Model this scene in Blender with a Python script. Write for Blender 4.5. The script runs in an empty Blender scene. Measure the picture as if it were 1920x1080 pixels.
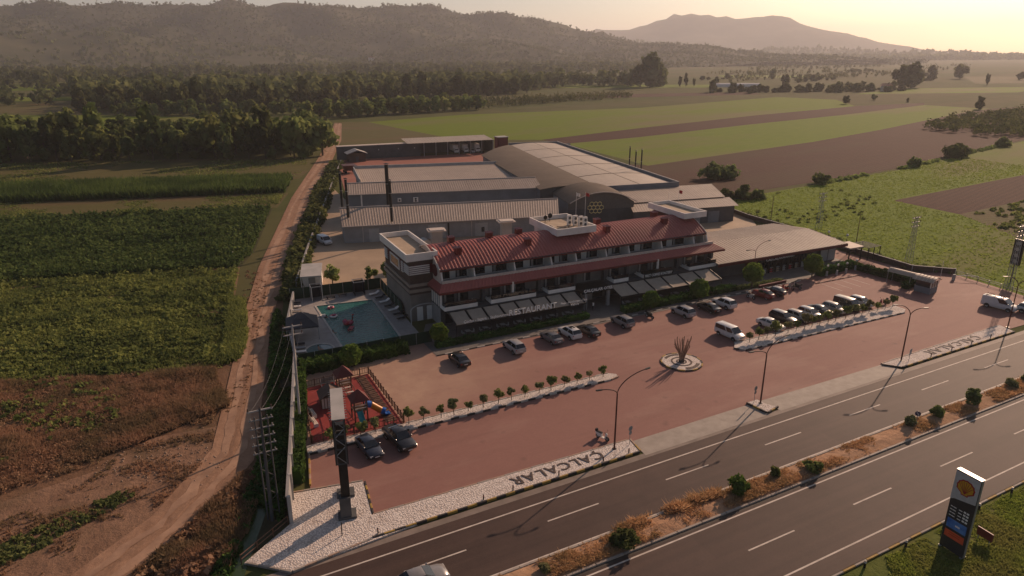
import bpy, math, random
import numpy as np
from mathutils import Vector, Matrix, noise

sc = bpy.context.scene
R = math.radians
PI = math.pi

# ------------------------------------------------------------------ camera
cam_d = bpy.data.cameras.new('camera')
cam_d.sensor_width = 36.0
cam_d.lens = 24.19
cam_d.clip_start = 0.5
cam_d.clip_end = 30000
cam = bpy.data.objects.new('camera', cam_d)
cam.location = (0, 0, 42)
cam.rotation_euler = (R(90 - 19.03), 0, R(-27.88))
sc.collection.objects.link(cam)
sc.camera = cam

# ------------------------------------------------------------------ sky and sun
SUN_EL = 23.5
SUN_AZ = 67.0          # clockwise from +Y
world = bpy.data.worlds.new('World')
sc.world = world
world.use_nodes = True
wn = world.node_tree.nodes
wl = world.node_tree.links
bg = wn['Background']
sky = wn.new('ShaderNodeTexSky')
sky.sky_type = 'NISHITA'
sky.sun_disc = False
sky.sun_elevation = R(SUN_EL)
sky.sun_rotation = R(SUN_AZ)
sky.altitude = 50
sky.air_density = 0.8
sky.dust_density = 1.6
sky.ozone_density = 0.3
wl.new(sky.outputs[0], bg.inputs[0])
bg.inputs[1].default_value = 0.075

sun_d = bpy.data.lights.new('sun', 'SUN')
sun_d.energy = 5.0
sun_d.angle = R(0.6)
sun_d.color = (1.0, 0.675, 0.475)
sun = bpy.data.objects.new('sun', sun_d)
sdir = Vector((math.sin(R(SUN_AZ)) * math.cos(R(SUN_EL)), math.cos(R(SUN_AZ)) * math.cos(R(SUN_EL)), math.sin(R(SUN_EL))))
sun.rotation_euler = sdir.to_track_quat('Z', 'Y').to_euler()
sun.location = (60, 60, 300)
sc.collection.objects.link(sun)

sc.view_settings.view_transform = 'Standard'
sc.view_settings.look = 'None'
sc.view_settings.gamma = 1.0
sc.view_settings.exposure = -0.08
sc.view_settings.use_curve_mapping = False
sc.render.engine = 'CYCLES'
sc.cycles.use_denoising = True
sc.cycles.max_bounces = 6
sc.cycles.diffuse_bounces = 3
sc.cycles.glossy_bounces = 2
sc.cycles.transmission_bounces = 3
sc.cycles.volume_bounces = 1
sc.cycles.transparent_max_bounces = 6

HAZE = 1.1e-4
C = sc.collection
rnd = random.Random(7)
ORD = ['first', 'second', 'third', 'fourth', 'fifth', 'sixth', 'seventh', 'eighth', 'ninth', 'tenth', 'eleventh', 'twelfth',
       'thirteenth', 'fourteenth', 'fifteenth', 'sixteenth', 'seventeenth', 'eighteenth', 'nineteenth', 'twentieth']

# ------------------------------------------------------------------ materials
def nodes_of(name):
    m = bpy.data.materials.new(name)
    m.use_nodes = True
    return m, m.node_tree.nodes, m.node_tree.links, m.node_tree.nodes['Principled BSDF']

def rgba(c):
    return (c[0], c[1], c[2], 1)

def pos_coord(n, l, scale=(1, 1, 1), rz=0.0, loc=(0, 0, 0)):
    g = n.new('ShaderNodeNewGeometry')
    mp = n.new('ShaderNodeMapping')
    mp.vector_type = 'POINT'
    r0 = n.new('ShaderNodeVectorRotate')
    r0.rotation_type = 'Z_AXIS'
    r0.inputs['Angle'].default_value = rz
    l.new(g.outputs['Position'], r0.inputs['Vector'])
    l.new(r0.outputs[0], mp.inputs['Vector'])
    mp.inputs['Scale'].default_value = scale
    mp.inputs['Location'].default_value = loc
    return mp.outputs[0]

def noise_tex(n, l, vec, scale, detail=4, rough=.6):
    t = n.new('ShaderNodeTexNoise')
    t.inputs['Scale'].default_value = scale
    t.inputs['Detail'].default_value = detail
    t.inputs['Roughness'].default_value = rough
    l.new(vec, t.inputs['Vector'])
    return t.outputs['Fac']

def ramp(n, l, fac, a, b, pa=.35, pb=.65):
    r = n.new('ShaderNodeValToRGB')
    r.color_ramp.elements[0].position = pa
    r.color_ramp.elements[1].position = pb
    r.color_ramp.elements[0].color = rgba(a)
    r.color_ramp.elements[1].color = rgba(b)
    l.new(fac, r.inputs[0])
    return r.outputs[0]

def mixc(n, l, fac, a, b, mode='MIX'):
    m = n.new('ShaderNodeMix')
    m.data_type = 'RGBA'
    m.blend_type = mode
    for s, v in ((m.inputs[0], fac), (m.inputs[6], a), (m.inputs[7], b)):
        if hasattr(v, 'is_output'):
            l.new(v, s)
        elif isinstance(v, (int, float)):
            s.default_value = v
        else:
            s.default_value = rgba(v)
    return m.outputs[2]

MATS = {}
def mat(name, c1, c2=None, scale=2.0, rough=.75, bump=0., bscale=20., metal=0., spec=.3, detail=5, emit=None):
    if name in MATS:
        return MATS[name]
    m, n, l, b = nodes_of(name)
    b.inputs['Roughness'].default_value = rough
    b.inputs['Metallic'].default_value = metal
    b.inputs['Specular IOR Level'].default_value = spec
    if c2 is None:
        c2 = tuple(x * .82 for x in c1)
    v = pos_coord(n, l)
    f = noise_tex(n, l, v, scale, detail)
    l.new(ramp(n, l, f, c1, c2), b.inputs['Base Color'])
    if bump:
        bp = n.new('ShaderNodeBump')
        bp.inputs['Strength'].default_value = bump
        bp.inputs['Distance'].default_value = .05
        l.new(noise_tex(n, l, v, bscale, 3), bp.inputs['Height'])
        l.new(bp.outputs[0], b.inputs['Normal'])
    if emit:
        b.inputs['Emission Color'].default_value = rgba(emit[0])
        b.inputs['Emission Strength'].default_value = emit[1]
    MATS[name] = m
    return m

def roof_mat(name, c1, c2, dirt, ang, rough=.6, spec=.3):
    """sheet metal with dirt run-off streaks down the slope and odd replaced sheets"""
    m, n, l, b = nodes_of(name)
    v = pos_coord(n, l)
    col = ramp(n, l, noise_tex(n, l, v, .16, 5), c1, c2)
    vs = pos_coord(n, l, scale=(1, .06, .06), rz=-R(ang))
    f = noise_tex(n, l, vs, 1.1, 6, .7)
    mr = n.new('ShaderNodeMapRange')
    mr.inputs[1].default_value = .50
    mr.inputs[2].default_value = .78
    mr.inputs[4].default_value = .75
    l.new(f, mr.inputs[0])
    col = mixc(n, l, mr.outputs[0], col, dirt)
    f2 = noise_tex(n, l, v, .9, 7, .75)
    col = mixc(n, l, .3, col, ramp(n, l, f2, tuple(x * .7 for x in c2), tuple(x * 1.2 for x in c1), .3, .7))
    l.new(col, b.inputs['Base Color'])
    b.inputs['Roughness'].default_value = rough
    b.inputs['Specular IOR Level'].default_value = spec
    MATS[name] = m
    return m

def glass_mat(name, col, rough=.08):
    m, n, l, b = nodes_of(name)
    b.inputs['Base Color'].default_value = rgba(col)
    b.inputs['Roughness'].default_value = rough
    b.inputs['Specular IOR Level'].default_value = .8
    MATS[name] = m
    return m

def paint_mat(name, col, rough=.3):
    m, n, l, b = nodes_of(name)
    v = pos_coord(n, l)
    l.new(ramp(n, l, noise_tex(n, l, v, 3, 4), col, tuple(x * .85 + .01 for x in col)), b.inputs['Base Color'])
    b.inputs['Roughness'].default_value = rough
    b.inputs['Coat Weight'].default_value = .5
    b.inputs['Coat Roughness'].default_value = .12
    MATS[name] = m
    return m

def leaf_mat(name, a, b_, c=None, trans=.35, pscale=.05, vary=True):
    m, n, l, b = nodes_of(name)
    g = n.new('ShaderNodeNewGeometry')
    oi = n.new('ShaderNodeObjectInfo')
    c1 = mixc(n, l, g.outputs['Random Per Island'], a, b_)
    v = pos_coord(n, l)
    f = noise_tex(n, l, v, pscale, 3)
    dark = tuple(x * .55 for x in a) if c is None else c
    rm = n.new('ShaderNodeMapRange')
    rm.inputs[1].default_value = .4
    rm.inputs[2].default_value = .62
    l.new(f, rm.inputs[0])
    c2 = mixc(n, l, rm.outputs[0], c1, dark)
    hs = n.new('ShaderNodeHueSaturation')
    mr = n.new('ShaderNodeMapRange')
    mr.inputs[3].default_value = .68 if vary else 1
    mr.inputs[4].default_value = 1.35 if vary else 1
    l.new(oi.outputs['Random'], mr.inputs[0])
    mh = n.new('ShaderNodeMapRange')
    mh.inputs[3].default_value = .475 if vary else .5
    mh.inputs[4].default_value = .515 if vary else .5
    m7 = n.new('ShaderNodeMath')
    m7.operation = 'FRACT'
    m8 = n.new('ShaderNodeMath')
    m8.operation = 'MULTIPLY'
    m8.inputs[1].default_value = 7.3
    l.new(oi.outputs['Random'], m8.inputs[0])
    l.new(m8.outputs[0], m7.inputs[0])
    l.new(m7.outputs[0], mh.inputs[0])
    l.new(mh.outputs[0], hs.inputs['Hue'])
    l.new(mr.outputs[0], hs.inputs['Value'])
    l.new(c2, hs.inputs['Color'])
    n.remove(b)
    d = n.new('ShaderNodeBsdfDiffuse')
    t = n.new('ShaderNodeBsdfTranslucent')
    l.new(hs.outputs[0], d.inputs[0])
    l.new(hs.outputs[0], t.inputs[0])
    mx = n.new('ShaderNodeMixShader')
    mx.inputs[0].default_value = trans
    l.new(d.outputs[0], mx.inputs[1])
    l.new(t.outputs[0], mx.inputs[2])
    l.new(mx.outputs[0], n['Material Output'].inputs[0])
    MATS[name] = m
    return m

def field_mat(name, a, b_, ang, period=1.6, rowamt=.35, patch=None, pscale=.02, bump=.6):
    """Ground of a field: crop rows at an angle, patches, fine clods."""
    m, n, l, b = nodes_of(name)
    v = pos_coord(n, l, rz=-R(ang))
    w = n.new('ShaderNodeTexWave')
    w.wave_type = 'BANDS'
    w.bands_direction = 'Y'
    w.inputs['Scale'].default_value = .314 / period
    w.inputs['Distortion'].default_value = 2.5
    w.inputs['Detail'].default_value = 2
    w.inputs['Detail Scale'].default_value = .4
    l.new(v, w.inputs['Vector'])
    vs = pos_coord(n, l, scale=(.25, 1, 1), rz=-R(ang))
    f1 = noise_tex(n, l, vs, .35, 8, .7)
    col = ramp(n, l, f1, a, b_, .3, .7)
    col = mixc(n, l, rowamt, col, mixc(n, l, w.outputs['Fac'], tuple(x * .6 for x in a), b_))
    if patch is not None:
        vp = pos_coord(n, l, scale=(.3, 1, 1), rz=-R(ang))
        fp = noise_tex(n, l, vp, pscale, 5, .6)
        rp = n.new('ShaderNodeMapRange')
        rp.inputs[1].default_value = .5
        rp.inputs[2].default_value = .66
        l.new(fp, rp.inputs[0])
        col = mixc(n, l, rp.outputs[0], col, patch)
    l.new(col, b.inputs['Base Color'])
    b.inputs['Roughness'].default_value = .95
    b.inputs['Specular IOR Level'].default_value = .1
    bp = n.new('ShaderNodeBump')
    bp.inputs['Strength'].default_value = bump
    bp.inputs['Distance'].default_value = .3
    l.new(noise_tex(n, l, v, 1.1, 6, .7), bp.inputs['Height'])
    l.new(bp.outputs[0], b.inputs['Normal'])
    MATS[name] = m
    return m

# ------------------------------------------------------------------ mesh helpers
class MB:
    def __init__(s):
        s.v = []
        s.f = []
    def add(s, vs, fs):
        o = len(s.v)
        s.v += [tuple(p) for p in vs]
        s.f += [tuple(i + o for i in f) for f in fs]
        return s
    def box(s, x0, x1, y0, y1, z0, z1):
        vs = [(x, y, z) for z in (z0, z1) for y in (y0, y1) for x in (x0, x1)]
        return s.add(vs, [(0, 2, 3, 1), (4, 5, 7, 6), (0, 1, 5, 4), (2, 6, 7, 3), (0, 4, 6, 2), (1, 3, 7, 5)])
    def bevbox(s, x0, x1, y0, y1, z0, z1, b):
        p = [(x0 + b, y0), (x1 - b, y0), (x1, y0 + b), (x1, y1 - b), (x1 - b, y1), (x0 + b, y1), (x0, y1 - b), (x0, y0 + b)]
        cx, cy = (x0 + x1) / 2, (y0 + y1) / 2
        sx, sy = 1 - 2 * b / max(x1 - x0, 1e-6), 1 - 2 * b / max(y1 - y0, 1e-6)
        q = [(cx + (x - cx) * sx, cy + (y - cy) * sy) for x, y in p]
        return s.loft([[(x, y, z0) for x, y in p], [(x, y, z1 - b) for x, y in p], [(x, y, z1) for x, y in q]], True)
    def prism(s, poly, z0, z1):
        n = len(poly)
        vs = [(p[0], p[1], z0) for p in poly] + [(p[0], p[1], z1) for p in poly]
        fs = [tuple(range(n))[::-1], tuple(range(n, 2 * n))]
        fs += [(i, (i + 1) % n, n + (i + 1) % n, n + i) for i in range(n)]
        return s.add(vs, fs)
    def slab(s, pts3, th):
        """thick polygon through 3d points, thickness downward"""
        n = len(pts3)
        vs = [tuple(p) for p in pts3] + [(p[0], p[1], p[2] - th) for p in pts3]
        fs = [tuple(range(n)), tuple(range(n, 2 * n))[::-1]]
        fs += [(i, n + i, n + (i + 1) % n, (i + 1) % n) for i in range(n)]
        return s.add(vs, fs)
    def quad(s, *p):
        return s.add(p, [tuple(range(len(p)))])
    def loft(s, rings, cap=False, closed=True):
        n = len(rings[0])
        vs = [p for r in rings for p in r]
        fs = []
        for i in range(len(rings) - 1):
            for j in range(n if closed else n - 1):
                k = (j + 1) % n
                fs.append((i * n + j, i * n + k, (i + 1) * n + k, (i + 1) * n + j))
        if cap:
            fs.append(tuple(range(n))[::-1])
            o = (len(rings) - 1) * n
            fs.append(tuple(range(o, o + n)))
        return s.add(vs, fs)
    def tube(s, pts, r, n=6, r1=None):
        pts = [Vector(p) for p in pts]
        rings = []
        m = len(pts)
        for i, p in enumerate(pts):
            d = (pts[min(i + 1, m - 1)] - pts[max(i - 1, 0)])
            d = d.normalized() if d.length > 1e-9 else Vector((0, 0, 1))
            up = Vector((0, 0, 1)) if abs(d.z) < .95 else Vector((1, 0, 0))
            a = d.cross(up).normalized()
            b = d.cross(a).normalized()
            rr = r if r1 is None else r + (r1 - r) * i / max(1, m - 1)
            if isinstance(r, (list, tuple)):
                rr = r[i]
            rings.append([tuple(p + a * rr * math.cos(2 * PI * k / n) + b * rr * math.sin(2 * PI * k / n)) for k in range(n)])
        return s.loft(rings, True)
    def cyl(s, c, r, h, n=16, r1=None):
        r1 = r if r1 is None else r1
        c = Vector(c)
        return s.loft([[(c.x + rr * math.cos(2 * PI * k / n), c.y + rr * math.sin(2 * PI * k / n), c.z + z) for k in range(n)] for rr, z in ((r, 0), (r1, h))], True)
    def xcyl(s, c, r, w, n=14):
        """cylinder with its axis along local y"""
        return s.loft([[(c[0] + r * math.cos(2 * PI * k / n), c[1] + dy, c[2] + r * math.sin(2 * PI * k / n)) for k in range(n)] for dy in (-w / 2, w / 2)], True)
    def ball(s, c, rx, ry, rz, n=10, m=6):
        rings = []
        for i in range(m + 1):
            t = -PI / 2 + PI * i / m
            k = max(math.cos(t), .02)
            rings.append([(c[0] + rx * k * math.cos(2 * PI * j / n), c[1] + ry * k * math.sin(2 * PI * j / n), c[2] + rz * math.sin(t)) for j in range(n)])
        return s.loft(rings, True)
    def xf(s, fn):
        s.v = [tuple(fn(Vector(p))) for p in s.v]
        return s
    def mesh(s, name, m, smooth=None):
        me = bpy.data.meshes.new(name)
        me.from_pydata(s.v, [], s.f)
        if smooth is not None:
            me.shade_smooth()
            me.set_sharp_from_angle(angle=R(smooth))
        if m:
            me.materials.append(m)
        me.update()
        return me
    def build(s, name, m, parent=None, smooth=None, loc=None, rz=0):
        o = bpy.data.objects.new(name, s.mesh(name, m, smooth))
        C.objects.link(o)
        if parent is not None:
            o.parent = parent
        if loc is not None:
            o.location = loc
        if rz:
            o.rotation_euler = (0, 0, rz)
        return o

def inst(name, me, parent=None, loc=(0, 0, 0), rz=0, scale=None):
    o = bpy.data.objects.new(name, me)
    C.objects.link(o)
    if parent is not None:
        o.parent = parent
    o.location = loc
    if rz:
        o.rotation_euler = (0, 0, rz)
    if scale is not None:
        o.scale = scale
    return o

def tag(o, label, cat, group=None, kind=None):
    o['label'] = label
    o['category'] = cat
    if group:
        o['group'] = group
    if kind:
        o['kind'] = kind
    return o

def thing(name, label, cat, loc=(0, 0, 0), rz=0, group=None):
    o = bpy.data.objects.new(name, None)
    o.empty_display_size = .3
    C.objects.link(o)
    o.location = loc
    o.rotation_euler = (0, 0, rz)
    return tag(o, label, cat, group)

def struct(o, label=None):
    o['kind'] = 'structure'
    if label:
        o['label'] = label
    return o

def copy_tree(o, parent=None):
    c = o.copy()
    C.objects.link(c)
    c.parent = parent
    for ch in o.children:
        copy_tree(ch, c)
    return c

def np_mesh(name, V, F, m, smooth=False):
    V = np.asarray(V, dtype=np.float32)
    F = np.asarray(F, dtype=np.int32)
    me = bpy.data.meshes.new(name)
    me.vertices.add(len(V))
    me.vertices.foreach_set('co', V.ravel())
    k = F.shape[1]
    me.loops.add(F.size)
    me.loops.foreach_set('vertex_index', F.ravel())
    me.polygons.add(len(F))
    me.polygons.foreach_set('loop_start', np.arange(0, F.size, k, dtype=np.int32))
    me.update(calc_edges=True)
    me.materials.append(m)
    if smooth:
        me.shade_smooth()
    return me

def poly_mask(P, poly):
    x, y = P[:, 0], P[:, 1]
    ins = np.zeros(len(P), bool)
    n = len(poly)
    for i in range(n):
        x0, y0 = poly[i]
        x1, y1 = poly[(i + 1) % n]
        c = ((y0 > y) != (y1 > y))
        with np.errstate(divide='ignore', invalid='ignore'):
            xx = (x1 - x0) * (y - y0) / (y1 - y0 + 1e-12) + x0
        ins ^= c & (x < xx)
    return ins

def pts_in(poly, n, rng):
    a = np.array(poly)
    lo, hi = a.min(0), a.max(0)
    out = np.zeros((0, 2))
    while len(out) < n:
        p = lo + rng.random((n * 2, 2)) * (hi - lo)
        out = np.vstack([out, p[poly_mask(p, poly)]])
    return out[:n]

def vnoise(P, s, seed=0, ang=None, asp=1.0):
    if ang is not None:
        ca, sa = math.cos(R(ang)), math.sin(R(ang))
        P = np.stack([(P[:, 0] * ca + P[:, 1] * sa) / asp, -P[:, 0] * sa + P[:, 1] * ca], 1)
    return np.array([noise.noise(Vector((x * s + seed * 17.3, y * s - seed * 5.1, seed * 3.7))) for x, y in P])

def leaf_quads(cent, size, rng, nrm=None, flat=0.5):
    """random leaf quads around centres; nrm biases the facing"""
    n = len(cent)
    d = rng.normal(size=(n, 3))
    if nrm is not None:
        d = d * flat + nrm
    d /= np.linalg.norm(d, axis=1)[:, None] + 1e-9
    a = rng.normal(size=(n, 3))
    u = np.cross(d, a)
    u /= np.linalg.norm(u, axis=1)[:, None] + 1e-9
    w = np.cross(d, u)
    s = np.asarray(size).reshape(-1, 1) * np.ones((n, 1))
    asp = .6 + .5 * rng.random((n, 1))
    V = np.stack([cent - u * s - w * s * asp, cent + u * s * .8 - w * s * asp * .7, cent + u * s + w * s * asp, cent - u * s * .7 + w * s * asp * .9], 1).reshape(-1, 3)
    return V, np.arange(4 * n).reshape(n, 4)

def crown_pts(n, rx, ry, rz, cz, rng, nclump=14, spread=.34, low=-.8):
    """leaf centres clumped through an uneven ellipsoid, with outward normals"""
    d = rng.normal(size=(nclump, 3))
    d /= np.linalg.norm(d, axis=1)[:, None]
    d[:, 2] = np.clip(d[:, 2], low, 1)
    rad = .45 + .5 * rng.random((nclump, 1))
    cc = d * rad
    which = rng.integers(0, nclump, n)
    off = rng.normal(size=(n, 3))
    off /= np.linalg.norm(off, axis=1)[:, None]
    cs = (spread * (.7 + .6 * rng.random(nclump)))[which][:, None]
    p = cc[which] + off * cs * (.6 + .5 * rng.random((n, 1)))
    nr = off * .7 + p / (np.linalg.norm(p, axis=1)[:, None] + 1e-6) * .5
    P = p * np.array([rx, ry, rz]) + np.array([0, 0, cz])
    return P, nr

def tufts(name, poly, n, h, w, m, seed, rows=None, k=3, thin=None, z=0.02, lean=.35):
    """upright leafy tufts over a polygon as one mesh of triangles"""
    rng = np.random.default_rng(seed)
    P = pts_in(poly, n, rng)
    if rows:
        ang, sp, jit = rows
        ca, sa = math.cos(R(ang)), math.sin(R(ang))
        u = P[:, 0] * ca + P[:, 1] * sa
        v = -P[:, 0] * sa + P[:, 1] * ca
        v = np.round(v / sp) * sp + rng.normal(size=n) * jit
        P = np.stack([u * ca - v * sa, u * sa + v * ca], 1)
    hh = np.ones(len(P))
    if thin:
        s_, lo = thin[:2]
        nz = vnoise(P, s_, seed, *thin[2:]) + .35 * vnoise(P, s_ * 4.3, seed + 3)
        keep = nz > lo + .25 * (rng.random(len(P)) - .5)
        P, hh = P[keep], np.clip(.7 + nz[keep] * .8, .45, 1.3)
    n = len(P)
    base = np.repeat(P, k, 0)
    H = np.repeat(hh, k) * h * (.6 + .8 * rng.random(n * k))
    a = rng.random(n * k) * 2 * PI
    b0 = base + rng.normal(size=(n * k, 2)) * w * .5
    dx, dy = np.cos(a) * w * .5, np.sin(a) * w * .5
    ln = rng.normal(size=(n * k, 2)) * (H * lean)[:, None]
    z0 = np.full(n * k, z)
    V = np.stack([np.stack([b0[:, 0] - dx, b0[:, 1] - dy, z0], 1), np.stack([b0[:, 0] + dx, b0[:, 1] + dy, z0 + H * .15], 1), np.stack([b0[:, 0] + ln[:, 0], b0[:, 1] + ln[:, 1], z + H], 1)], 1).reshape(-1, 3)
    return inst(name, np_mesh(name, V, np.arange(3 * n * k).reshape(-1, 3), m))

def scrub(name, poly, n, r, h, m, seed, leaves=14, leaf=.18, thin=None, z=0.0, parent=None, rows=None):
    """low bushy growth: many small leaf domes over a polygon as one mesh"""
    rng = np.random.default_rng(seed)
    P = pts_in(poly, n, rng)
    if thin:
        nz = vnoise(P, thin[0], seed)
        P = P[nz > thin[1]]
    n = len(P)
    if rows:
        ca, sa = math.cos(R(rows[0])), math.sin(R(rows[0]))
        u = P[:, 0] * ca + P[:, 1] * sa
        v = -P[:, 0] * sa + P[:, 1] * ca
        v = np.round(v / rows[1]) * rows[1] + rng.normal(size=n) * rows[2]
        P = np.stack([u * ca - v * sa, u * sa + v * ca], 1)
    R_ = r * (.5 + rng.random(n))
    d = rng.normal(size=(n, leaves, 3))
    d /= np.linalg.norm(d, axis=2)[:, :, None]
    d[:, :, 2] = np.abs(d[:, :, 2])
    off = d * R_[:, None, None] * (.6 + .5 * rng.random((n, leaves, 1)))
    off[:, :, 2] *= h / r
    cen = np.concatenate([P, np.full((n, 1), z)], 1)[:, None, :] + off
    V, F = leaf_quads(cen.reshape(-1, 3), leaf * (.6 + .8 * rng.random(n * leaves)), rng, d.reshape(-1, 3), .6)
    return inst(name, np_mesh(name, V, F, m), parent)

def sheet(name, poly, z, m, label=None, kind='structure'):
    o = MB().quad(*[(x, y, z) for x, y in poly]).build(name, m)
    o['kind'] = kind
    if label:
        o['label'] = label
    return o

def text_mesh(txt, size, ext, m):
    cu = bpy.data.curves.new('lettering', 'FONT')
    cu.body = txt
    cu.size = size
    cu.extrude = ext
    cu.resolution_u = 2
    cu.offset = size * .012
    o = bpy.data.objects.new('lettering', cu)
    C.objects.link(o)
    dg = bpy.context.evaluated_depsgraph_get()
    me = bpy.data.meshes.new_from_object(o.evaluated_get(dg))
    bpy.data.objects.remove(o)
    bpy.data.curves.remove(cu)
    me.materials.clear()
    me.materials.append(m)
    return me

def mesh_bounds(me):
    a = np.empty(len(me.vertices) * 3, dtype=np.float32)
    me.vertices.foreach_get('co', a)
    a = a.reshape(-1, 3)
    return a.min(0), a.max(0)

def sign_text(name, txt, width, height, m, parent, loc, rot, ext=.04):
    """lettering scaled to a width and height, centred at loc"""
    me = text_mesh(txt, 1.0, ext, m)
    lo, hi = mesh_bounds(me)
    me.transform(Matrix.Translation((-(lo[0] + hi[0]) / 2, -(lo[1] + hi[1]) / 2, 0)))
    o = inst(name, me, parent, loc)
    o.rotation_euler = rot
    o.scale = (width / (hi[0] - lo[0]), height / (hi[1] - lo[1]), 1)
    return o

def letters(txt, width, height, m, parent, x0, y0, z, flip):
    """separate letters laid flat; flip turns the word half round"""
    ms = []
    for ch in txt:
        me = text_mesh(ch, 1.0, .03, m)
        lo, hi = mesh_bounds(me)
        ms.append((me, lo, hi))
    gap = .12
    tot = sum(h[0] - l[0] for _, l, h in ms) + gap * (len(ms) - 1)
    sx = width / tot
    sy = height / .73
    u = 0
    for me, lo, hi in ms:
        px, py = (u - lo[0]) * sx, 0
        o = inst('letter', me, parent)
        o.scale = (sx, sy, 1)
        if flip:
            o.location = (x0 - px, y0, z)
            o.rotation_euler = (0, 0, PI)
        else:
            o.location = (x0 + px, y0, z)
        u += hi[0] - lo[0] + gap

# ------------------------------------------------------------------ shared materials
m_white = mat('white_plaster', (.80, .75, .69), (.68, .63, .57), .6)
m_warm = mat('warm_grey_render', (.235, .205, .175), (.18, .155, .135), .5)
m_tanband = mat('tan_band', (.33, .27, .215), (.27, .22, .175), .8)
m_cream = mat('cream_trim', (.58, .50, .43), (.48, .41, .35), 1.2)
m_grey = mat('grey_render', (.30, .29, .28), (.24, .23, .22), .5)
m_lgrey = mat('light_grey_render', (.42, .40, .38), (.34, .33, .31), .5)
m_dgrey = mat('dark_grey_cladding', (.10, .10, .10), (.075, .075, .075), .6)
m_black = mat('black_metal', (.018, .017, .016), rough=.5)
m_rub = mat('black_rubber', (.02, .02, .02), rough=.8)
m_brown = mat('brown_cladding', (.10, .065, .05), (.075, .05, .04), .8)
m_maroon = mat('maroon_panel', (.13, .03, .028), (.10, .025, .022), .8)
m_redroof = roof_mat('red_roof_sheet', (.40, .112, .090), (.32, .092, .076), (.24, .085, .07), -2, .55)
m_redvent = mat('red_vent_metal', (.16, .03, .026), rough=.5)
m_beige = roof_mat('beige_roof_sheet', (.44, .35, .27), (.36, .285, .22), (.27, .21, .16), -12)
m_taupe = roof_mat('taupe_roof_sheet', (.36, .285, .23), (.30, .24, .19), (.21, .165, .13), -15)
m_darkroof = roof_mat('dark_membrane_roof', (.155, .125, .10), (.12, .10, .08), (.085, .07, .058), 70, .9, .08)
m_bigroof = roof_mat('pale_roof_panels', (.50, .42, .33), (.43, .355, .275), (.30, .25, .19), -12)
m_bluegrey = mat('blue_grey_cladding', (.19, .20, .215), (.15, .16, .17), .3)
m_steel = mat('galvanised_steel', (.36, .36, .36), rough=.45, metal=.4)
m_rust = mat('dark_red_steel', (.10, .028, .02), (.07, .022, .016), 3, rough=.5)
m_yellow = mat('yellow_paint', (.42, .27, .06), (.30, .19, .05), 2.5)
m_kblack = mat('black_kerb_paint', (.03, .028, .026), (.06, .05, .045), 3)
m_kwhite = mat('white_kerb_paint', (.50, .46, .41), (.36, .33, .29), 3)
m_conc = mat('concrete', (.36, .31, .26), (.28, .24, .20), .8, bump=.2)
m_wood = mat('brown_timber', (.16, .085, .05), (.11, .06, .038), 3)
m_bark = mat('bark', (.10, .075, .055), (.07, .05, .038), 2)
m_glass = glass_mat('window_glass', (.02, .024, .026))
m_carglass = glass_mat('car_glass', (.012, .014, .016), .05)
m_curtain = mat('pale_curtain', (.36, .33, .30), (.27, .25, .23), 2)
m_lampwhite = mat('white_lamp_globe', (.75, .72, .66), rough=.3)
m_gravelk = mat('dark_letter_paint', (.06, .04, .034), (.085, .06, .05), 3)
m_fabric = mat('awning_fabric', (.34, .29, .23), (.29, .245, .195), 1.2, rough=.85)
m_tan = mat('tan_screed', (.44, .34, .235), (.34, .26, .18), .5, bump=.2, bscale=3)
m_navy = mat('dark_canvas', (.025, .027, .035), rough=.8)
m_redp = mat('red_plastic', (.42, .025, .03), rough=.35)
m_pink = mat('pink_plastic', (.55, .10, .16), rough=.35)
m_blue = mat('blue_plastic', (.02, .12, .42), rough=.35)
m_orange = mat('orange_plastic', (.55, .20, .02), rough=.35)
m_teal = mat('teal_plastic', (.03, .27, .30), rough=.35)
m_skin = mat('skin', (.38, .21, .145), rough=.6)
m_chrome = mat('bright_metal', (.6, .6, .6), rough=.2, metal=.9)

L_dark = leaf_mat('leaf_dark', (.105, .142, .048), (.20, .22, .078), (.08, .11, .042), trans=.45)
L_mid = leaf_mat('leaf_mid', (.14, .185, .055), (.26, .285, .092), (.11, .15, .048), trans=.45)
L_far = leaf_mat('leaf_far', (.095, .108, .042), (.165, .17, .068), (.065, .078, .034), trans=.35, pscale=.012)
L_olive = leaf_mat('leaf_olive', (.17, .18, .075), (.30, .29, .13), (.13, .14, .065), trans=.4)
L_corn = leaf_mat('leaf_corn', (.07, .115, .032), (.135, .185, .05), (.055, .09, .028), trans=.4, pscale=.07, vary=False)
L_crop = leaf_mat('leaf_crop', (.070, .112, .036), (.15, .195, .062), (.055, .088, .03), trans=.42, pscale=.09, vary=False)
L_weed = leaf_mat('leaf_weed', (.16, .195, .055), (.29, .31, .095), (.12, .15, .048), trans=.45, pscale=.12, vary=False)
L_dry = leaf_mat('dry_stems', (.30, .17, .105), (.43, .265, .165), (.21, .15, .085), trans=.4, pscale=.16, vary=False)
L_russet = leaf_mat('russet_stems', (.50, .29, .15), (.66, .42, .23), (.40, .26, .13), trans=.45, pscale=.3, vary=False)
L_grass = leaf_mat('grass_blades', (.17, .24, .035), (.29, .34, .07), (.24, .24, .07), trans=.5, pscale=.15, vary=False)
L_field = leaf_mat('field_grass_blades', (.21, .27, .05), (.29, .34, .08), (.19, .24, .05), trans=.5, pscale=.05, vary=False)
L_hedge = leaf_mat('leaf_hedge', (0.034, 0.085, 0.022), (0.093, 0.163, 0.037), (0.028, 0.062, 0.019), pscale=.3)
L_lime = leaf_mat('leaf_lime', (0.085, 0.163, 0.028), (0.186, 0.279, 0.046), (0.078, 0.139, 0.031), pscale=.3)

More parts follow.
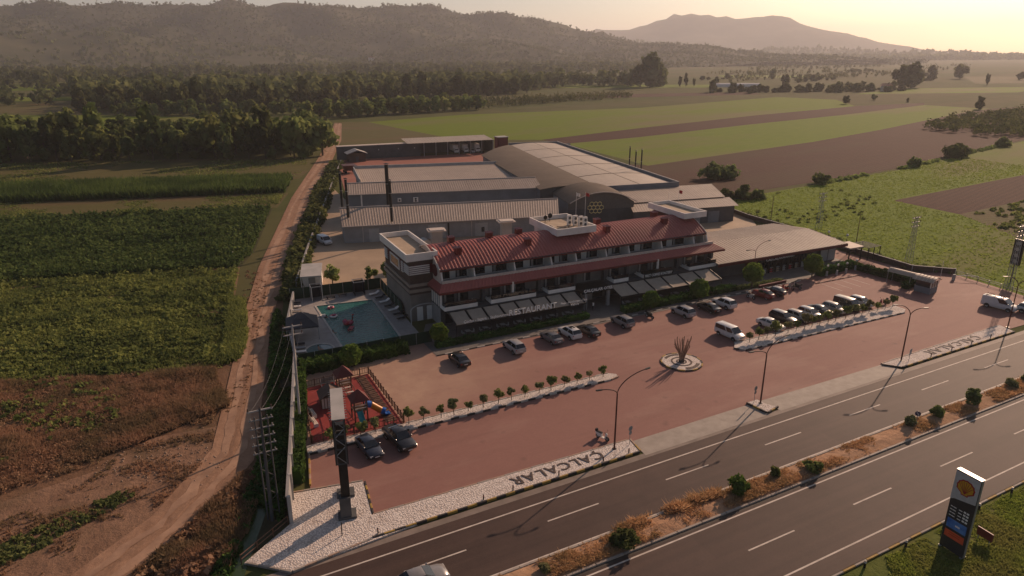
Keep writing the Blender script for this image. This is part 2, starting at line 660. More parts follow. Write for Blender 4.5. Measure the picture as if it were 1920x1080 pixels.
def ground_mat():
    m, n, l, b = nodes_of('far_plain')
    v = pos_coord(n, l, scale=(.18, 1, 1), rz=-R(12))
    f = noise_tex(n, l, v, .011, 3, .5)
    col = ramp(n, l, f, (.075, .092, .026), (.12, .098, .05), .42, .62)
    v2 = pos_coord(n, l)
    f2 = noise_tex(n, l, v2, .05, 8, .7)
    col = mixc(n, l, .5, col, ramp(n, l, f2, (.05, .062, .02), (.12, .115, .046), .3, .7))
    l.new(col, b.inputs['Base Color'])
    b.inputs['Roughness'].default_value = 1
    b.inputs['Specular IOR Level'].default_value = .05
    return m

def paver_mat(name='red_pavers', base=(.285, .140, .112), pale=(.40, .255, .20)):
    m, n, l, b = nodes_of(name)
    v = pos_coord(n, l)
    br = n.new('ShaderNodeTexBrick')
    br.inputs['Scale'].default_value = 2.2
    br.inputs['Mortar Size'].default_value = .02
    br.inputs['Color1'].default_value = rgba(base)
    br.inputs['Color2'].default_value = rgba(tuple(x * .86 for x in base))
    br.inputs['Mortar'].default_value = rgba(tuple(x * .7 for x in base))
    l.new(v, br.inputs['Vector'])
    vs = pos_coord(n, l, scale=(.35, 1, 1), rz=R(2))
    f = noise_tex(n, l, vs, .11, 7, .62)
    mr = n.new('ShaderNodeMapRange')
    mr.inputs[1].default_value = .50
    mr.inputs[2].default_value = .72
    l.new(f, mr.inputs[0])
    col = mixc(n, l, mr.outputs[0], br.outputs['Color'], pale)
    f3 = noise_tex(n, l, v, .6, 6, .7)
    col = mixc(n, l, .45, col, mixc(n, l, f3, tuple(x * .75 for x in base), tuple(x * 1.2 for x in base)))
    vt = pos_coord(n, l, scale=(.06, 1, 1), rz=R(-1.5))
    ft = noise_tex(n, l, vt, .5, 5, .6)
    mt = n.new('ShaderNodeMapRange')
    mt.inputs[1].default_value = .52
    mt.inputs[2].default_value = .75
    mt.inputs[4].default_value = .45
    l.new(ft, mt.inputs[0])
    col = mixc(n, l, mt.outputs[0], col, tuple(x * .62 for x in base))
    vo = n.new('ShaderNodeTexVoronoi')
    vo.inputs['Scale'].default_value = .33
    vo.inputs['Randomness'].default_value = 1
    l.new(v, vo.inputs['Vector'])
    mo = n.new('ShaderNodeMapRange')
    mo.inputs[1].default_value = .16
    mo.inputs[2].default_value = .02
    mo.inputs[4].default_value = .5
    l.new(vo.outputs['Distance'], mo.inputs[0])
    mo2 = n.new('ShaderNodeMath')
    mo2.operation = 'MULTIPLY'
    l.new(mo.outputs[0], mo2.inputs[0])
    l.new(noise_tex(n, l, v, 1.8, 4, .7), mo2.inputs[1])
    col = mixc(n, l, mo2.outputs[0], col, (.05, .035, .03))
    # worn, sanded corner of the lot beside the playground
    sp = n.new('ShaderNodeSeparateXYZ')
    g = n.new('ShaderNodeNewGeometry')
    l.new(g.outputs['Position'], sp.inputs[0])
    mx = n.new('ShaderNodeMapRange')
    mx.inputs[1].default_value = 46
    mx.inputs[2].default_value = 26
    l.new(sp.outputs[0], mx.inputs[0])
    my = n.new('ShaderNodeMapRange')
    my.inputs[1].default_value = 67
    my.inputs[2].default_value = 76
    l.new(sp.outputs[1], my.inputs[0])
    mm = n.new('ShaderNodeMath')
    mm.operation = 'MULTIPLY'
    l.new(mx.outputs[0], mm.inputs[0])
    l.new(my.outputs[0], mm.inputs[1])
    m2 = n.new('ShaderNodeMath')
    m2.operation = 'MULTIPLY'
    l.new(mm.outputs[0], m2.inputs[0])
    l.new(noise_tex(n, l, v, .35, 7, .7), m2.inputs[1])
    m3 = n.new('ShaderNodeMath')
    m3.operation = 'MULTIPLY'
    m3.use_clamp = True
    m3.inputs[1].default_value = 1.5
    l.new(m2.outputs[0], m3.inputs[0])
    col = mixc(n, l, m3.outputs[0], col, (.44, .29, .20))
    l.new(col, b.inputs['Base Color'])
    b.inputs['Roughness'].default_value = .8
    b.inputs['Specular IOR Level'].default_value = .25
    bp = n.new('ShaderNodeBump')
    bp.inputs['Strength'].default_value = .15
    bp.inputs['Distance'].default_value = .02
    l.new(br.outputs['Fac'], bp.inputs['Height'])
    l.new(bp.outputs[0], b.inputs['Normal'])
    MATS[name] = m
    return m

def asphalt_mat():
    m, n, l, b = nodes_of('asphalt')
    vs = pos_coord(n, l, scale=(.02, 1, 1))
    f = noise_tex(n, l, vs, .9, 5, .6)
    col = ramp(n, l, f, (.058, .0325, .026), (.104, .060, .047), .35, .7)
    v = pos_coord(n, l)
    col = mixc(n, l, .35, col, ramp(n, l, noise_tex(n, l, v, .25, 7, .7), (.048, .028, .022), (.108, .065, .051)))
    fine = noise_tex(n, l, v, 9, 4, .8)
    col = mixc(n, l, .25, col, ramp(n, l, fine, (.034, .026, .022), (.10, .075, .065)))
    sx = n.new('ShaderNodeTexBrick')
    sx.inputs['Scale'].default_value = .12
    sx.inputs['Mortar Size'].default_value = 0
    sx.inputs['Color1'].default_value = (1, 1, 1, 1)
    sx.inputs['Color2'].default_value = (.72, .72, .72, 1)
    sx.inputs['Brick Width'].default_value = 3.1
    sx.inputs['Row Height'].default_value = .42
    l.new(v, sx.inputs['Vector'])
    col = mixc(n, l, .55, col, mixc(n, l, 1.0, col, sx.outputs['Color'], 'MULTIPLY'))
    l.new(col, b.inputs['Base Color'])
    b.inputs['Roughness'].default_value = .72
    b.inputs['Specular IOR Level'].default_value = .2
    bp = n.new('ShaderNodeBump')
    bp.inputs['Strength'].default_value = .25
    bp.inputs['Distance'].default_value = .01
    l.new(noise_tex(n, l, v, 25, 2), bp.inputs['Height'])
    l.new(bp.outputs[0], b.inputs['Normal'])
    return m

def gravel_mat():
    m, n, l, b = nodes_of('white_gravel')
    v = pos_coord(n, l)
    vo = n.new('ShaderNodeTexVoronoi')
    vo.inputs['Scale'].default_value = 6
    l.new(v, vo.inputs['Vector'])
    col = ramp(n, l, vo.outputs['Distance'], (.80, .72, .65), (.34, .28, .24), .2, .75)
    col = mixc(n, l, .35, col, ramp(n, l, noise_tex(n, l, v, .7, 6, .7), (.46, .38, .33), (.78, .72, .66)))
    l.new(col, b.inputs['Base Color'])
    b.inputs['Roughness'].default_value = .9
    bp = n.new('ShaderNodeBump')
    bp.inputs['Strength'].default_value = .9
    bp.inputs['Distance'].default_value = .06
    bp.invert = True
    l.new(vo.outputs['Distance'], bp.inputs['Height'])
    l.new(bp.outputs[0], b.inputs['Normal'])
    return m

def dirt_mat():
    m, n, l, b = nodes_of('dirt_track')
    v = pos_coord(n, l)
    vs = pos_coord(n, l, scale=(1, .09, 1), rz=R(16))
    f = noise_tex(n, l, vs, .55, 6, .6)
    col = ramp(n, l, f, (.20, .112, .070), (.38, .23, .148), .32, .68)
    f2 = noise_tex(n, l, v, .8, 8, .72)
    col = mixc(n, l, .4, col, ramp(n, l, f2, (.17, .095, .06), (.45, .275, .175), .3, .7))
    l.new(col, b.inputs['Base Color'])
    b.inputs['Roughness'].default_value = .95
    b.inputs['Specular IOR Level'].default_value = .1
    bp = n.new('ShaderNodeBump')
    bp.inputs['Strength'].default_value = .7
    bp.inputs['Distance'].default_value = .15
    l.new(f2, bp.inputs['Height'])
    l.new(bp.outputs[0], b.inputs['Normal'])
    return m

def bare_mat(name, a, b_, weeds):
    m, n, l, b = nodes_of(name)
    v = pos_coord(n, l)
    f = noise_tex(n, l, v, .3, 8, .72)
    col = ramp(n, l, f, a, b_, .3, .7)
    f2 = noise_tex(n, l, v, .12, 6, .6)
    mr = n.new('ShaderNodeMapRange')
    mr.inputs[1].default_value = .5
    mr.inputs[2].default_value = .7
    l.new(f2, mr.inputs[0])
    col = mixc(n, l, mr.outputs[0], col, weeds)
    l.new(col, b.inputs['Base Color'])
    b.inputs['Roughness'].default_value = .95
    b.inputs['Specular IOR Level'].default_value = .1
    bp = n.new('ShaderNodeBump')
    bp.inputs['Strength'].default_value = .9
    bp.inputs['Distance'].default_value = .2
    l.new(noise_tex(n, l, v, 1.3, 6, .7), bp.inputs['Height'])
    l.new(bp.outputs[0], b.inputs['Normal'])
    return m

def water_mat(name, col, rough, scale, strength, dist):
    m, n, l, b = nodes_of(name)
    v = pos_coord(n, l, scale=(1, 1.6, 1), rz=R(20))
    l.new(ramp(n, l, noise_tex(n, l, v, .12, 3), col, tuple(x * .8 for x in col)), b.inputs['Base Color'])
    b.inputs['Roughness'].default_value = rough
    b.inputs['Specular IOR Level'].default_value = .5
    bp = n.new('ShaderNodeBump')
    bp.inputs['Strength'].default_value = strength
    bp.inputs['Distance'].default_value = dist
    l.new(noise_tex(n, l, v, scale, 3, .6), bp.inputs['Height'])
    l.new(bp.outputs[0], b.inputs['Normal'])
    return m

m_pav = paver_mat()
m_pav2 = paver_mat('red_yard_pavers', (.31, .12, .085), (.36, .17, .12))
m_asp = asphalt_mat()
m_grav = gravel_mat()
m_dirt = dirt_mat()
m_line = mat('road_line_paint', (.66, .58, .50), (.46, .40, .34), .9)

# ------------------------------------------------------------------ ground and fields
g_r = [(9200 * math.cos(2 * PI * i / 48) + 1500, 9200 * math.sin(2 * PI * i / 48) + 1500) for i in range(48)]
sheet('ground', g_r, 0, ground_mat(), 'wide flat plain reaching to the hills')

fgr = field_mat('field_green', (.100, .155, .004), (.150, .195, .008), 14, 1.4, .25, (.15, .135, .05), .012)
fgr2 = field_mat('field_green_bright', (.096, .158, .003), (.145, .198, .007), 14, 1.4, .22, (.15, .14, .045), .02)
fso = field_mat('field_soil', (.058, .024, .016), (.082, .036, .025), 14, 1.8, .35, (.066, .040, .022), .02)
fso2 = field_mat('field_soil_dark', (.056, .023, .016), (.078, .034, .023), 14, 1.8, .35)
fol = field_mat('field_olive', (.088, .084, .028), (.13, .112, .042), -16, 2.0, .3, (.13, .088, .046), .03)
fdk = field_mat('field_under_crop', (.045, .05, .022), (.075, .07, .032), -16, .9, .35, (.09, .07, .04), .05)
fwd = field_mat('field_weedy', (.12, .09, .045), (.19, .13, .068), -16, 5.0, .3, (.21, .13, .08), .05)
fdr = bare_mat('dry_scrub_ground', (.13, .072, .043), (.20, .115, .068), (.11, .08, .042))
fbd = bare_mat('bare_earth', (.17, .098, .062), (.30, .18, .115), (.145, .095, .055))
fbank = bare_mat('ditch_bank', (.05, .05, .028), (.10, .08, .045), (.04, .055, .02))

FIELDS = [
 ('ploughed_field', [(107, 439), (126, 429), (132, 377), (139, 321), (81, 322)], fol, .02),
 ('green_field', [(126, 429), (200, 449), (346, 441), (544, 484), (561, 433), (509, 374), (377, 351), (254, 322), (176, 301), (139, 321), (132, 377)], fgr, .02),
 ('ploughed_field', [(176, 301), (254, 322), (377, 351), (509, 374), (592, 370), (568, 355), (427, 324), (322, 307), (226, 287), (178, 282)], fso2, .03),
 ('green_field', [(178, 282), (226, 287), (322, 307), (427, 324), (568, 355), (576, 308), (530, 299), (365, 251), (289, 232), (232, 222), (171, 211)], fgr2, .02),
 ('ploughed_field', [(171, 211), (232, 222), (289, 232), (365, 251), (530, 299), (576, 308), (674, 306), (437, 195), (389, 188.6), (309, 173.5), (256, 162.6), (199.5, 157), (157, 153.7), (130, 150), (150, 243)], fso, .03),
 ('green_field', [(140, 148), (194.6, 153.5), (251.7, 160), (303, 170), (379.5, 185), (437, 195.5), (700, 310), (900, 260), (500, 60), (250, -10), (150, 20), (135, 52), (137, 75), (138, 128)], fgr2, .01),
 ('ploughed_field', [(194, 125), (277, 131.6), (306, 133.5), (420, 150), (300, 112), (228, 107), (193, 105)], fso2, .03),
 ('fallow_field', [(193, 105), (228, 107), (253, 108.7), (240, 88), (177, 73), (179, 82)], fol, .03),
 ('stubble_field', [(-110, 362), (60, 295), (57, 270), (46, 245), (-90, 288)], fol, .02),
 ('corn_field', [(-90, 288), (44, 246), (37, 221), (-85, 259)], fdk, .02),
 ('stubble_field', [(-85, 259), (38, 221), (30.8, 200), (-80, 232)], fol, .03),
 ('crop_field', [(-80, 232), (30, 202), (18.4, 157), (14, 145.6), (-60, 164)], fdk, .02),
 ('weedy_field', [(-60, 164), (13.8, 145.7), (10.3, 125.7), (7.8, 105.3), (5.7, 97), (-50, 115)], fwd, .03),
 ('dry_scrub', [(-50, 115), (3.9, 96.8), (4.9, 87.4), (2.5, 79.6), (-1.7, 81.8), (-6.7, 80.5), (-9.2, 75.8), (-40, 69)], fdr, .02),
 ('bare_earth', [(-40, 69), (-9.2, 75.8), (-6.7, 80.5), (2.5, 79.6), (6, 83), (10, 100), (14, 125), (18, 143), (20, 138), (10, 95), (4, 70), (-4, 59), (-10, 53), (-40, 55)], fbd, .035),
 ('green_field', [(-150, 432), (84, 425), (100, 455), (-32, 570), (-190, 640)], fgr, .02),
 ('stubble_field', [(-170, 660), (-32, 580), (-36, 700), (-220, 740)], fol, .02),
 ('green_field', [(-230, 770), (-40, 745), (-40, 800), (-240, 880)], fgr2, .02),
 ('green_field', [(-260, 960), (-60, 960), (10, 1230), (-300, 1150)], fgr, .02),
 ('green_field', [(440, 735), (640, 640), (680, 700), (480, 800)], fgr2, .02),
 ('ploughed_field', [(350, 560), (560, 520), (590, 560), (390, 600)], fso, .02),
 ('green_field', [(860, 880), (1000, 800), (1100, 860), (940, 980)], fgr2, .02),
 ('green_field', [(650, 480), (830, 420), (1000, 470), (800, 530)], fgr2, .02),
 ('stubble_field', [(1000, 560), (1200, 520), (1500, 640), (1250, 720)], fol, .02),
]
FIELDS.append(('rough_ground', [(-80, 122), (6, 97), (14, 126), (19, 144), (22, 140), (16, 112), (9, 82), (5, 60), (0, 50), (-80, 50)], fdr, .012))
for nm, poly, m, z in FIELDS:
    sheet(nm, poly, z, m)

# dirt track
tl = [(-20, 51), (-11.5, 58.5), (-4.6, 64.6), (1.6, 74.5), (3.7, 84), (10.0, 113.5), (17.0, 143), (37, 212), (61, 284), (82, 350), (105, 430)]
tr = [(-13, 49), (-6.4, 55.8), (-.6, 61.8), (5.4, 70), (8.2, 82.8), (14.2, 111.4), (22.4, 140.5), (42, 209), (66.5, 281), (87, 345), (109, 428)]
trk = MB()
for i in range(len(tl) - 1):
    nseg = 6
    for k in range(nseg):
        a, b = k / nseg, (k + 1) / nseg
        L0 = Vector(tl[i]).lerp(Vector(tl[i + 1]), a); L1 = Vector(tl[i]).lerp(Vector(tl[i + 1]), b)
        R0 = Vector(tr[i]).lerp(Vector(tr[i + 1]), a); R1 = Vector(tr[i]).lerp(Vector(tr[i + 1]), b)
        prof = [(0, .045), (.2, .03), (.32, .0), (.5, .05), (.68, .0), (.8, .03), (1, .045)]
        for (s0, z0), (s1, z1) in zip(prof, prof[1:]):
            p = [L0.lerp(R0, s0), L0.lerp(R0, s1), L1.lerp(R1, s1), L1.lerp(R1, s0)]
            zz = [z0, z1, z1, z0]
            trk.quad(*[(q.x, q.y, .05 + z) for q, z in zip(p, zz)])
trk_o = struct(trk.build('dirt_track', m_dirt), 'ochre dirt track running beside the perimeter wall')
m_rut = mat('pale_wheel_rut', (.42, .26, .168), (.26, .155, .10), .35, rough=.95, bump=.3, bscale=4)
for f0, f1 in ((.22, .40), (.60, .78)):
    rt = MB()
    for i in range(len(tl) - 1):
        for k in range(6):
            q4 = []
            for a, fs in ((k / 6, (f0, f1)), ((k + 1) / 6, (f1, f0))):
                L0 = Vector(tl[i]).lerp(Vector(tl[i + 1]), a)
                R0 = Vector(tr[i]).lerp(Vector(tr[i + 1]), a)
                for j_, f in enumerate(fs):
                    w_ = .13 * noise.noise(Vector((L0.x * .45 + f * 9, L0.y * .45, 2))) * (1 if f == f0 else 1.4)
                    p = L0.lerp(R0, f + w_)
                    q4.append((p.x, p.y, .108))
            rt.quad(*q4)
    rt.build('wheel_rut', m_rut, trk_o)

# ------------------------------------------------------------------ highway
road = struct(MB().quad((-60, 42.1 - .1, .05), (900, 42.1 - .1, .05), (900, 50.6, .05), (-60, 50.6, .05)).build('highway_carriageway', m_asp), 'asphalt carriageway next to the hotel forecourt')
road2 = struct(MB().quad((-60, 29.0, .05), (900, 29.0, .05), (900, 39.4, .05), (-60, 39.4, .05)).build('highway_carriageway', m_asp), 'asphalt carriageway next to the fuel station verge')
def line(parent, y, w=.16, x0=-60, x1=900, z=.056):
    MB().quad((x0, y - w / 2, z), (x1, y - w / 2, z), (x1, y + w / 2, z), (x0, y + w / 2, z)).build('road_line', m_line, parent)
line(road, 49.05)
line(road, 42.35)
line(road2, 38.55)
line(road2, 30.75)
dash_me = MB().quad((0, -.075, .056), (5.8, -.075, .056), (5.8, .075, .056), (0, .075, .056)).mesh('lane_dash', m_line)
for k in range(-2, 22):
    inst('lane_dash', dash_me, road, (28.3 + k * 14.2, 46.3, 0))
    inst('lane_dash', dash_me, road2, (42.0 + k * 14.0, 34.5, 0))

# median strip
fmed = bare_mat('median_earth', (.34, .19, .11), (.50, .31, .19), (.30, .19, .10))
med = MB()
xs = np.arange(-60, 301, 1.5)
ys = [39.4, 40.0, 40.7, 41.4, 42.0]
zs = [.12, .22, .32, .22, .12]
for x0, x1 in zip(xs, xs[1:]):
    for j in range(4):
        def zz(x, j):
            return zs[j] + (.12 * noise.noise(Vector((x * .35, ys[j] * .8, 0))) if 0 < j < 4 else 0)
        med.quad((x0, ys[j], zz(x0, j)), (x1, ys[j], zz(x1, j)), (x1, ys[j + 1], zz(x1, j + 1)), (x0, ys[j + 1], zz(x0, j + 1)))
med = struct(med.build('median_strip', fmed), 'raised earth median between the carriageways')
kerb_c = MB().bevbox(0, 2.94, -.12, .12, 0, .17, .02).mesh('kerb_stone', m_conc)
for i in range(56):
    inst('kerb_stone', kerb_c, med, (14 + i * 3, 42.08 - .02, .03))
    inst('kerb_stone', kerb_c, med, (14 + i * 3, 39.3, .03))
gut = MB().quad((-60, 38.85, .06), (300, 38.85, .06), (300, 39.15, .06), (-60, 39.15, .06)).build('gutter', mat('gutter_dirt', (.045, .035, .03), (.07, .055, .045), .6), med)

# fuel station verge
fver = field_mat('verge_lawn', (.085, .115, .022), (.14, .155, .036), 40, 1.2, .1, (.17, .145, .05), .12)
struct(MB().quad((10, -60, .06), (300, -60, .06), (300, 28.6, .06), (10, 28.6, .06)).build('grass_verge', fver), 'rough lawn of the verge beyond the highway')

# ------------------------------------------------------------------ forecourt
lot_poly = [(14.0, 54.6), (43.6, 54.2), (44.2, 53.8), (62.3, 53.9), (87.6, 53.6), (135, 52.2), (137.2, 63), (138.5, 75), (133, 78), (133, 96), (127, 112), (60, 112), (60, 93), (36, 93), (32, 91.5), (14, 89.5), (9.6, 61.6)]
sheet('parking_lot', lot_poly, .06, m_pav, 'red paved parking lot in front of the hotel')
sheet('concrete_apron', [(43.5, 50.9), (43.9, 53.9), (62.3, 54.0), (62.6, 51.0)], .066, m_conc, 'concrete crossing between the first two gravel beds')
sheet('concrete_apron', [(64.5, 51.0), (64.0, 54.0), (87.6, 53.7), (88.7, 50.9)], .066, m_conc, 'concrete crossing between the small gravel triangle and the far gravel bed')
sheet('road_shoulder', [(-5, 50.5), (300, 50.5), (300, 51.3), (-5, 51.3)], .055, mat('shoulder_concrete', (.25, .20, .165), (.17, .135, .11), .5))
sheet('hotel_pavement', [(33, 85.9), (60.5, 85.0), (93, 84.6), (108, 85.6), (127, 86.5), (127, 95), (36, 98), (33, 92)], .10, mat('grey_paving', (.17, .15, .135), (.13, .115, .10), .6), 'grey paved walk in front of the hotel and shop')
sheet('factory_yard', [(20, 122), (36.5, 119), (60, 112), (127, 112), (138, 126), (143, 150), (130, 152), (100, 160), (50, 190), (52, 222), (29.5, 150)], .05, mat('yard_screed', (.40, .29, .19), (.31, .225, .15), .15, bump=.2, bscale=2), 'pale concrete yard behind the hotel')
sheet('brick_courtyard', [(50, 196), (60, 190), (108, 195), (128, 245), (136, 272), (68, 281)], .055, m_pav2, 'red brick loading courtyard behind the sheds')

def kerb_row(parent, p0, p1, step, mats, h=.16, w=.2, z=.06, start=0, gap=.02):
    p0, p1 = Vector(p0), Vector(p1)
    d = p1 - p0
    n = max(1, round(d.length / step))
    s = d.length / n
    a = math.atan2(d.y, d.x)
    mes = [MB().bevbox(gap / 2, s - gap / 2, -w / 2, w / 2, 0, h, .02).mesh('kerb_stone', m) for m in mats]
    for i in range(n):
        q = p0 + d * (i / n)
        inst('kerb_stone', mes[(i + start) % len(mats)], parent, (q.x, q.y, z), a)

BY = [m_kblack, m_yellow]
BW = [m_kblack, m_kwhite]
m_pinkk = mat('dusty_kerb', (.42, .30, .22), (.33, .22, .16), 1.5)

def gravel_bed(label, poly, h=.14):
    o = MB().prism(poly, .03, .06 + h).build('gravel_bed', m_grav)
    struct(o, label)
    return o

gb1 = gravel_bed('large white gravel bed around the billboard beside the highway', [(7.6, 61.8), (14.7, 60.5), (13.9, 54.8), (43.7, 54.2), (43.3, 51.75), (19.9, 51.7), (5.5, 50.7), (2.2, 53.6), (6.9, 57.2)])
kerb_row(gb1, (13, 51.6), (43.3, 51.62), 1.05, BY, .24)
kerb_row(gb1, (43.42, 51.75), (43.9, 54.25), 1.2, [m_yellow, m_pinkk], .2)
kerb_row(gb1, (14.0, 54.9), (43.6, 54.32), 1.6, [m_pinkk, m_conc], .17)
kerb_row(gb1, (14.05, 54.95), (14.85, 60.4), .8, BY, .2)
kerb_row(gb1, (7.8, 61.95), (14.7, 60.62), 1.2, [m_pinkk, m_conc], .2)
kerb_row(gb1, (9.75, 62.4), (10.9, 68.2), 1.0, [m_yellow, m_pinkk], .2)
kerb_row(gb1, (2.4, 53.5), (5.6, 50.62), 1.0, [m_conc], .2)
kerb_row(gb1, (5.7, 50.62), (12.9, 51.52), 1.0, [m_conc, m_pinkk], .2)
letters('ÇALCALAR', 11.2, 1.35, m_gravelk, gb1, 39.3, 53.75, .225, True)

gb2 = gravel_bed('far white gravel bed with dark lettering under the last street lamp', [(87.5, 53.7), (89.0, 51.8), (116.8, 51.7), (117.6, 54.2)])
kerb_row(gb2, (89.1, 51.65), (116.8, 51.55), 1.1, BY, .24)
kerb_row(gb2, (87.4, 53.6), (88.95, 51.7), .9, [m_kblack, m_kblack], .2)
kerb_row(gb2, (87.6, 53.85), (117.5, 54.3), 1.8, [m_pinkk, m_conc], .17)
letters('ÇALCALAR', 13.0, 1.3, m_gravelk, gb2, 109.6, 53.5, .225, True)

gb3 = gravel_bed('small white gravel triangle between two forecourt entrances', [(62.2, 54.3), (62.5, 51.4), (64.7, 51.9), (64.0, 53.0), (63.9, 54.3)])
kerb_row(gb3, (62.05, 54.3), (62.4, 51.35), 1.0, BY, .24)
kerb_row(gb3, (62.5, 51.25), (64.8, 51.75), .8, BY, .24)

st1 = gravel_bed('narrow white gravel strip with young trees beside the playground', [(10.8, 68.3), (50.8, 67.7), (52.2, 67.9), (52.4, 68.6), (51.6, 69.3), (22.4, 69.5), (11.0, 70.0)])
kerb_row(st1, (10.8, 68.2), (50.8, 67.6), 1.05, BW, .2)
kerb_row(st1, (50.9, 67.6), (52.3, 67.9), .7, [m_pinkk], .2)
kerb_row(st1, (22.6, 69.6), (51.6, 69.4), 1.05, [m_kwhite, m_pinkk], .2)
st2 = gravel_bed('narrow white gravel strip with young trees before the right car row', [(73.2, 67.6), (74.2, 66.3), (109.5, 65.1), (111.0, 65.8), (111.0, 67.8), (74.6, 68.9)])
kerb_row(st2, (74.2, 66.2), (109.5, 65.0), 1.05, BW, .2)
kerb_row(st2, (73.1, 67.5), (74.1, 66.3), .8, BW, .2)
kerb_row(st2, (74.6, 69.0), (111, 67.9), 1.05, [m_kwhite, m_pinkk], .2)
kerb_row(struct(MB().box(33, 108, 85.0, 85.02, 0, .05).build('kerb', m_conc)), (33, 85.8), (108, 85.2), 1.3, BW, .12)
kerb_row(struct(MB().box(109, 121, 82.5, 82.52, 0, .05).build('kerb', m_conc)), (109, 82.6), (121, 82.2), 1.1, [m_maroon, m_pinkk], .14)
park_lines = MB()
for i, x in enumerate((110, 112.6, 115.1, 117.7)):
    MB().quad((x, 77.5, .068), (x + .1, 77.5, .068), (x + .1, 82.0, .068), (x, 82.0, .068)).build('bay_line', m_line, bpy.data.objects['parking_lot'])

# round island with the pruned tree
isl = MB()
isl.cyl((63, 67.5, .03), 2.75, .17, 36)
isl = struct(isl.build('traffic_island', m_grav, smooth=30), 'round white gravel island in the forecourt')
for k in range(18):
    a0, a1 = 2 * PI * k / 18 + .02, 2 * PI * (k + 1) / 18 - .02
    q = [(63 + r * math.cos(a), 67.5 + r * math.sin(a)) for r, a in ((2.76, a0), (2.95, a0), (2.95, (a0 + a1) / 2), (2.95, a1), (2.76, a1))]
    MB().prism(q, .06, .25).build('kerb_stone', BY[k % 2], isl)
for r0, r1, a0, a1, z in ((1.25, 1.5, 0, 2 * PI, .21), (.55, .75, 0, 2 * PI, .22), (2.1, 2.5, R(60), R(125), .21), (2.0, 2.5, R(-115), R(-45), .21)):
    mb = MB()
    nseg = max(8, int((a1 - a0) * 8))
    for k in range(nseg):
        b0, b1 = a0 + (a1 - a0) * k / nseg, a0 + (a1 - a0) * (k + 1) / nseg
        mb.prism([(63 + r * math.cos(b), 67.5 + r * math.sin(b)) for r, b in ((r0, b0), (r1, b0), (r1, b1), (r0, b1))], .15, z + .03)
    mb.build('stone_ring', m_gravelk, isl)

# ------------------------------------------------------------------ buildings: helpers
class Bld:
    """a thing authored in world metres whose Empty sits at its base"""
    def __init__(s, name, label, cat, base, group=None):
        s.b = Vector((base[0], base[1], 0))
        s.root = thing(name, label, cat, s.b, 0, group)
    def part(s, name, mb, m, smooth=None, parent=None):
        mb.xf(lambda p: p - s.b)
        return mb.build(name, m, parent or s.root, smooth)

def V3(p, z):
    return Vector((p[0], p[1], z))

def corr(mb, A, B, Cc, D, period=.9, amp=.07, arc=None, nd=1):
    """ribbed sheet: front edge A-B, back edge D-C; ribs run front to back; arc(t) lifts the section"""
    A, B, Cc, D = map(Vector, (A, B, Cc, D))
    n = max(2, int((B - A).length / period))
    ts, hs = [], []
    for i in range(n):
        for f, h in ((0, 0), (.62, 0), (.70, amp), (.92, amp)):
            ts.append((i + f) / n)
            hs.append(h)
    ts.append(1)
    hs.append(0)
    rows = []
    for j in range(nd + 1):
        s = j / nd
        up = arc(s) if arc else 0
        rows.append([tuple(A.lerp(B, t).lerp(D.lerp(Cc, t), s) + Vector((0, 0, h + up))) for t, h in zip(ts, hs)])
    return mb.loft(rows, False, False)

def wall_quad(mb, a, b, za, zb, z0=0, th=.2):
    """upright wall from a to b with its own height at each end"""
    a, b = Vector((a[0], a[1])), Vector((b[0], b[1]))
    d = (b - a).normalized()
    nrm = Vector((-d.y, d.x)) * th
    p = [a, b, b + nrm, a + nrm]
    vs = [(q.x, q.y, z0) for q in p] + [(p[0].x, p[0].y, za), (p[1].x, p[1].y, zb), (p[2].x, p[2].y, zb), (p[3].x, p[3].y, za)]
    return mb.add(vs, [(3, 2, 1, 0), (4, 5, 6, 7), (0, 1, 5, 4), (1, 2, 6, 5), (2, 3, 7, 6), (3, 0, 4, 7)])

def face_box(mb, a, b, t0, t1, z0, z1, out=.06, inn=.1):
    """a box laid on the wall line a-b between fractions t0..t1, proud on the right-hand (outer) side"""
    a, b = Vector((a[0], a[1])), Vector((b[0], b[1]))
    d = (b - a).normalized()
    nrm = Vector((d.y, -d.x))
    p0, p1 = a.lerp(b, t0), a.lerp(b, t1)
    poly = [p0 + nrm * out, p1 + nrm * out, p1 - nrm * inn, p0 - nrm * inn]
    return mb.prism([(q.x, q.y) for q in poly], z0, z1)

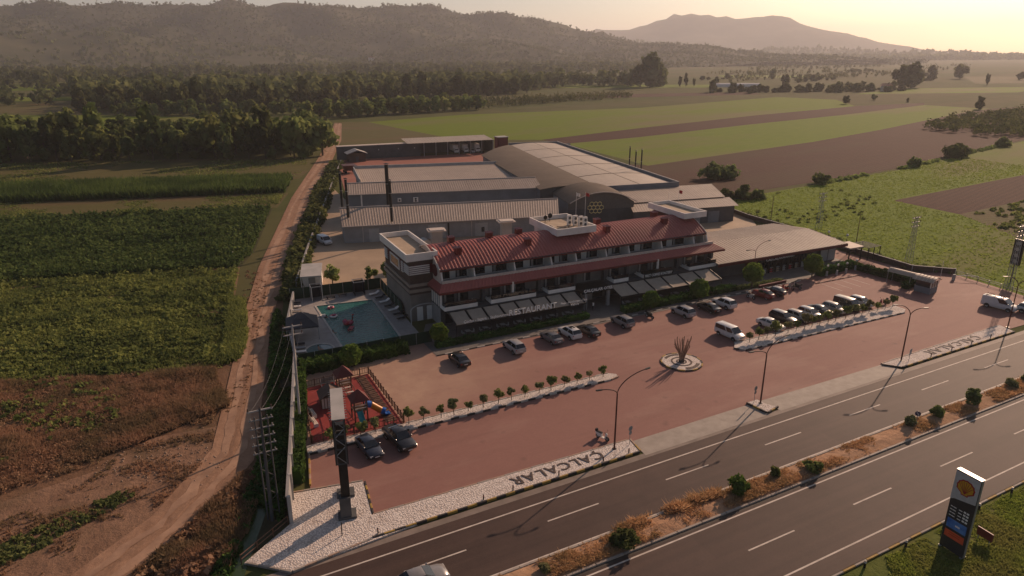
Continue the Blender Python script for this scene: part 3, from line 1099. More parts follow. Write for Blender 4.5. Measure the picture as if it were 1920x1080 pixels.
def shed(label, FL, FR, BR, BL, zf, zb, roofm, wallm, base, over=.5, period=.6, doors=(), panels=0, name='factory_shed'):
    s = Bld(name, label, 'shed', base)
    wb = MB()
    s.part('front_wall', wall_quad(MB(), FL, FR, zf - .12, zf - .12), wallm)
    s.part('side_wall', wall_quad(MB(), FR, BR, zf - .12, zb - .12), wallm)
    s.part('rear_wall', wall_quad(MB(), BR, BL, zb - .12, zb - .12), wallm)
    s.part('side_wall', wall_quad(MB(), BL, FL, zb - .12, zf - .12), wallm)
    fl, fr, br, bl = [Vector((p[0], p[1])) for p in (FL, FR, BR, BL)]
    df = ((fl + fr) - (bl + br)).normalized() * over
    dl = (fl - fr).normalized() * .25
    s.part('roof', corr(MB(), V3(fl + df + dl, zf), V3(fr + df - dl, zf), V3(br - df * .3 - dl, zb), V3(bl - df * .3 + dl, zb), period, .045), roofm)
    gt = MB()
    gt.tube([V3(fl + df + dl, zf - .05), V3(fr + df - dl, zf - .05)], .1, 6)
    s.part('gutter', gt, m_cream)
    rc = MB()
    rc.tube([V3(bl + dl, zb + .06), V3(br - dl, zb + .06)], .14, 6)
    s.part('ridge_capping', rc, m_cream)
    for t0, t1, z0, z1, m in doors:
        s.part('door' if z0 < .3 else 'window', face_box(MB(), fl, fr, t0, t1, z0, z1), m)
    for i in range(panels):
        t = (i + .5) / panels
        s.part('downpipe', face_box(MB(), fl, fr, t - .0012, t + .0012, 0, zf - .15, .12, 0), m_cream)
    return s

def ac_unit(label, loc, rz, h=1.0, w=.95, group=None):
    t = thing('air_conditioner', label, 'air conditioner', loc, rz, group)
    MB().bevbox(-w / 2, w / 2, -.2, .2, .08, h, .03).build('casing', m_white, t)
    for x_ in (-w / 2 + .1, w / 2 - .1):
        MB().box(x_ - .05, x_ + .05, -.18, .18, 0, .08).build('foot', m_steel, t)
    for z in ((h * .5,) if h < 1.2 else (h * .3, h * .72)):
        MB().loft([[(.27 * math.cos(a) , y, z + .27 * math.sin(a)) for a in [2 * PI * k / 14 for k in range(14)]] for y in (-.2, -.225)], True).build('fan_grille', m_dgrey, t)
    return t

# ------------------------------------------------------------------ factory
sA = shed('long low factory shed nearest the hotel with two tall flues', (37.6, 153.3), (86.5, 140.0), (91.0, 147.6), (39.4, 162.4), 4.1, 6.4, m_taupe, m_grey, (60, 150), doors=((.11, .155, 0, 3.2, m_lgrey), (.38, .46, 0, 3.4, m_lgrey), (.47, .478, 0, 3.6, m_black), (.60, .66, 0, 3.2, m_lgrey), (.41, .43, .9, 2.4, m_glass), (.63, .645, 1.0, 2.2, m_black)), panels=6)
sB = shed('middle factory shed with blue grey front wall', (44.2, 174.8), (93.4, 160.0), (95.4, 166.8), (46.2, 182.2), 7.0, 8.5, m_taupe, m_bluegrey, (68, 168), doors=((.07, .077, 0, 6.8, m_white),))
sC = shed('rear factory shed with parapets round a pale roof', (53.2, 192.4), (97.4, 181.2), (101.4, 203.0), (57.9, 215.0), 6.2, 6.9, m_beige, m_bluegrey, (75, 196), over=.1)
for n_, a, b, z in (('parapet', (53.0, 192.2), (57.6, 215.4), 7.5), ('parapet', (57.6, 215.2), (101.6, 203.2), 7.7)):
    sC.part(n_, wall_quad(MB(), a, b, z, z, 5.5, .3), m_lgrey)
ac_unit('white air conditioner on the blue grey shed wall beside a flue', (57.0, 170.6, 4.6), R(-17))
ac_unit('white air conditioner alone on the blue grey shed wall', (61.0, 169.3, 4.4), R(-17), 1.3, 1.3)

def flue(label, x, y, z0, z1, r=.3):
    t = thing('flue_stack', label, 'chimney', (x, y, z0))
    MB().tube([(0, 0, 0), (0, 0, z1 - z0)], r, 10).build('pipe', m_black, t, 40)
    MB().cyl((0, 0, z1 - z0 + .25), r * 1.7, .18, 10, r * .4).tube([(r * .7, 0, z1 - z0), (r * .7, 0, z1 - z0 + .3)], .03, 4).tube([(-r * .7, 0, z1 - z0), (-r * .7, 0, z1 - z0 + .3)], .03, 4).build('rain_cap', m_black, t)
    for f in (.35, .7):
        MB().cyl((0, 0, (z1 - z0) * f), r * 1.2, .12, 10).build('clamp', m_steel, t)
    return t
flue('black flue stack standing behind the corner of the nearest shed', 40.6, 165.2, 0, 14.2)
flue('black flue stack rising through the left end of the nearest shed roof', 39.8, 157.0, 4.9, 14.0)
flue('thickest black flue stack between the first two sheds', 51.8, 163.8, 0, 15.6, .45)
flue('black flue stack rising through the nearest shed roof near its middle', 48.2, 150.6, 4.6, 14.0)

def barrel(mb, FL, FR, BR, BL, ze, rise, nseg=14, th=.12):
    FL, FR, BR, BL = [Vector((p[0], p[1])) for p in (FL, FR, BR, BL)]
    top = []
    for (A, B) in ((FL, FR), (BL, BR)):
        top.append([(A.lerp(B, k / nseg).x, A.lerp(B, k / nseg).y, ze + rise * (1 - (2 * k / nseg - 1) ** 2)) for k in range(nseg + 1)])
    ring = [[p for p in r] + [(p[0], p[1], p[2] - th) for p in r[::-1]] for r in top]
    return mb.loft(ring, True)

def gable_arch(mb, A, B, z0, ze, rise, th=.2, nseg=14):
    A, B = Vector((A[0], A[1])), Vector((B[0], B[1]))
    d = (B - A).normalized()
    n = Vector((-d.y, d.x)) * th
    prof = [(0, z0), (1, z0)] + [(1 - k / nseg, ze + rise * (1 - (1 - 2 * k / nseg) ** 2)) for k in range(nseg + 1)]
    r = [[(A.lerp(B, t).x + o.x, A.lerp(B, t).y + o.y, z) for t, z in prof] for o in (Vector((0, 0)), n)]
    return mb.loft(r, True)

dk = Bld('barrel_roofed_hall', 'dark barrel roofed hall between the sheds and the pale hall', 'hall', (100, 185))
dk.part('roof', barrel(MB(), (91.2, 156.5), (107.2, 152.4), (127.2, 241.5), (104.6, 220.8), 7.15, .75), m_darkroof, 40)
dk.part('front_gable', gable_arch(MB(), (91.6, 157), (106.8, 153.2), 0, 6.98, .7), m_dgrey)
dk.part('side_wall', wall_quad(MB(), (105.2, 220.6), (91.6, 157.4), 7, 7), m_bluegrey)
dk.part('rear_gable', gable_arch(MB(), (105.4, 220.6), (126.6, 240.8), 0, 6.98, .7), m_brown)

bg_ = Bld('pale_roofed_hall', 'large hall with a pale gently arched roof inside parapet walls', 'hall', (120, 190))
bfl, bfr, bbr, bbl = (108.6, 153.4), (132.2, 148.9), (149.7, 243.4), (129.4, 247.6)
bg_.part('front_wall', wall_quad(MB(), bfl, bfr, 7, 7, 0, .35), m_bluegrey)
bg_.part('side_wall', wall_quad(MB(), bfr, bbr, 7, 7, 0, .35), m_bluegrey)
bg_.part('rear_wall', wall_quad(MB(), bbr, bbl, 7, 7, 0, .35), m_bluegrey)
bg_.part('side_wall', wall_quad(MB(), bbl, bfl, 6.2, 6.2, 0, .35), m_bluegrey)
for a, b in ((bfr, bbr), (bbr, bbl)):
    bg_.part('coping', wall_quad(MB(), a, b, 7.1, 7.1, 7.005, .38), m_lgrey)
bi = [Vector(p) for p in (bfl, bfr, bbr, bbl)]
npan = 5
for side in (0, 1):
    for i in range(npan):
        t0, t1 = i / npan + .004, (i + 1) / npan - .004
        s0, s1 = (.03, .494) if side == 0 else (.506, .965)
        rings = []
        for t in (t0, t1):
            L_, R_ = bi[0].lerp(bi[3], t), bi[1].lerp(bi[2], t)
            row = []
            for k in range(6):
                s = s0 + (s1 - s0) * k / 5
                q = L_.lerp(R_, s)
                row.append((q.x, q.y, 6.25 + .65 * (1 - (2 * s - 1) ** 2)))
            rings.append(row)
        bg_.part('roof_panel', MB().loft(rings, False, False), m_bigroof, 60)
und = []
for t in (.005, .995):
    L_, R_ = bi[0].lerp(bi[3], t), bi[1].lerp(bi[2], t)
    und.append([(L_.lerp(R_, s).x, L_.lerp(R_, s).y, 6.17 + .65 * (1 - (2 * s - 1) ** 2)) for s in [.01 + .97 * k / 10 for k in range(11)]])
bg_.part('roof_deck', MB().loft(und, False, False), m_darkroof)
for x, y, h in ((140.6, 183.0, 5.2), (139.9, 178.8, 4.6), (139.0, 174.6, 5.6)):
    pass
for i, (x, y, h) in enumerate(((140.2, 182.6, 12.2), (139.6, 178.6, 11.4), (138.8, 174.6, 12.4))):
    flue('%s of three black flues behind the pale roofed hall' % ('farthest', 'middle', 'nearest')[i], x, y, 0, h, .22)

hh = Bld('barrel_roofed_hall', 'short barrel roofed hall with a honeycomb emblem on its dark front', 'hall', (100, 145))
hfl, hfr, hbr, hbl = (91.4, 142.9), (107.6, 137.4), (111.4, 149.4), (94.8, 155.6)
hh.part('roof', barrel(MB(), (91.2, 142.2), (108.0, 136.6), (111.7, 149.8), (94.6, 156.2), 6.1, 2.6), m_darkroof, 40)
hh.part('front_gable', gable_arch(MB(), hfl, hfr, 4.4, 5.95, 2.5), mat('grey_front', (.13, .125, .115), rough=.6))
hh.part('front_wall', wall_quad(MB(), hfl, hfr, 4.38, 4.38, 0, .25), m_dgrey)
hh.part('side_wall', wall_quad(MB(), hfr, hbr, 5.95, 5.95), m_dgrey)
hh.part('side_wall', wall_quad(MB(), hbl, hfl, 5.95, 5.95), m_bluegrey)
hh.part('verge', (lambda mb: mb.tube([(hfl[0] + (hfr[0] - hfl[0]) * k / 14, hfl[1] + (hfr[1] - hfl[1]) * k / 14 - .9, 6.12 + 2.6 * (1 - (k / 7 - 1) ** 2)) for k in range(15)], .13, 6))(MB()), m_cream)
# honeycomb emblem: ten hexagons in rows of three, four, three
hd = (Vector(hfr) - Vector(hfl)).normalized()
hn = Vector((hd.y, -hd.x))
hc = Vector(hfl) + hd * 7.1 + hn * .18
for row, cnt in ((1, 3), (0, 4), (-1, 3)):
    for k in range(cnt):
        u = (k - (cnt - 1) / 2) * 1.02
        w_ = row * .9
        pts = [(u + .56 * math.sin(2 * PI * j / 6), w_ + .56 * math.cos(2 * PI * j / 6)) for j in range(7)]
        mb = MB()
        mb.tube([(hc.x + hd.x * a, hc.y + hd.y * a, 4.75 + b) for a, b in pts], .11, 5)
        hh.part('honeycomb_cell', mb, mat('gold_paint', (.78, .66, .32), (.70, .58, .28), rough=.4))

# right-hand sheds
rs = Bld('factory_shed', 'right factory shed with two stepped ribbed roofs', 'shed', (122, 140))
rs.part('roof', corr(MB(), (109.0, 139.6, 5.0), (135.8, 134.4, 5.0), (143.2, 147.6, 5.7), (113.4, 153.2, 5.7), .7, .05), m_beige)
rs.part('roof', corr(MB(), (104.6, 133.6, 4.2), (133.6, 127.2, 4.2), (137.3, 134.4, 4.75), (108.4, 140.4, 4.75), .7, .05), m_beige)
rs.part('front_wall', wall_quad(MB(), (105.2, 134.2), (132.8, 128.0), 4.1, 4.1), m_dgrey)
rs.part('side_wall', wall_quad(MB(), (132.9, 128.0), (142.2, 146.8), 4.1, 5.5), m_dgrey)
rs.part('step_fascia', wall_quad(MB(), (109.2, 140.1), (135.4, 134.9), 4.98, 4.98, 4.55, .1), m_brown)
rs.part('shutter_door', face_box(MB(), (105.2, 134.2), (132.8, 128.0), .55, .66, 0, 3.0), m_grey)
rs.part('shutter_door', face_box(MB(), (105.2, 134.2), (132.8, 128.0), .74, .85, 0, 3.0), m_bluegrey)

# rear boundary: long wall and open loading bays
rw = Bld('boundary_building', 'long plain dark rear building at the back of the courtyard', 'building', (85, 281))
rw.part('wall', wall_quad(MB(), (68.8, 280.6), (103.0, 277.2), 5.3, 5.3, 0, 3.0), m_dgrey)
rw.part('coping', wall_quad(MB(), (68.6, 280.5), (103.0, 277.1), 5.5, 5.5, 5.305, 3.2), m_cream)
for t in (.25, .48, .72, .92):
    rw.part('wall_lamp', face_box(MB(), (68.8, 280.6), (103.0, 277.2), t, t + .012, 3.2, 3.7), m_lgrey)
lb = Bld('loading_bay', 'open fronted loading bay with a pale roof at the back of the courtyard', 'building', (118, 278))
lb.part('roof', corr(MB(), (96.5, 274.4, 5.7), (134.0, 270.0, 5.7), (135.5, 283.0, 6.4), (98.0, 287.0, 6.4), 1.3, .09), m_bigroof)
lb.part('rear_wall', wall_quad(MB(), (103.4, 284.0), (135.0, 281.0), 5.6, 5.6), m_dgrey)
lb.part('side_wall', wall_quad(MB(), (134.6, 271.5), (135.2, 281.0), 5.5, 5.5), m_dgrey)
for i in range(7):
    t = i / 6
    lb.part('post', MB().box(103.6 + 30.4 * t - .12, 103.6 + 30.4 * t + .12, 274.3 - 3.4 * t, 274.55 - 3.4 * t, 0, 5.6), m_steel)
hw = Bld('boundary_wall', 'low wall running right from the red steel tower', 'wall', (150, 268))
hw.part('wall_panel', wall_quad(MB(), (135.6, 270.0), (168, 262.0), 3.0, 3.0, 0, .3), m_grey)

hut = Bld('gatehouse', 'small brown gabled hut by the rear gate beside the dirt track', 'hut', (74, 276))
hut.part('wall', MB().prism([(71.2, 272.8), (77.8, 272.2), (78.2, 277.2), (71.6, 277.8)], 0, 3.5), m_brown)
hut.part('roof', MB().loft([[(70.4, 272.2, 3.4), (74.5, 271.4, 4.9), (78.6, 271.6, 3.4), (78.5, 271.6, 3.2), (74.5, 271.4, 4.65), (70.5, 272.2, 3.2)], [(70.8, 278.4, 3.4), (74.9, 277.8, 4.9), (79.0, 277.8, 3.4), (78.9, 277.8, 3.2), (74.9, 277.8, 4.65), (70.9, 278.4, 3.2)]], True), m_lgrey)
hut.part('door', MB().box(73.9, 75.1, 272.3, 272.42, 0, 2.2), m_dgrey)
twr = Bld('steel_tower', 'dark red steel frame tower beside the pale hall', 'tower', (127.6, 250.5))
for dx in (-2, 2):
    for dy in (-1.6, 1.6):
        twr.part('leg', MB().box(127.6 + dx - .15, 127.6 + dx + .15, 250.5 + dy - .15, 250.5 + dy + .15, 0, 9.2), m_redvent)
for z in (4.0, 6.6):
    twr.part('deck', MB().box(125.4, 129.8, 248.7, 252.3, z, z + .2), m_redvent)
for i in range(2):
    twr.part('brace', MB().tube([(125.6, 248.9, 4.2 + i * 2.6), (129.6, 248.9, 6.6 + i * 2.5)], .1, 5).tube([(129.6, 248.9, 4.2 + i * 2.6), (125.6, 248.9, 6.6 + i * 2.5)], .1, 5), m_redvent)
twr.part('cladding', MB().box(125.5, 129.7, 248.75, 252.2, 4.25, 9.15), m_redvent)
twr.part('cap', MB().box(125.2, 130.0, 248.5, 252.5, 9.2, 9.45), m_lgrey)

# red machinery and stacked gear near the court corner
mch = Bld('hopper_trailer', 'rusty red hopper trailer in the corner of the rear courtyard', 'trailer', (64.6, 249))
mch.part('hopper', MB().loft([[(62.8, 247.6, 1.0), (66.4, 246.8, 1.0), (66.8, 250.4, 1.0), (63.2, 251.2, 1.0)], [(62.2, 247.0, 2.9), (67.0, 246.0, 2.9), (67.4, 251.0, 2.9), (62.6, 252.0, 2.9)]], True), m_rust)
for x, y in ((63.2, 247.8), (66.2, 247.2), (63.4, 250.8), (66.6, 250.2)):
    mch.part('wheel', MB().xcyl((x, y, .5), .5, .3), m_rub)

# ------------------------------------------------------------------ hotel
H = thing('hotel', 'three storey hotel with red ribbed arched roof and awnings along its front', 'hotel', (37.9, 95.0, 0), R(-1.7))
def hp(name, mb, m, smooth=None, parent=None):
    return mb.build(name, m, parent or H, smooth)
hp('ground_floor_wall', MB().box(.2, 55.4, 1.2, 14, 0, 3.35), m_dgrey)
hp('first_floor_wall', MB().box(.1, 55.6, 1.8, 14.05, 3.36, 6.55), mat('hotel_grey', (.17, .16, .15), (.13, .125, .12), .7))
hp('floor_slab', MB().box(-.05, 55.8, .4, 14.1, 3.1, 3.34), m_dgrey)
hp('top_floor_wall', MB().box(.6, 54.6, 4.3, 13.6, 6.56, 9.5), m_white)
# ground floor glazing
for i in range(18):
    u = .8 + i * 3.05
    gp = hp('shop_window', MB().box(u, u + 2.5, 1.14, 1.2, .4, 2.9), m_glass)
# first floor french windows, piers and balconies
for u0, u1 in ((.8, 2.6), (3.2, 5.0), (8.8, 10.8), (11.4, 12.6), (13.2, 15.4), (19.2, 21.2), (21.8, 23.6), (27, 28.4), (32.4, 34.4), (38.8, 40.8), (41.6, 43.8), (49.2, 51.2), (52, 54.2)):
    w_ = hp('window', MB().box(u0, u1, 1.72, 1.8, 3.6, 5.9), m_glass)
    MB().box(u0 - .07, u0, 1.68, 1.8, 3.55, 5.97).box(u1, u1 + .07, 1.68, 1.8, 3.55, 5.97).box(u0, u1, 1.68, 1.8, 5.9, 5.97).build('frame', m_dgrey, w_)
    MB().box(u0 + .1, u0 + .45, 1.70, 1.718, 3.65, 5.85).build('curtain', m_curtain, w_)
for i, (u0, u1) in enumerate(((0, 5.5), (8.0, 16.1), (18.6, 23.7), (31.7, 34.7), (38.0, 44.4), (48.5, 54.9))):
    b_ = hp('balcony', MB().box(u0, u1, -.9, 1.79, 3.36, 3.5), m_white)
    MB().box(u0, u1, -.98, -.9, 3.3, 3.95).build('parapet', m_white, b_)
    MB().box(u0 - .06, u0 - .002, -.98, 1.2, 3.3, 3.95).build('parapet', m_white, b_)
    MB().box(u1 + .002, u1 + .06, -.98, 1.2, 3.3, 3.95).build('parapet', m_white, b_)
    MB().box(u0 + .05, u1 - .05, -.93, -.915, 3.95, 4.6).build('glass_rail', m_carglass, b_)
    MB().tube([(u0, -.92, 4.62), (u1, -.92, 4.62)], .03, 5).build('handrail', m_black, b_)
    MB().bevbox(u0 + .7, u0 + 1.3, .2, .8, 3.52, 4.2, .04).bevbox(u1 - 1.5, u1 - .9, .2, .8, 3.52, 4.2, .04).build('planter', m_rub, b_)
for u in (11.95, 41.3):
    hp('pillar', MB().box(u, u + .28, -.6, -.3, 3.96, 6.3), m_white)
for u in (.05, 7.2, 17.6, 24.6, 30.8, 35.6, 47.0, 55.2):
    hp('pier', MB().box(u, u + .5, .9, 1.79, 3.36, 6.5), m_dgrey)
# left flank: slats and wall
for k in range(6):
    hp('slat', MB().box(-.18, .08, .5 + k * .95, .72 + k * .95, 3.4, 6.2), m_white)
hp('flank_wall', MB().box(-.04, .1, 1.2, 6.2, 0, 6.4), m_grey)
# skirt roof
hp('skirt_roof', corr(MB(), (-.7, -.55, 6.25), (57.2, -.55, 6.25), (55.8, 1.25, 7.05), (.55, 1.25, 7.05), .62, .06), m_redroof)
hp('skirt_roof', corr(MB(), (-.7, 6.4, 6.25), (-.7, -.55, 6.25), (.55, 1.25, 7.05), (.55, 6.4, 7.05), .62, .06), m_redroof)
hp('skirt_roof', corr(MB(), (57.2, -.55, 6.25), (57.2, 6.4, 6.25), (55.8, 6.4, 7.05), (55.8, 1.25, 7.05), .62, .06), m_redroof)
hp('eave_fascia', MB().box(-.7, 57.2, -.56, -.46, 5.9, 6.22).box(-.71, -.6, -.46, 6.4, 5.9, 6.22).box(57.1, 57.2, -.46, 6.4, 5.9, 6.22), m_redvent)
hp('soffit', MB().box(-.6, 57.1, -.46, 1.8, 5.98, 6.05), m_dgrey)
# top terrace: coping, slanted fins, windows
hp('terrace_coping', MB().box(.5, 55.7, 1.26, 1.56, 6.9, 7.5), m_cream)
hp('terrace_floor', MB().box(.7, 55.5, 1.56, 4.3, 6.6, 6.7), m_lgrey)
fins = (.6, 6.2, 13.5, 20.5, 25.4, 31.6, 36.5, 43.8, 51.3, 54.5)
for u in fins:
    prof = [(1.6, 6.72), (4.3, 6.72), (4.3, 9.7), (2.3, 9.3), (1.95, 8.4), (1.6, 7.56)]
    hp('fin_wall', MB().loft([[(uu, v, z) for v, z in prof] for uu in (u, u + .2)], True), m_white)
for a, b in zip(fins, fins[1:]):
    wd = b - a
    spans = ((.4, wd * .40), (wd * .58, wd - .35)) if wd > 4 else ((.4, wd * .45),)
    for s0, s1 in spans:
        w_ = hp('window', MB().box(a + s0 + .2, a + s1, 4.22, 4.3, 6.9, 9.15), m_glass)
        MB().box(a + s0 + .14, a + s0 + .2, 4.18, 4.3, 6.85, 9.2).box(a + s1, a + s1 + .06, 4.18, 4.3, 6.85, 9.2).box((a * 2 + s0 + s1 + .2) / 2 - .03, (a * 2 + s0 + s1 + .2) / 2 + .03, 4.19, 4.219, 6.9, 9.15).build('frame', m_dgrey, w_)
        MB().box(a + s0 + .3, a + s0 + .75, 4.2, 4.216, 6.95, 9.1).build('curtain', m_curtain, w_)
# main arched roof
def arcz(s):
    return 0
roof = MB()
prof = []
for k in range(17):
    s = k / 16
    v = 1.7 + s * 12.6
    z = 9.15 + 2.45 * (1 - abs(2 * s - .98) ** 1.65) + (.25 * s if s < .5 else .25 * (1 - s))
    prof.append((v, z))
n_r = 87
rows = []
for v, z in prof:
    row = []
    for i in range(n_r):
        for f, h in ((0, 0), (.5, 0), (.62, .085), (.88, .085)):
            row.append((.35 + 53.9 * (i + f) / n_r, v, z + h))
    row.append((54.25, v, z))
    rows.append(row)
hp('roof', roof.loft(rows, False, False), m_redroof)
hp('roof_underside', MB().loft([[(.4, v, z - .12) for v, z in prof], [(54.2, v, z - .12) for v, z in prof]], False, False), m_dgrey)
for u in (.3, 54.2):
    hp('verge_trim', MB().tube([(u, v, z + .02) for v, z in prof], .15, 6), m_cream)
hp('eave_trim', MB().box(.3, 54.3, 1.62, 1.72, 8.95, 9.11), m_redvent)
# end gables
for u in (.42, 53.9):
    pr = [(1.7, 7.0)] + [(v, z - .14) for v, z in prof[1:-1]] + [(14.2, 7.0)]
    hp('gable_wall', MB().loft([[(uu, v, z) for v, z in pr] for uu in (u, u + .16)], True), m_cream)
hp('gable_medallion', MB().loft([[(uu, 4.2 + 1.15 * math.cos(2 * PI * k / 20), 8.6 + 1.0 * math.sin(2 * PI * k / 20)) for k in range(20)] for uu in (.34, .415)], True), m_maroon)
def roofz(v):
    for (v0, z0), (v1, z1) in zip(prof, prof[1:]):
        if v0 <= v <= v1:
            return z0 + (z1 - z0) * (v - v0) / (v1 - v0)
    return prof[-1][1]
for u, v in ((4.9, 8.4), (4.6, 4.6), (11.9, 8.4), (17.6, 8.5), (17.4, 4.6), (33.9, 8.6), (33.8, 5.2), (47.2, 9.0), (46.9, 5.4)):
    z = roofz(v)
    b_ = hp('roof_vent', MB().box(u - .5, u + .5, v - .5, v + .5, z - .35, z + .95), m_redvent)
    cp = MB()
    for k in range(3):
        cp.loft([[(u - .62 + k * .42, v - .62, z + .96), (u - .41 + k * .42, v - .62, z + 1.12), (u - .22 + k * .42, v - .62, z + .96)], [(u - .62 + k * .42, v + .62, z + .96), (u - .41 + k * .42, v + .62, z + 1.12), (u - .22 + k * .42, v + .62, z + .96)]], True)
    cp.build('cap', mat('pale_red_metal', (.34, .15, .13), rough=.5), b_)
# roof trays
def tray(u0, u1, v0, v1, z0, z1, floorm):
    t = hp('roof_tray', MB().box(u0, u1, v0, v1, z0, z0 + .3), floorm)
    th = .25
    MB().box(u0 - .02, u1 + .02, v0 - th, v0 - .002, z0 - .15, z1).build('parapet', m_white, t)
    MB().box(u0 - .02, u1 + .02, v1 + .002, v1 + th, z0 - .15, z1).build('parapet', m_white, t)
    MB().box(u0 - th, u0 - .022, v0 - th, v1 + th, z0 - .15, z1 - .003).build('parapet', m_white, t)
    MB().box(u1 + .022, u1 + th, v0 - th, v1 + th, z0 - .15, z1 - .003).build('parapet', m_white, t)
    return t
tray(23.3, 30.8, 4.6, 14.6, 11.65, 12.7, m_tan)
hp('plant_room', MB().box(23.8, 30.2, 6.2, 14.2, 9.0, 11.49), m_white)
tray(51.3, 56.2, 4.8, 15.8, 11.75, 12.7, m_tan)
hp('stair_tower', MB().box(52.0, 56.0, 7.5, 15.4, 0, 11.4), m_maroon)
# left stair tower
hp('tower_base', MB().box(-3.5, .4, 5.2, 19.2, 0, 4.6), m_warm)
for i, (z0, z1, m, o) in enumerate(((4.6, 5.0, m_brown, .12), (5.0, 5.5, m_tanband, .3), (5.5, 5.95, m_brown, .1), (5.95, 6.4, m_tanband, .22), (6.4, 8.05, m_brown, .0), (8.05, 9.6, m_maroon, .02), (9.6, 10.35, m_brown, .1))):
    hp('tower_band', MB().box(-3.5 - o, .4 + o * .3, 5.2 - o, 19.2 + o, z0 + .001, z1), m)
tray(-3.9, .9, 4.9, 19.5, 10.5, 11.6, m_tan)
for k in range(5):
    z = 8.0 + k * .32
    hp('louvre', MB().box(-3.72, -.2, 4.98, 5.14, z, z + .17).box(-3.74, -3.56, 4.98, 7.6, z, z + .17), m_white)
for k in range(6):
    z = 7.6 + k * .32
    hp('louvre', MB().box(-3.68, -3.53, 17.2, 18.9, z, z + .15), m_white)
    hp('louvre', MB().box(-3.68, -3.53, 8.4, 9.4, z, z + .15), m_white)
hp('window_surround', MB().box(-3.66, -3.53, 10.4, 15.6, 7.4, 7.65).box(-3.66, -3.53, 10.4, 15.6, 9.1, 9.35).box(-3.66, -3.53, 10.4, 10.7, 7.65, 9.1).box(-3.66, -3.53, 15.3, 15.6, 7.65, 9.1), m_white)
hp('window', MB().box(-3.6, -3.53, 10.7, 15.3, 7.66, 9.09), m_glass)
# side entrance under the tower
hp('door', MB().box(-2.6, -1.6, 5.1, 5.19, 0, 2.4), m_white)
hp('door', MB().box(-.9, .1, 5.1, 5.19, 0, 2.4), m_white)
hp('entrance_arch', MB().tube([(-4.2 + 4.6 * (1 - math.cos(PI * k / 10)) / 2, 3.4, 2.6 + .9 * math.sin(PI * k / 10)) for k in range(11)], .09, 6).tube([(-4.2, 3.4, 0), (-4.2, 3.4, 2.6)], .09, 6).tube([(.4, 3.4, 0), (.4, 3.4, 2.6)], .09, 6), m_lgrey)
# awnings
def awning(u0, u1, n, vb, zb, vf, zf):
    step = (u1 - u0) / n
    for i in range(n):
        a, b = u0 + i * step + .2, u0 + (i + 1) * step - .2
        rings = []
        for k in range(5):
            t = k / 4
            v = vb + (vf - vb) * t
            z = zb + (zf - zb) * t - .06 * math.sin(PI * t)
            rings.append([(a, v, z), ((a + b) / 2, v, z - .04), (b, v, z), (b, v, z - .05), ((a + b) / 2, v, z - .09), (a, v, z - .05)])
        p = hp('awning_panel', MB().loft(rings, True), m_fabric)
    for i in range(n + 1):
        a = u0 + i * step
        hp('awning_beam', MB().tube([(a, vb, zb + .03), (a, vf, zf + .03)], .09, 5), m_black)
        if i % 2 == 0 or i == n:
            hp('awning_post', MB().tube([(a, vf, 0), (a, vf, zf)], .07, 6), m_black)
    hp('awning_gutter', MB().box(u0 - .1, u1 + .1, vf - .12, vf, zf - .12, zf + .1), m_black)
    hp('awning_wall_plate', MB().box(u0 - .1, u1 + .1, vb, vb + .15, zb - .15, zb + .1), m_black)
    hp('terrace_roof', MB().box(u0, u1, vb + .16, 1.2, zb - .2, zb - .05), m_dgrey)
awning(.3, 23.4, 8, -1.6, 3.25, -5.0, 2.3)
awning(30.4, 52.6, 6, -1.6, 3.25, -5.2, 2.25)
hp('entrance_canopy', MB().box(24.0, 30.2, -3.0, 1.1, 3.0, 3.35), m_black)
hp('entrance_column', MB().box(24.6, 25.1, -2.8, -2.3, 0, 3.0).box(29.2, 29.7, -2.8, -2.3, 0, 3.0), m_grey)
hp('entrance_door', MB().box(26.2, 28.6, 1.06, 1.14, 0, 2.6), m_curtain)
RX = (R(90), 0, 0)
m_sign = mat('sign_letters', (.82, .80, .76), (.76, .74, .70), rough=.5)
hp('sign_rail', MB().box(1.4, 23.0, -5.16, -5.14, 2.35, 2.42), m_black)
sign_text('sign_lettering', 'RESTAURANT', 8.6, .95, m_sign, H, (13.4, -5.2, 2.95), RX)
sign_text('sign_lettering', 'Çorba - Izgara - Saçkavurma', 7.6, .55, m_sign, H, (5.2, -5.2, 2.75), RX, .02)
sign_text('sign_lettering', 'Pizza - Hamburger - Tost', 5.0, .42, m_sign, H, (21.0, -5.2, 2.95), RX, .02)
sign_text('sign_lettering', 'Kahve', 1.5, .34, m_sign, H, (21.2, -5.2, 2.45), RX, .02)
sign_text('sign_lettering', 'ÇALÇALAR OTEL', 5.8, .62, m_sign, H, (27.1, -3.1, 3.5), RX)
hp('sign_board', MB().box(38.1, 44.6, -1.12, -1.0, 3.3, 4.05), m_black)
sign_text('sign_lettering', 'FIRST COFFEE ROASTERY', 6.1, .5, m_sign, H, (41.3, -1.16, 3.68), RX, .02)
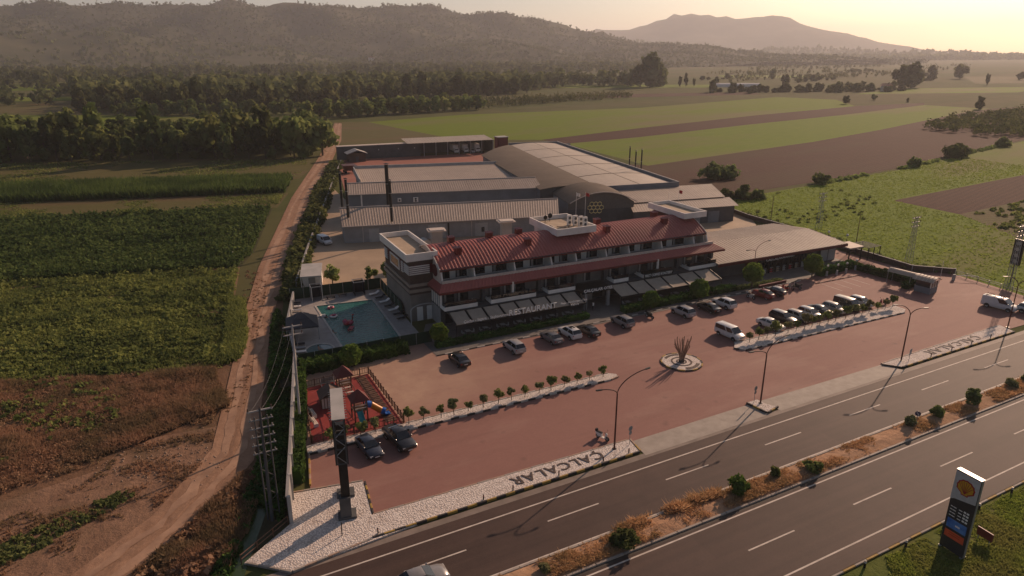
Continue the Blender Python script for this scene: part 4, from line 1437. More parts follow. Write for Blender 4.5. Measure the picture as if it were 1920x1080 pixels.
# flank tables and chairs on the terrace
def table_set(label, u, v, grp):
    c_ = Matrix.Rotation(R(-1.7), 4, 'Z') @ Vector((u, v, 0)) + Vector((37.9, 95, 0))
    t = thing('cafe_table', label, 'table', (c_.x, c_.y, .1), R(-1.7), grp)
    MB().bevbox(-.4, .4, -.4, .4, .7, .75, .02).build('table_top', m_lgrey, t)
    MB().cyl((0, 0, .03), .05, .68, 8).cyl((0, 0, 0), .25, .03, 10).build('pedestal', m_black, t)
def chair(label, u, v, rz, grp):
    c_ = Matrix.Rotation(R(-1.7), 4, 'Z') @ Vector((u, v, 0)) + Vector((37.9, 95, 0))
    t = thing('cafe_chair', label, 'chair', (c_.x, c_.y, .1), rz, grp)
    MB().bevbox(-.22, .22, -.22, .22, .42, .47, .02).build('seat', m_lgrey, t)
    MB().bevbox(-.22, .22, .18, .23, .47, .9, .02).build('backrest', m_lgrey, t)
    for sx in (-.19, .19):
        for sy in (-.19, .19):
            MB().tube([(sx, sy, 0), (sx, sy, .42)], .02, 4).build('leg', m_black, t)
for u in (2.5, 5.5, 8.5, 11.5, 14.5, 17.5, 20.5):
    table_set('cafe table in the shade under the restaurant awning', u, -4.1, 'tables under the restaurant awning')
    chair('pale cafe chair in the shade under the restaurant awning', u - .8, -4.1, R(90), 'chairs under the restaurant awning')
    chair('pale cafe chair in the shade under the restaurant awning', u + .8, -4.1, R(-90), 'chairs under the restaurant awning')
for u in (32.5, 36, 39.5, 43, 46.5, 50):
    table_set('cafe table in the shade under the coffee shop awning', u, -4.2, 'tables under the coffee shop awning')
    chair('pale cafe chair in the shade under the coffee shop awning', u - .8, -4.2, R(90), 'chairs under the coffee shop awning')
# things standing on the middle roof tray
def on_roof(u, v):
    q = Matrix.Rotation(R(-1.7), 4, 'Z') @ Vector((u, v, 0)) + Vector((37.9, 95, 0))
    return q.x, q.y
for i, (u, v) in enumerate(((28.2, 9.0), (29.0, 8.3), (29.6, 7.4), (29.9, 6.4))):
    x, y = on_roof(u, v)
    ac_unit('%s tall white condenser on the middle roof tray, counted from the left' % ORD[i], (x, y, 11.95), R(-1.7), 1.9, .85, 'condensers on the roof tray')
x, y = on_roof(26.5, 13.2)
dish = thing('satellite_dish', 'dark dish at the back of the middle roof tray', 'dish', (x, y, 11.95))
MB().tube([(0, 0, 0), (0, 0, .9)], .05, 6).build('mast', m_black, dish)
MB().ball((0, -.1, 1.1), .5, .16, .5).build('reflector', m_black, dish)
x, y = on_roof(25.4, 13.0)
dish = thing('satellite_dish', 'left of the two dark dishes on the middle roof tray', 'dish', (x, y, 11.95))
MB().tube([(0, 0, 0), (0, 0, .7)], .05, 6).build('mast', m_black, dish)
MB().ball((0, -.1, .9), .42, .14, .42).build('reflector', m_black, dish)
for i, (u, v, a, l_) in enumerate(((25.6, 7.0, 20, 2.4), (26.8, 6.2, -15, 3.0), (27.4, 7.8, 50, 2.0), (25.0, 9.5, 80, 2.2), (26.2, 8.4, -40, 1.6))):
    x, y = on_roof(u, v)
    tag(MB().box(-l_ / 2, l_ / 2, -.1, .1, 0, .09).build('plank', m_cream if i % 2 else m_wood, None, None, (x, y, 11.955 + .001 * i), R(a)), 'loose plank lying on the middle roof tray', 'plank', 'planks on the roof tray')
# service shafts behind the hotel
for i, (x, y, h) in enumerate(((51.6, 131.5, 6.3), (68.2, 131.8, 6.3))):
    t = thing('service_shaft', ('left' if i == 0 else 'right') + ' concrete shaft with a flat cap behind the hotel', 'shaft', (x, y, 0), R(-12))
    MB().box(-1.1, 1.1, -1, 1, 0, h).build('wall', m_lgrey, t)
    MB().box(-1.9, 1.9, -1.4, 1.4, h, h + .25).box(-1.5, 1.5, -1.1, 1.1, h + .25, h + .4).build('cap', m_cream, t)
tk = thing('water_tank', 'pale round tank beside the left concrete shaft', 'tank', (48.6, 130.6, 0))
MB().xcyl((0, 0, 4.2), 1.0, 2.2, 16).build('drum', m_lgrey, tk, 40)
MB().box(-.9, .9, -.8, .8, 0, 3.25).build('stand', m_grey, tk)

# ------------------------------------------------------------------ shop on the right
S = Bld('shop', 'single storey shop with a beige ribbed gable roof right of the hotel', 'shop', (110, 98))
S.part('roof', corr(MB(), (92.4, 91.4, 3.95), (126.9, 90.0, 3.95), (126.6, 100.0, 5.0), (93.6, 101.6, 5.0), .8, .06), m_beige)
S.part('roof', corr(MB(), (126.5, 109.4, 4.1), (94.4, 111.0, 4.1), (93.6, 101.6, 5.0), (126.6, 100.0, 5.0), .8, .06), m_beige)
S.part('fascia', wall_quad(MB(), (92.3, 91.3), (127.0, 89.9), 3.92, 3.92, 3.35, .12), m_maroon)
S.part('fascia', wall_quad(MB(), (127.05, 90.1), (126.75, 109.4), 3.92, 3.92, 3.35, .12), m_maroon)
S.part('wall', MB().prism([(93.6, 94.2), (121.6, 93.0), (121.6, 92.2), (126.2, 92.0), (126.0, 108.6), (95.0, 110.2)], 0, 3.9), m_dgrey)
S.part('wall_panel', MB().box(121.7, 123.8, 92.0, 92.1, .15, 3.2), m_lgrey)
S.part('wall_panel', MB().box(123.95, 126.0, 91.9, 92.0, .15, 3.2), m_lgrey)
S.part('brick_pier', MB().box(101.8, 103.8, 92.4, 93.7, 0, 3.4), m_maroon)
S.part('sign_board', MB().box(104.4, 113.2, 91.25, 91.38, 2.7, 3.35), m_black)
sgn = sign_text('sign_lettering', 'CALCALARMARKET', 8.0, .5, m_sign, S.root, (108.8 - 110, 91.2 - 98, 3.03), RX, .02)
for i in range(7):
    x = 104.6 + i * 2.3
    S.part('shop_window', MB().box(x, x + 2.0, 93.0 - i * .0, 93.6, .3, 2.5), m_glass)
S.part('soffit', MB().prism([(92.6, 91.6), (126.8, 90.2), (126.8, 92.5), (92.6, 94.5)], 3.3, 3.34), m_dgrey)
# goods before the shop
for i in range(9):
    x = 105 + i * 1.75
    t = thing('display_stand', '%s display stand from the left before the shop windows' % ORD[i], 'display stand', (x, 91.6 - .03 * i, .1), 0, 'display stands before the shop')
    for z in (.1, .55, 1.0):
        MB().box(-.5, .5, -.25, .25, z, z + .05).build('shelf', m_steel, t)
    MB().box(-.52, -.5, -.25, .25, 0, 1.3).box(.5, .52, -.25, .25, 0, 1.3).build('frame', m_black, t)
    MB().bevbox(-.4, .4, -.2, .2, .15, .42, .05).bevbox(-.4, .35, -.2, .2, .6, .85, .05).build('goods', (m_lgrey, m_redp, m_tan)[i % 3], t)
# canopy and gate beside the shop
cnp = Bld('canopy', 'flat roofed canopy over the gate beside the shop', 'canopy', (129, 91))
cnp.part('roof', MB().prism([(126.9, 89.2), (131.0, 89.0), (131.8, 93.2), (127.4, 93.6)], 2.75, 3.05), m_beige)
for x, y in ((127.3, 89.5), (130.8, 89.3), (131.4, 92.9), (127.6, 93.2)):
    cnp.part('post', MB().box(x - .1, x + .1, y - .1, y + .1, 0, 2.75), m_black)
pg2 = Bld('pergola', 'dark open pergola frame next to the flat canopy', 'pergola', (133.5, 90))
for x in (131.6, 133.4, 135.4):
    for y in (88.2, 92.4):
        pg2.part('post', MB().box(x - .07, x + .07, y - .07, y + .07, 0, 2.7), m_black)
for k in range(8):
    pg2.part('slat', MB().box(131.3, 135.7, 88.2 + k * .58, 88.36 + k * .58, 2.72, 2.82), m_dgrey)

# ------------------------------------------------------------------ vehicles
def car_profile(kind):
    # (x, z_bottom, z_top, half width) along the length, front = +x ; greenhouse belt/roof
    if kind == 'sedan':
        return dict(L=4.55, W=.9, body=[(-2.27, .42, .78, .74), (-2.2, .3, .95, .84), (-1.7, .24, 1.02, .9), (-.6, .22, .97, .91), (.8, .22, .95, .91), (1.7, .24, .86, .88), (2.15, .28, .74, .80), (2.27, .4, .6, .68)],
                    belt=(-1.75, .98, 1.0), roof=(-1.05, .18, 1.43), wb=(-1.35, 1.38), r=.32)
    if kind == 'hatch':
        return dict(L=4.1, W=.88, body=[(-2.05, .42, .85, .76), (-1.98, .3, 1.0, .85), (-1.5, .24, 1.0, .88), (-.4, .22, .97, .89), (.9, .22, .95, .89), (1.6, .24, .86, .86), (1.98, .28, .72, .78), (2.05, .4, .6, .66)],
                    belt=(-2.0, 1.0, .98), roof=(-1.62, .2, 1.5), wb=(-1.25, 1.25), r=.32)
    if kind == 'suv':
        return dict(L=4.5, W=.94, body=[(-2.25, .5, .98, .80), (-2.18, .36, 1.12, .9), (-1.7, .3, 1.12, .94), (-.4, .28, 1.08, .95), (1.0, .28, 1.06, .95), (1.8, .3, .98, .92), (2.18, .34, .84, .84), (2.25, .5, .7, .74)],
                    belt=(-2.18, 1.02, 1.1), roof=(-1.75, .25, 1.68), wb=(-1.35, 1.38), r=.37)
    if kind == 'van':
        return dict(L=4.7, W=.95, body=[(-2.35, .45, 1.0, .9), (-2.32, .3, 1.15, .93), (-1.7, .26, 1.15, .95), (-.4, .25, 1.12, .95), (1.2, .25, 1.1, .95), (1.9, .28, 1.0, .92), (2.28, .32, .82, .84), (2.35, .45, .66, .74)],
                    belt=(-2.34, 1.5, 1.12), roof=(-2.28, .75, 1.86), wb=(-1.45, 1.45), r=.33)
    if kind == 'pickup':
        return dict(L=5.3, W=.96, body=[(-2.65, .55, 1.0, .92), (-2.6, .42, 1.1, .94), (-1.9, .36, 1.12, .95), (-.4, .34, 1.12, .95), (1.2, .34, 1.12, .96), (2.1, .38, 1.08, .94), (2.55, .42, .95, .88), (2.65, .55, .8, .8)],
                    belt=(-.95, 1.25, 1.12), roof=(-.7, .55, 1.8), wb=(-1.6, 1.65), r=.4)
    return dict(L=4.3, W=.85, body=[(-2.15, .5, .75, .5), (-2.0, .36, 1.0, .66), (-1.4, .3, 1.15, .74), (-.3, .3, 1.08, .74), (.7, .3, 1.05, .66), (1.5, .32, 1.0, .48), (1.95, .36, .9, .40), (2.1, .45, .75, .3)],
                belt=(-1.75, .75, 1.08), roof=(-1.1, .25, 1.55), wb=(-1.25, 1.3), r=.33)

CAR_CACHE = {}
def car_parts(kind, paint, roofpaint=None):
    key = (kind, paint.name, roofpaint.name if roofpaint else '')
    if key in CAR_CACHE:
        return CAR_CACHE[key]
    P = car_profile(kind)
    W = P['W']
    out = []       # (name, mesh, loc, children)
    rings = []
    for x, zb, zt, hw in P['body']:
        rings.append([(x, -hw * .86, zb), (x, -hw * .98, zb + .14), (x, -hw, zb + (zt - zb) * .55), (x, -hw * .95, zt - .06), (x, -hw * .84, zt), (x, 0, zt + .03),
                      (x, hw * .84, zt), (x, hw * .95, zt - .06), (x, hw, zb + (zt - zb) * .55), (x, hw * .98, zb + .14), (x, hw * .86, zb)])
    body = MB().loft(rings, True)
    if kind == 'classic':
        for x in P['wb']:
            for sy in (-1, 1):
                body.ball((x, sy * .68, .5), .62, .2, .42, 12, 6)
        body.box(-.9, .9, -.82, -.62, .3, .4).box(-.9, .9, .62, .82, .3, .4)
    if kind == 'pickup':
        pass
    out.append(('body', body.mesh('body', paint, 40), []))
    b0, b1, zb = P['belt']
    r0, r1, zr = P['roof']
    hb, hr = W * .86, W * .70
    if kind == 'van':
        hb, hr = W * .93, W * .84
    if kind == 'classic':
        hb, hr = W * .78, W * .62
    # corners: belt rear/front, roof rear/front
    def side(sy):
        return [(b0 + .02, sy * hb, zb), (b1, sy * hb, zb), (r1, sy * hr, zr - .05), (r0, sy * hr, zr - .05)]
    sl, sr = side(-1), side(1)
    def lerp(a, b, t):
        return tuple(a[i] + (b[i] - a[i]) * t for i in range(3))
    def inset(q, k=.07):
        c_ = tuple(sum(p[i] for p in q) / 4 for i in range(3))
        return [lerp(p, c_, k) for p in q]
    cabin = MB()
    # solid cabin shell in body colour with glazing proud of it
    cabin.loft([[sl[0], sl[1], sr[1], sr[0]], [sl[3], sl[2], sr[2], sr[3]]], True)
    out.append(('cabin', cabin.mesh('cabin', paint), []))
    rm = roofpaint or paint
    rp = MB()
    k = .06
    xs_ = [r0 - .02, r0 + .2, (r0 + r1) / 2, r1 - .15, r1 + .02]
    zo = [-.04, .005, .03, .01, -.04]
    rp.loft([[(x, -hr, zr - .05 + o * .2), (x, -hr * .85, zr + o), (x, 0, zr + o + .02), (x, hr * .85, zr + o), (x, hr, zr - .05 + o * .2)] for x, o in zip(xs_, zo)], False, False)
    out.append(('roof_panel', rp.mesh('roof_panel', rm, 50), []))
    def pane(name, q, off):
        q = inset(q, .06)
        o = Vector(off)
        q2 = [tuple(Vector(p) + o) for p in q]
        mb = MB().loft([q, q2], True)
        out.append((name, mb.mesh(name, m_carglass), []))
    pane('windscreen', [sl[1], sr[1], sr[2], sl[2]], (.025, 0, .02))
    pane('rear_window', [sr[0], sl[0], sl[3], sr[3]], (-.025, 0, .02))
    nwin = 2 if kind != 'pickup' else 2
    for s_, sy in ((sl, -1), (sr, 1)):
        cuts = (0, .5, 1) if kind not in ('van',) else (0, .62, 1)
        for i in range(2):
            a, b = cuts[i] + .015, cuts[i + 1] - .015
            if kind == 'van' and i == 0 and rm.name.startswith('car_white_panel'):
                continue
            q = [lerp(s_[0], s_[1], a), lerp(s_[0], s_[1], b), lerp(s_[3], s_[2], b), lerp(s_[3], s_[2], a)]
            pane('side_window', q, (0, sy * .02, .01))
    if kind == 'pickup':
        bed = MB().box(-2.5, -1.05, -.78, .78, 1.13, 1.16)
        out.append(('bed_cover', bed.mesh('bed_cover', m_rub), []))
        out.append(('roll_bar', MB().tube([(-1.15, -.8, 1.1), (-1.2, -.75, 1.6), (-1.2, .75, 1.6), (-1.15, .8, 1.1)], .05, 6).mesh('roll_bar', m_chrome), []))
    r = P['r']
    wheel_me = MB().xcyl((0, 0, 0), r, .22, 18).mesh('wheel', m_rub, 40)
    rim_me = MB().xcyl((0, 0, 0), r * .66, .235, 12).mesh('rim', m_steel, 40)
    wy = P['W'] - .13 if kind != 'classic' else .72
    for x in P['wb']:
        for sy in (-1, 1):
            out.append(('wheel', wheel_me, [('rim', rim_me)], (x, sy * wy, r)))
            if kind != 'classic':
                arch = MB().loft([[(x + (r + .07) * math.cos(PI * j / 10), sy * (P['W'] * .5), r + (r + .07) * math.sin(PI * j / 10)) for j in range(11)], [(x + (r + .07) * math.cos(PI * j / 10), sy * (P['W'] + .012), r + (r + .07) * math.sin(PI * j / 10)) for j in range(11)]], True)
                out.append(('wheel_arch', arch.mesh('wheel_arch', m_rub), []))
    fx = P['L'] / 2
    zt = P['body'][-2][2]
    zr_ = P['body'][1][2]
    hw = P['body'][-2][3]
    hwr = P['body'][1][3]
    head = mat('headlight_lens', (.55, .55, .53), rough=.15)
    tail = mat('tail_light_lens', (.30, .02, .015), rough=.2)
    for sy in (-1, 1):
        out.append(('headlight', MB().bevbox(fx - .3, fx - .03, sy * hw * .78 - .17, sy * hw * .78 + .17, zt - .22, zt - .06, .03).mesh('headlight', head), []))
        out.append(('tail_light', MB().bevbox(-fx + .01, -fx + .18, sy * hwr * .8 - .14, sy * hwr * .8 + .14, zr_ - .28, zr_ - .08, .03).mesh('tail_light', tail), []))
        out.append(('mirror', MB().bevbox(b1 - .28, b1 - .12, sy * (hb + .12) - .09, sy * (hb + .12) + .09, zb + .02, zb + .17, .03).mesh('mirror', paint), []))
    plate = mat('number_plate', (.7, .7, .68), rough=.5)
    out.append(('number_plate', MB().box(fx - .03, fx + .01, -.26, .26, .42, .53).mesh('number_plate', plate), []))
    out.append(('number_plate', MB().box(-fx - .01, -fx + .05, -.26, .26, .6, .71).mesh('number_plate', plate), []))
    out.append(('grille', MB().bevbox(fx - .12, fx + .005, -hw * .5, hw * .5, zt - .25, zt - .12, .02).mesh('grille', m_black), []))
    CAR_CACHE[key] = out
    return out

def car(kind, paint, label, loc, heading, roofpaint=None, name='parked_car', cat='car', group='cars parked on the forecourt', z=.062):
    t = thing(name, label, cat, (loc[0], loc[1], z), R(heading), group)
    for e in car_parts(kind, paint, roofpaint):
        o = inst(e[0], e[1], t, e[3] if len(e) > 3 else (0, 0, 0))
        for cn, cm in e[2]:
            inst(cn, cm, o)
    return t

cp = {k: paint_mat('car_' + k, c) for k, c in dict(white=(.66, .64, .61), silver=(.36, .35, .34), grey=(.13, .13, .135), black=(.014, .014, .016), navy=(.025, .032, .05), beige=(.50, .43, .36), red=(.20, .02, .018), white_panel=(.64, .62, .60), darkvan=(.045, .05, .06), greysuv=(.22, .21, .205)).items()}
car('sedan', cp['black'], 'black sedan parked alone nearest the pool fence', (35.0, 82.2), 92)
car('suv', cp['silver'], 'silver estate car parked second from the pool fence', (43.9, 82.4), 91)
car('sedan', cp['grey'], 'dark grey sedan left of the white car with a dark sunroof', (50.6, 82.8), 92)
c_ = car('suv', cp['white'], 'white car with a dark sunroof parked before the restaurant', (54.0, 83.0), 92)
MB().box(-1.0, -.1, -.42, .42, 1.70, 1.725).build('sunroof', m_carglass, c_)
car('sedan', cp['black'], 'black sedan right of the white car with a dark sunroof', (57.1, 82.4), 93)
car('suv', cp['greysuv'], 'grey people carrier parked before the hotel entrance', (64.1, 83.0), 92)
car('suv', cp['silver'], 'silver hatchback parked right of the scooter before the coffee shop', (75.7, 81.8), 92)
car('sedan', cp['black'], 'black car with a pale rear window beside the white estate', (81.0, 81.4), 92)
car('suv', cp['white'], 'white estate car between a black car and the vintage red car', (84.7, 81.6), 92)
car('classic', cp['red'], 'vintage dark red car with round fenders', (94.3, 81.9), 100)
car('classic', cp['black'], 'vintage black car with a pale roof beside the red one', (97.4, 82.0), 100, cp['silver'])
car('van', cp['white'], 'white minivan parked across the left end of the right car row', (75.8, 71.2), -86)
car('sedan', cp['white'], 'white coupe parked at the left of the right car row', (84.4, 71.0), -84)
car('suv', cp['black'], 'large black vehicle parked right of the white coupe', (88.2, 71.9), -86, cp['silver'])
car('hatch', cp['beige'], 'beige estate right of the large black vehicle', (91.0, 71.2), -86)
car('hatch', cp['white'], 'small white car between the beige estate and a dark blue car', (93.9, 71.3), -86)
car('sedan', cp['navy'], 'dark blue saloon in the middle of the right car row', (96.6, 71.4), -86)
car('hatch', cp['beige'], 'pale beige hatchback right of the dark blue saloon', (99.5, 71.0), -86, cp['beige'])
car('van', cp['darkvan'], 'dark van with a beige roof in the right car row', (102.9, 71.0), -86, cp['beige'])
car('hatch', cp['white'], 'white car at the right end of the right car row', (106.3, 70.9), -86)
car('sedan', cp['navy'], 'dark blue sedan parked nearest the billboard', (17.0, 65.9), -84)
car('pickup', cp['black'], 'black pickup with a bright grille beside the playground', (20.5, 65.9), -82)
v_ = car('van', cp['white_panel'], 'white panel van with a roof rack near the right entrance', (125.8, 58.7), -82, cp['white_panel'], 'panel_van', 'van', None)
v_.scale = (1.12, 1.05, 1.08)
for dy in (-.6, -.2, .2, .6):
    MB().tube([(-2.1, dy, 1.98), (.4, dy, 1.98)], .03, 5).build('roof_rack_rail', m_redvent, v_)
for x in (-1.9, -.8, .3):
    MB().box(x - .04, x + .04, -.7, .7, 1.9, 1.955).build('roof_rack_bar', m_steel, v_)
car('van', cp['white_panel'], 'small white van parked beside the long shed wall', (33.5, 155.4), -78, cp['white_panel'], 'panel_van', 'van', None, .055)
car('sedan', cp['greysuv'], 'grey car driving past at the bottom edge', (14.9, 44.2), 0, None, 'passing_car', 'car', None, .055)
car('suv', cp['white'], 'white car cut off by the right edge near the last lamp', (128.0, 54.6), -80)

def truck(label, x, y, rz):
    t = thing('box_truck', label, 'truck', (x, y, .06), rz, 'trucks in the loading bay')
    MB().bevbox(-1.15, 1.15, 0, 5.2, 1.0, 3.5, .05).build('cargo_box', m_white, t)
    MB().loft([[(-1.0, -1.7, .5), (1.0, -1.7, .5), (1.0, -.1, .5), (-1.0, -.1, .5)], [(-1.0, -1.7, 1.4), (1.0, -1.7, 1.4), (1.0, -.1, 1.4), (-1.0, -.1, 1.4)], [(-.9, -1.25, 2.3), (.9, -1.25, 2.3), (.9, -.1, 2.3), (-.9, -.1, 2.3)]], True).build('cab', m_white, t)
    MB().quad((-.85, -1.69, 1.45), (.85, -1.69, 1.45), (.8, -1.29, 2.2), (-.8, -1.29, 2.2)).build('windscreen', m_carglass, t)
    MB().box(-1, 1, -1.3, 5.0, .55, .75).build('chassis', m_black, t)
    for sx in (-1, 1):
        for yy in (-.9, 3.6):
            w_ = MB().loft([[(sx * .9 + dx, yy + .45 * math.cos(2 * PI * k / 12), .45 + .45 * math.sin(2 * PI * k / 12)) for k in range(12)] for dx in (-.13, .13)], True)
            w_.build('wheel', m_rub, t)
truck('left white box truck standing in the loading bay', 119.2, 277.6, R(-6))
truck("middle white box truck standing in the loading bay", 123.6, 277.2, R(-6))
truck('right white box truck standing in the loading bay', 128.8, 276.2, R(-6))
car('hatch', cp['white'], 'small white car between the trucks in the loading bay', (126.2, 275.6), -96, None, 'parked_car', 'car', None)

def motorbike(label, loc, heading, bodym, name='scooter', scoot=True, cat='scooter', group=None):
    t = thing(name, label, cat, (loc[0], loc[1], .064), R(heading), group)
    for x in (-.62, .62):
        w_ = MB().xcyl((x, 0, .29), .29, .12, 14).build('wheel', m_rub, t, 40)
        MB().xcyl((x, 0, .29), .17, .13, 10).build('rim', m_steel, w_, 40)
    b = MB()
    if scoot:
        b.loft([[(-.95, -.1, .62), (-.95, .1, .62), (-.95, .1, .75), (-.95, -.1, .75)], [(-.6, -.19, .42), (-.6, .19, .42), (-.6, .17, .8), (-.6, -.17, .8)], [(-.1, -.17, .3), (-.1, .17, .3), (-.1, .15, .74), (-.1, -.15, .74)]], True)
        b.box(-.12, .36, -.17, .17, .26, .34)
        b.loft([[(.34, -.2, .28), (.34, .2, .28), (.46, .2, .3), (.46, -.2, .3)], [(.44, -.2, .75), (.44, .2, .75), (.56, .16, .75), (.56, -.16, .75)], [(.44, -.12, 1.0), (.44, .12, 1.0), (.52, .1, 1.0), (.52, -.1, 1.0)]], True)
    else:
        b.loft([[(-.8, -.08, .75), (-.8, .08, .75), (-.8, .08, .84), (-.8, -.08, .84)], [(-.1, -.14, .55), (-.1, .14, .55), (-.1, .14, .82), (-.1, -.14, .82)], [(.3, -.16, .6), (.3, .16, .6), (.3, .14, .95), (.3, -.14, .95)], [(.5, -.08, .7), (.5, .08, .7), (.5, .06, .9), (.5, -.06, .9)]], True)
        b.box(-.3, .3, -.16, .16, .25, .56)
    b.build('body', bodym, t, 40)
    MB().bevbox(-.78, -.08, -.15, .15, .78, .88, .03).build('seat', m_rub, t)
    MB().tube([(.42, -.34, 1.06), (.46, 0, 1.02), (.42, .34, 1.06)], .02, 5).build('handlebar', m_black, t)
    MB().tube([(.62, 0, .29), (.46, 0, 1.0)], .045, 6).build('fork', m_steel, t)
    MB().ball((.56, 0, .86), .09, .11, .09, 8, 5).build('headlight', m_lampwhite, t)
    MB().bevbox(-.98, -.72, -.17, .17, .84, 1.12, .04).build('top_box', m_rub if scoot else bodym, t)
    for sy in (-1, 1):
        MB().ball((.42, sy * .34, 1.22), .03, .07, .05, 6, 4).build('mirror', m_black, t)
    return t
motorbike('white scooter parked on the red paving beside the gravel bed', (41.2, 55.8), -70, m_white)
motorbike('dark motorbike parked between the grey people carrier and the silver hatchback', (69.9, 83.3), -80, m_rub, 'motorbike', False, 'motorbike')
motorbike('dark motorbike with a pale fairing left of the vintage red car', (91.9, 82.4), -80, m_lgrey, 'motorbike', False, 'motorbike')
motorbike('red scooter leftmost of three right of the vintage black car', (100.9, 82.8), 80, m_redp)
motorbike('grey scooter middle of three right of the vintage black car', (102.3, 82.6), 75, m_grey)
motorbike('black motorbike rightmost of three right of the vintage black car', (103.7, 82.4), 100, m_rub, 'motorbike', False, 'motorbike')
motorbike('red and white scooter at the far end of the right gravel strip', (110.0, 69.4), 170, m_redp)

# ------------------------------------------------------------------ street furniture
def lamp_post(label, x, y, h, arms, r=.11, m=m_rust):
    t = thing('street_lamp', label, 'street lamp', (x, y, .1), 0, 'street lamps')
    MB().cyl((0, 0, 0), .26, .12, 12).build('base_plate', m_black, t)
    MB().tube([(0, 0, .1), (0, 0, h * .5), (0, 0, h)], [r, r * .85, r * .7], 8).build('pole', m, t, 40)
    for dx, dy, dz in arms:
        pts = []
        for k in range(10):
            q = k / 9
            pts.append((dx * (1 - math.cos(q * PI / 2)) , dy * (1 - math.cos(q * PI / 2)), h + dz * math.sin(q * PI / 2)))
        a = MB().tube(pts, r * .55, 6).build('arm', m, t, 40)
        d = Vector((dx, dy, 0)).normalized()
        p = Vector(pts[-1])
        n_ = Vector((-d.y, d.x, 0))
        hd_ = MB()
        hd_.loft([[tuple(p + d * s + n_ * w + Vector((0, 0, z))) for w, z in ((-.1 * f, -.05), (.1 * f, -.05), (.08 * f, .06), (-.08 * f, .06))] for s, f in ((-.1, .6), (.1, 1.3), (.55, 1.3), (.68, .6))], True)
        hd_.build('lamp_head', m_black, a)
    return t
lamp_post('street lamp on the lettered gravel bed nearest the billboard', 41.1, 53.4, 6.9, ((4.0, .4, 1.9), (-1.8, .4, .75)))
lamp_post('street lamp on the small gravel triangle', 63.5, 53.4, 6.75, ((3.6, .4, 1.7), (-2.0, .3, .7)))
lamp_post('street lamp at the near end of the far gravel bed', 90.9, 53.1, 6.95, ((-1.7, 1.0, 1.6), (1.7, -.7, 1.1)))
lamp_post('street lamp at the far end of the far gravel bed by the entrance', 117.8, 53.1, 6.95, ((-1.7, 1.0, 1.6), (1.7, -.7, 1.1)))
lamp_post('slim dark lamp rising before the shop roof', 101.4, 91.0, 5.2, ((3.4, .3, 1.7), (-1.6, .2, .5)), .08)

def round_sign(label, x, y, h, rz, two=True, m=m_grey, name='road_sign'):
    t = thing(name, label, 'sign', (x, y, .18), rz)
    MB().tube([(0, 0, 0), (0, 0, h)], .035, 6).build('post', m_steel, t)
    for i, z in enumerate((h - .3, h - .85) if two else (h - .3,)):
        rr = .32 if i == 0 else .24
        MB().loft([[(rr * math.cos(2 * PI * k / 18), yy, z + rr * math.sin(2 * PI * k / 18)) for k in range(18)] for yy in (-.05, -.035)], True).build('sign_plate', m, t)
    return t
round_sign('pair of grey round signs on one post beside the first street lamp', 43.1, 53.3, 2.4, R(10))
round_sign('pair of grey round signs on one post by the small gravel triangle', 62.9, 53.9, 2.3, R(10))
sq = thing('road_sign', 'pale square sign at the near end of the far gravel bed', 'sign', (91.7, 52.5, .2), R(15))
MB().tube([(0, 0, 0), (0, 0, 1.2)], .035, 6).build('post', m_steel, sq)
MB().box(-.45, .45, -.05, -.03, 1.0, 1.9).build('sign_plate', m_lgrey, sq)
ms_ = round_sign('round blue arrow sign standing in the median', 75.3, 40.8, 2.0, R(-60), False, mat('sign_blue', (.08, .06, .10)))
MB().loft([[(-.16, yy, 1.88), (-.06, yy, 1.88), (.1, yy, 1.6), (.18, yy, 1.6), (.08, yy, 1.48), (-.02, yy, 1.6), (.03, yy, 1.6)] for yy in (-.06, -.052)], True).build('arrow', m_white, ms_)
# reflector posts
for i, x in enumerate((13.6, 24.3, 27.6, 33.0, 38.6, 42.0, 96, 101, 106, 111)):
    t = thing('marker_post', 'thin dark post on the gravel kerb beside the highway', 'post', (x, 51.95, .18), 0, 'marker posts along the gravel kerb')
    MB().box(-.05, .05, -.05, .05, 0, .6).build('post', m_black, t)
    MB().box(-.055, .055, -.055, -.05, .42, .52).build('reflector', m_redp, t)
bp_ = thing('marker_post', 'short dark post standing out on the gravel below the billboard', 'post', (10.6, 53.2, .2))
MB().tube([(0, 0, 0), (.05, 0, 1.4)], .05, 6).build('post', m_black, bp_)

# verge kerb and bollards by the fuel station
vk = struct(MB().box(20, 120, 28.3, 28.55, .02, .05).build('verge_kerb', m_conc), 'yellow and dark kerb of the fuel station verge')
kerb_row(vk, (44, 28.75), (94, 28.75), 1.5, [m_yellow, m_conc], .16)
for i in range(7):
    t = thing('bollard', '%s small dark bollard along the verge kerb, counted from the bottom' % ORD[i], 'bollard', (49.2 + i * 5.6, 28.3, .06), 0, 'bollards along the verge')
    MB().cyl((0, 0, 0), .11, .7, 10, .09).build('post', m_black, t, 40)
    MB().cyl((0, 0, .5), .105, .12, 10).build('band', m_white, t, 40)

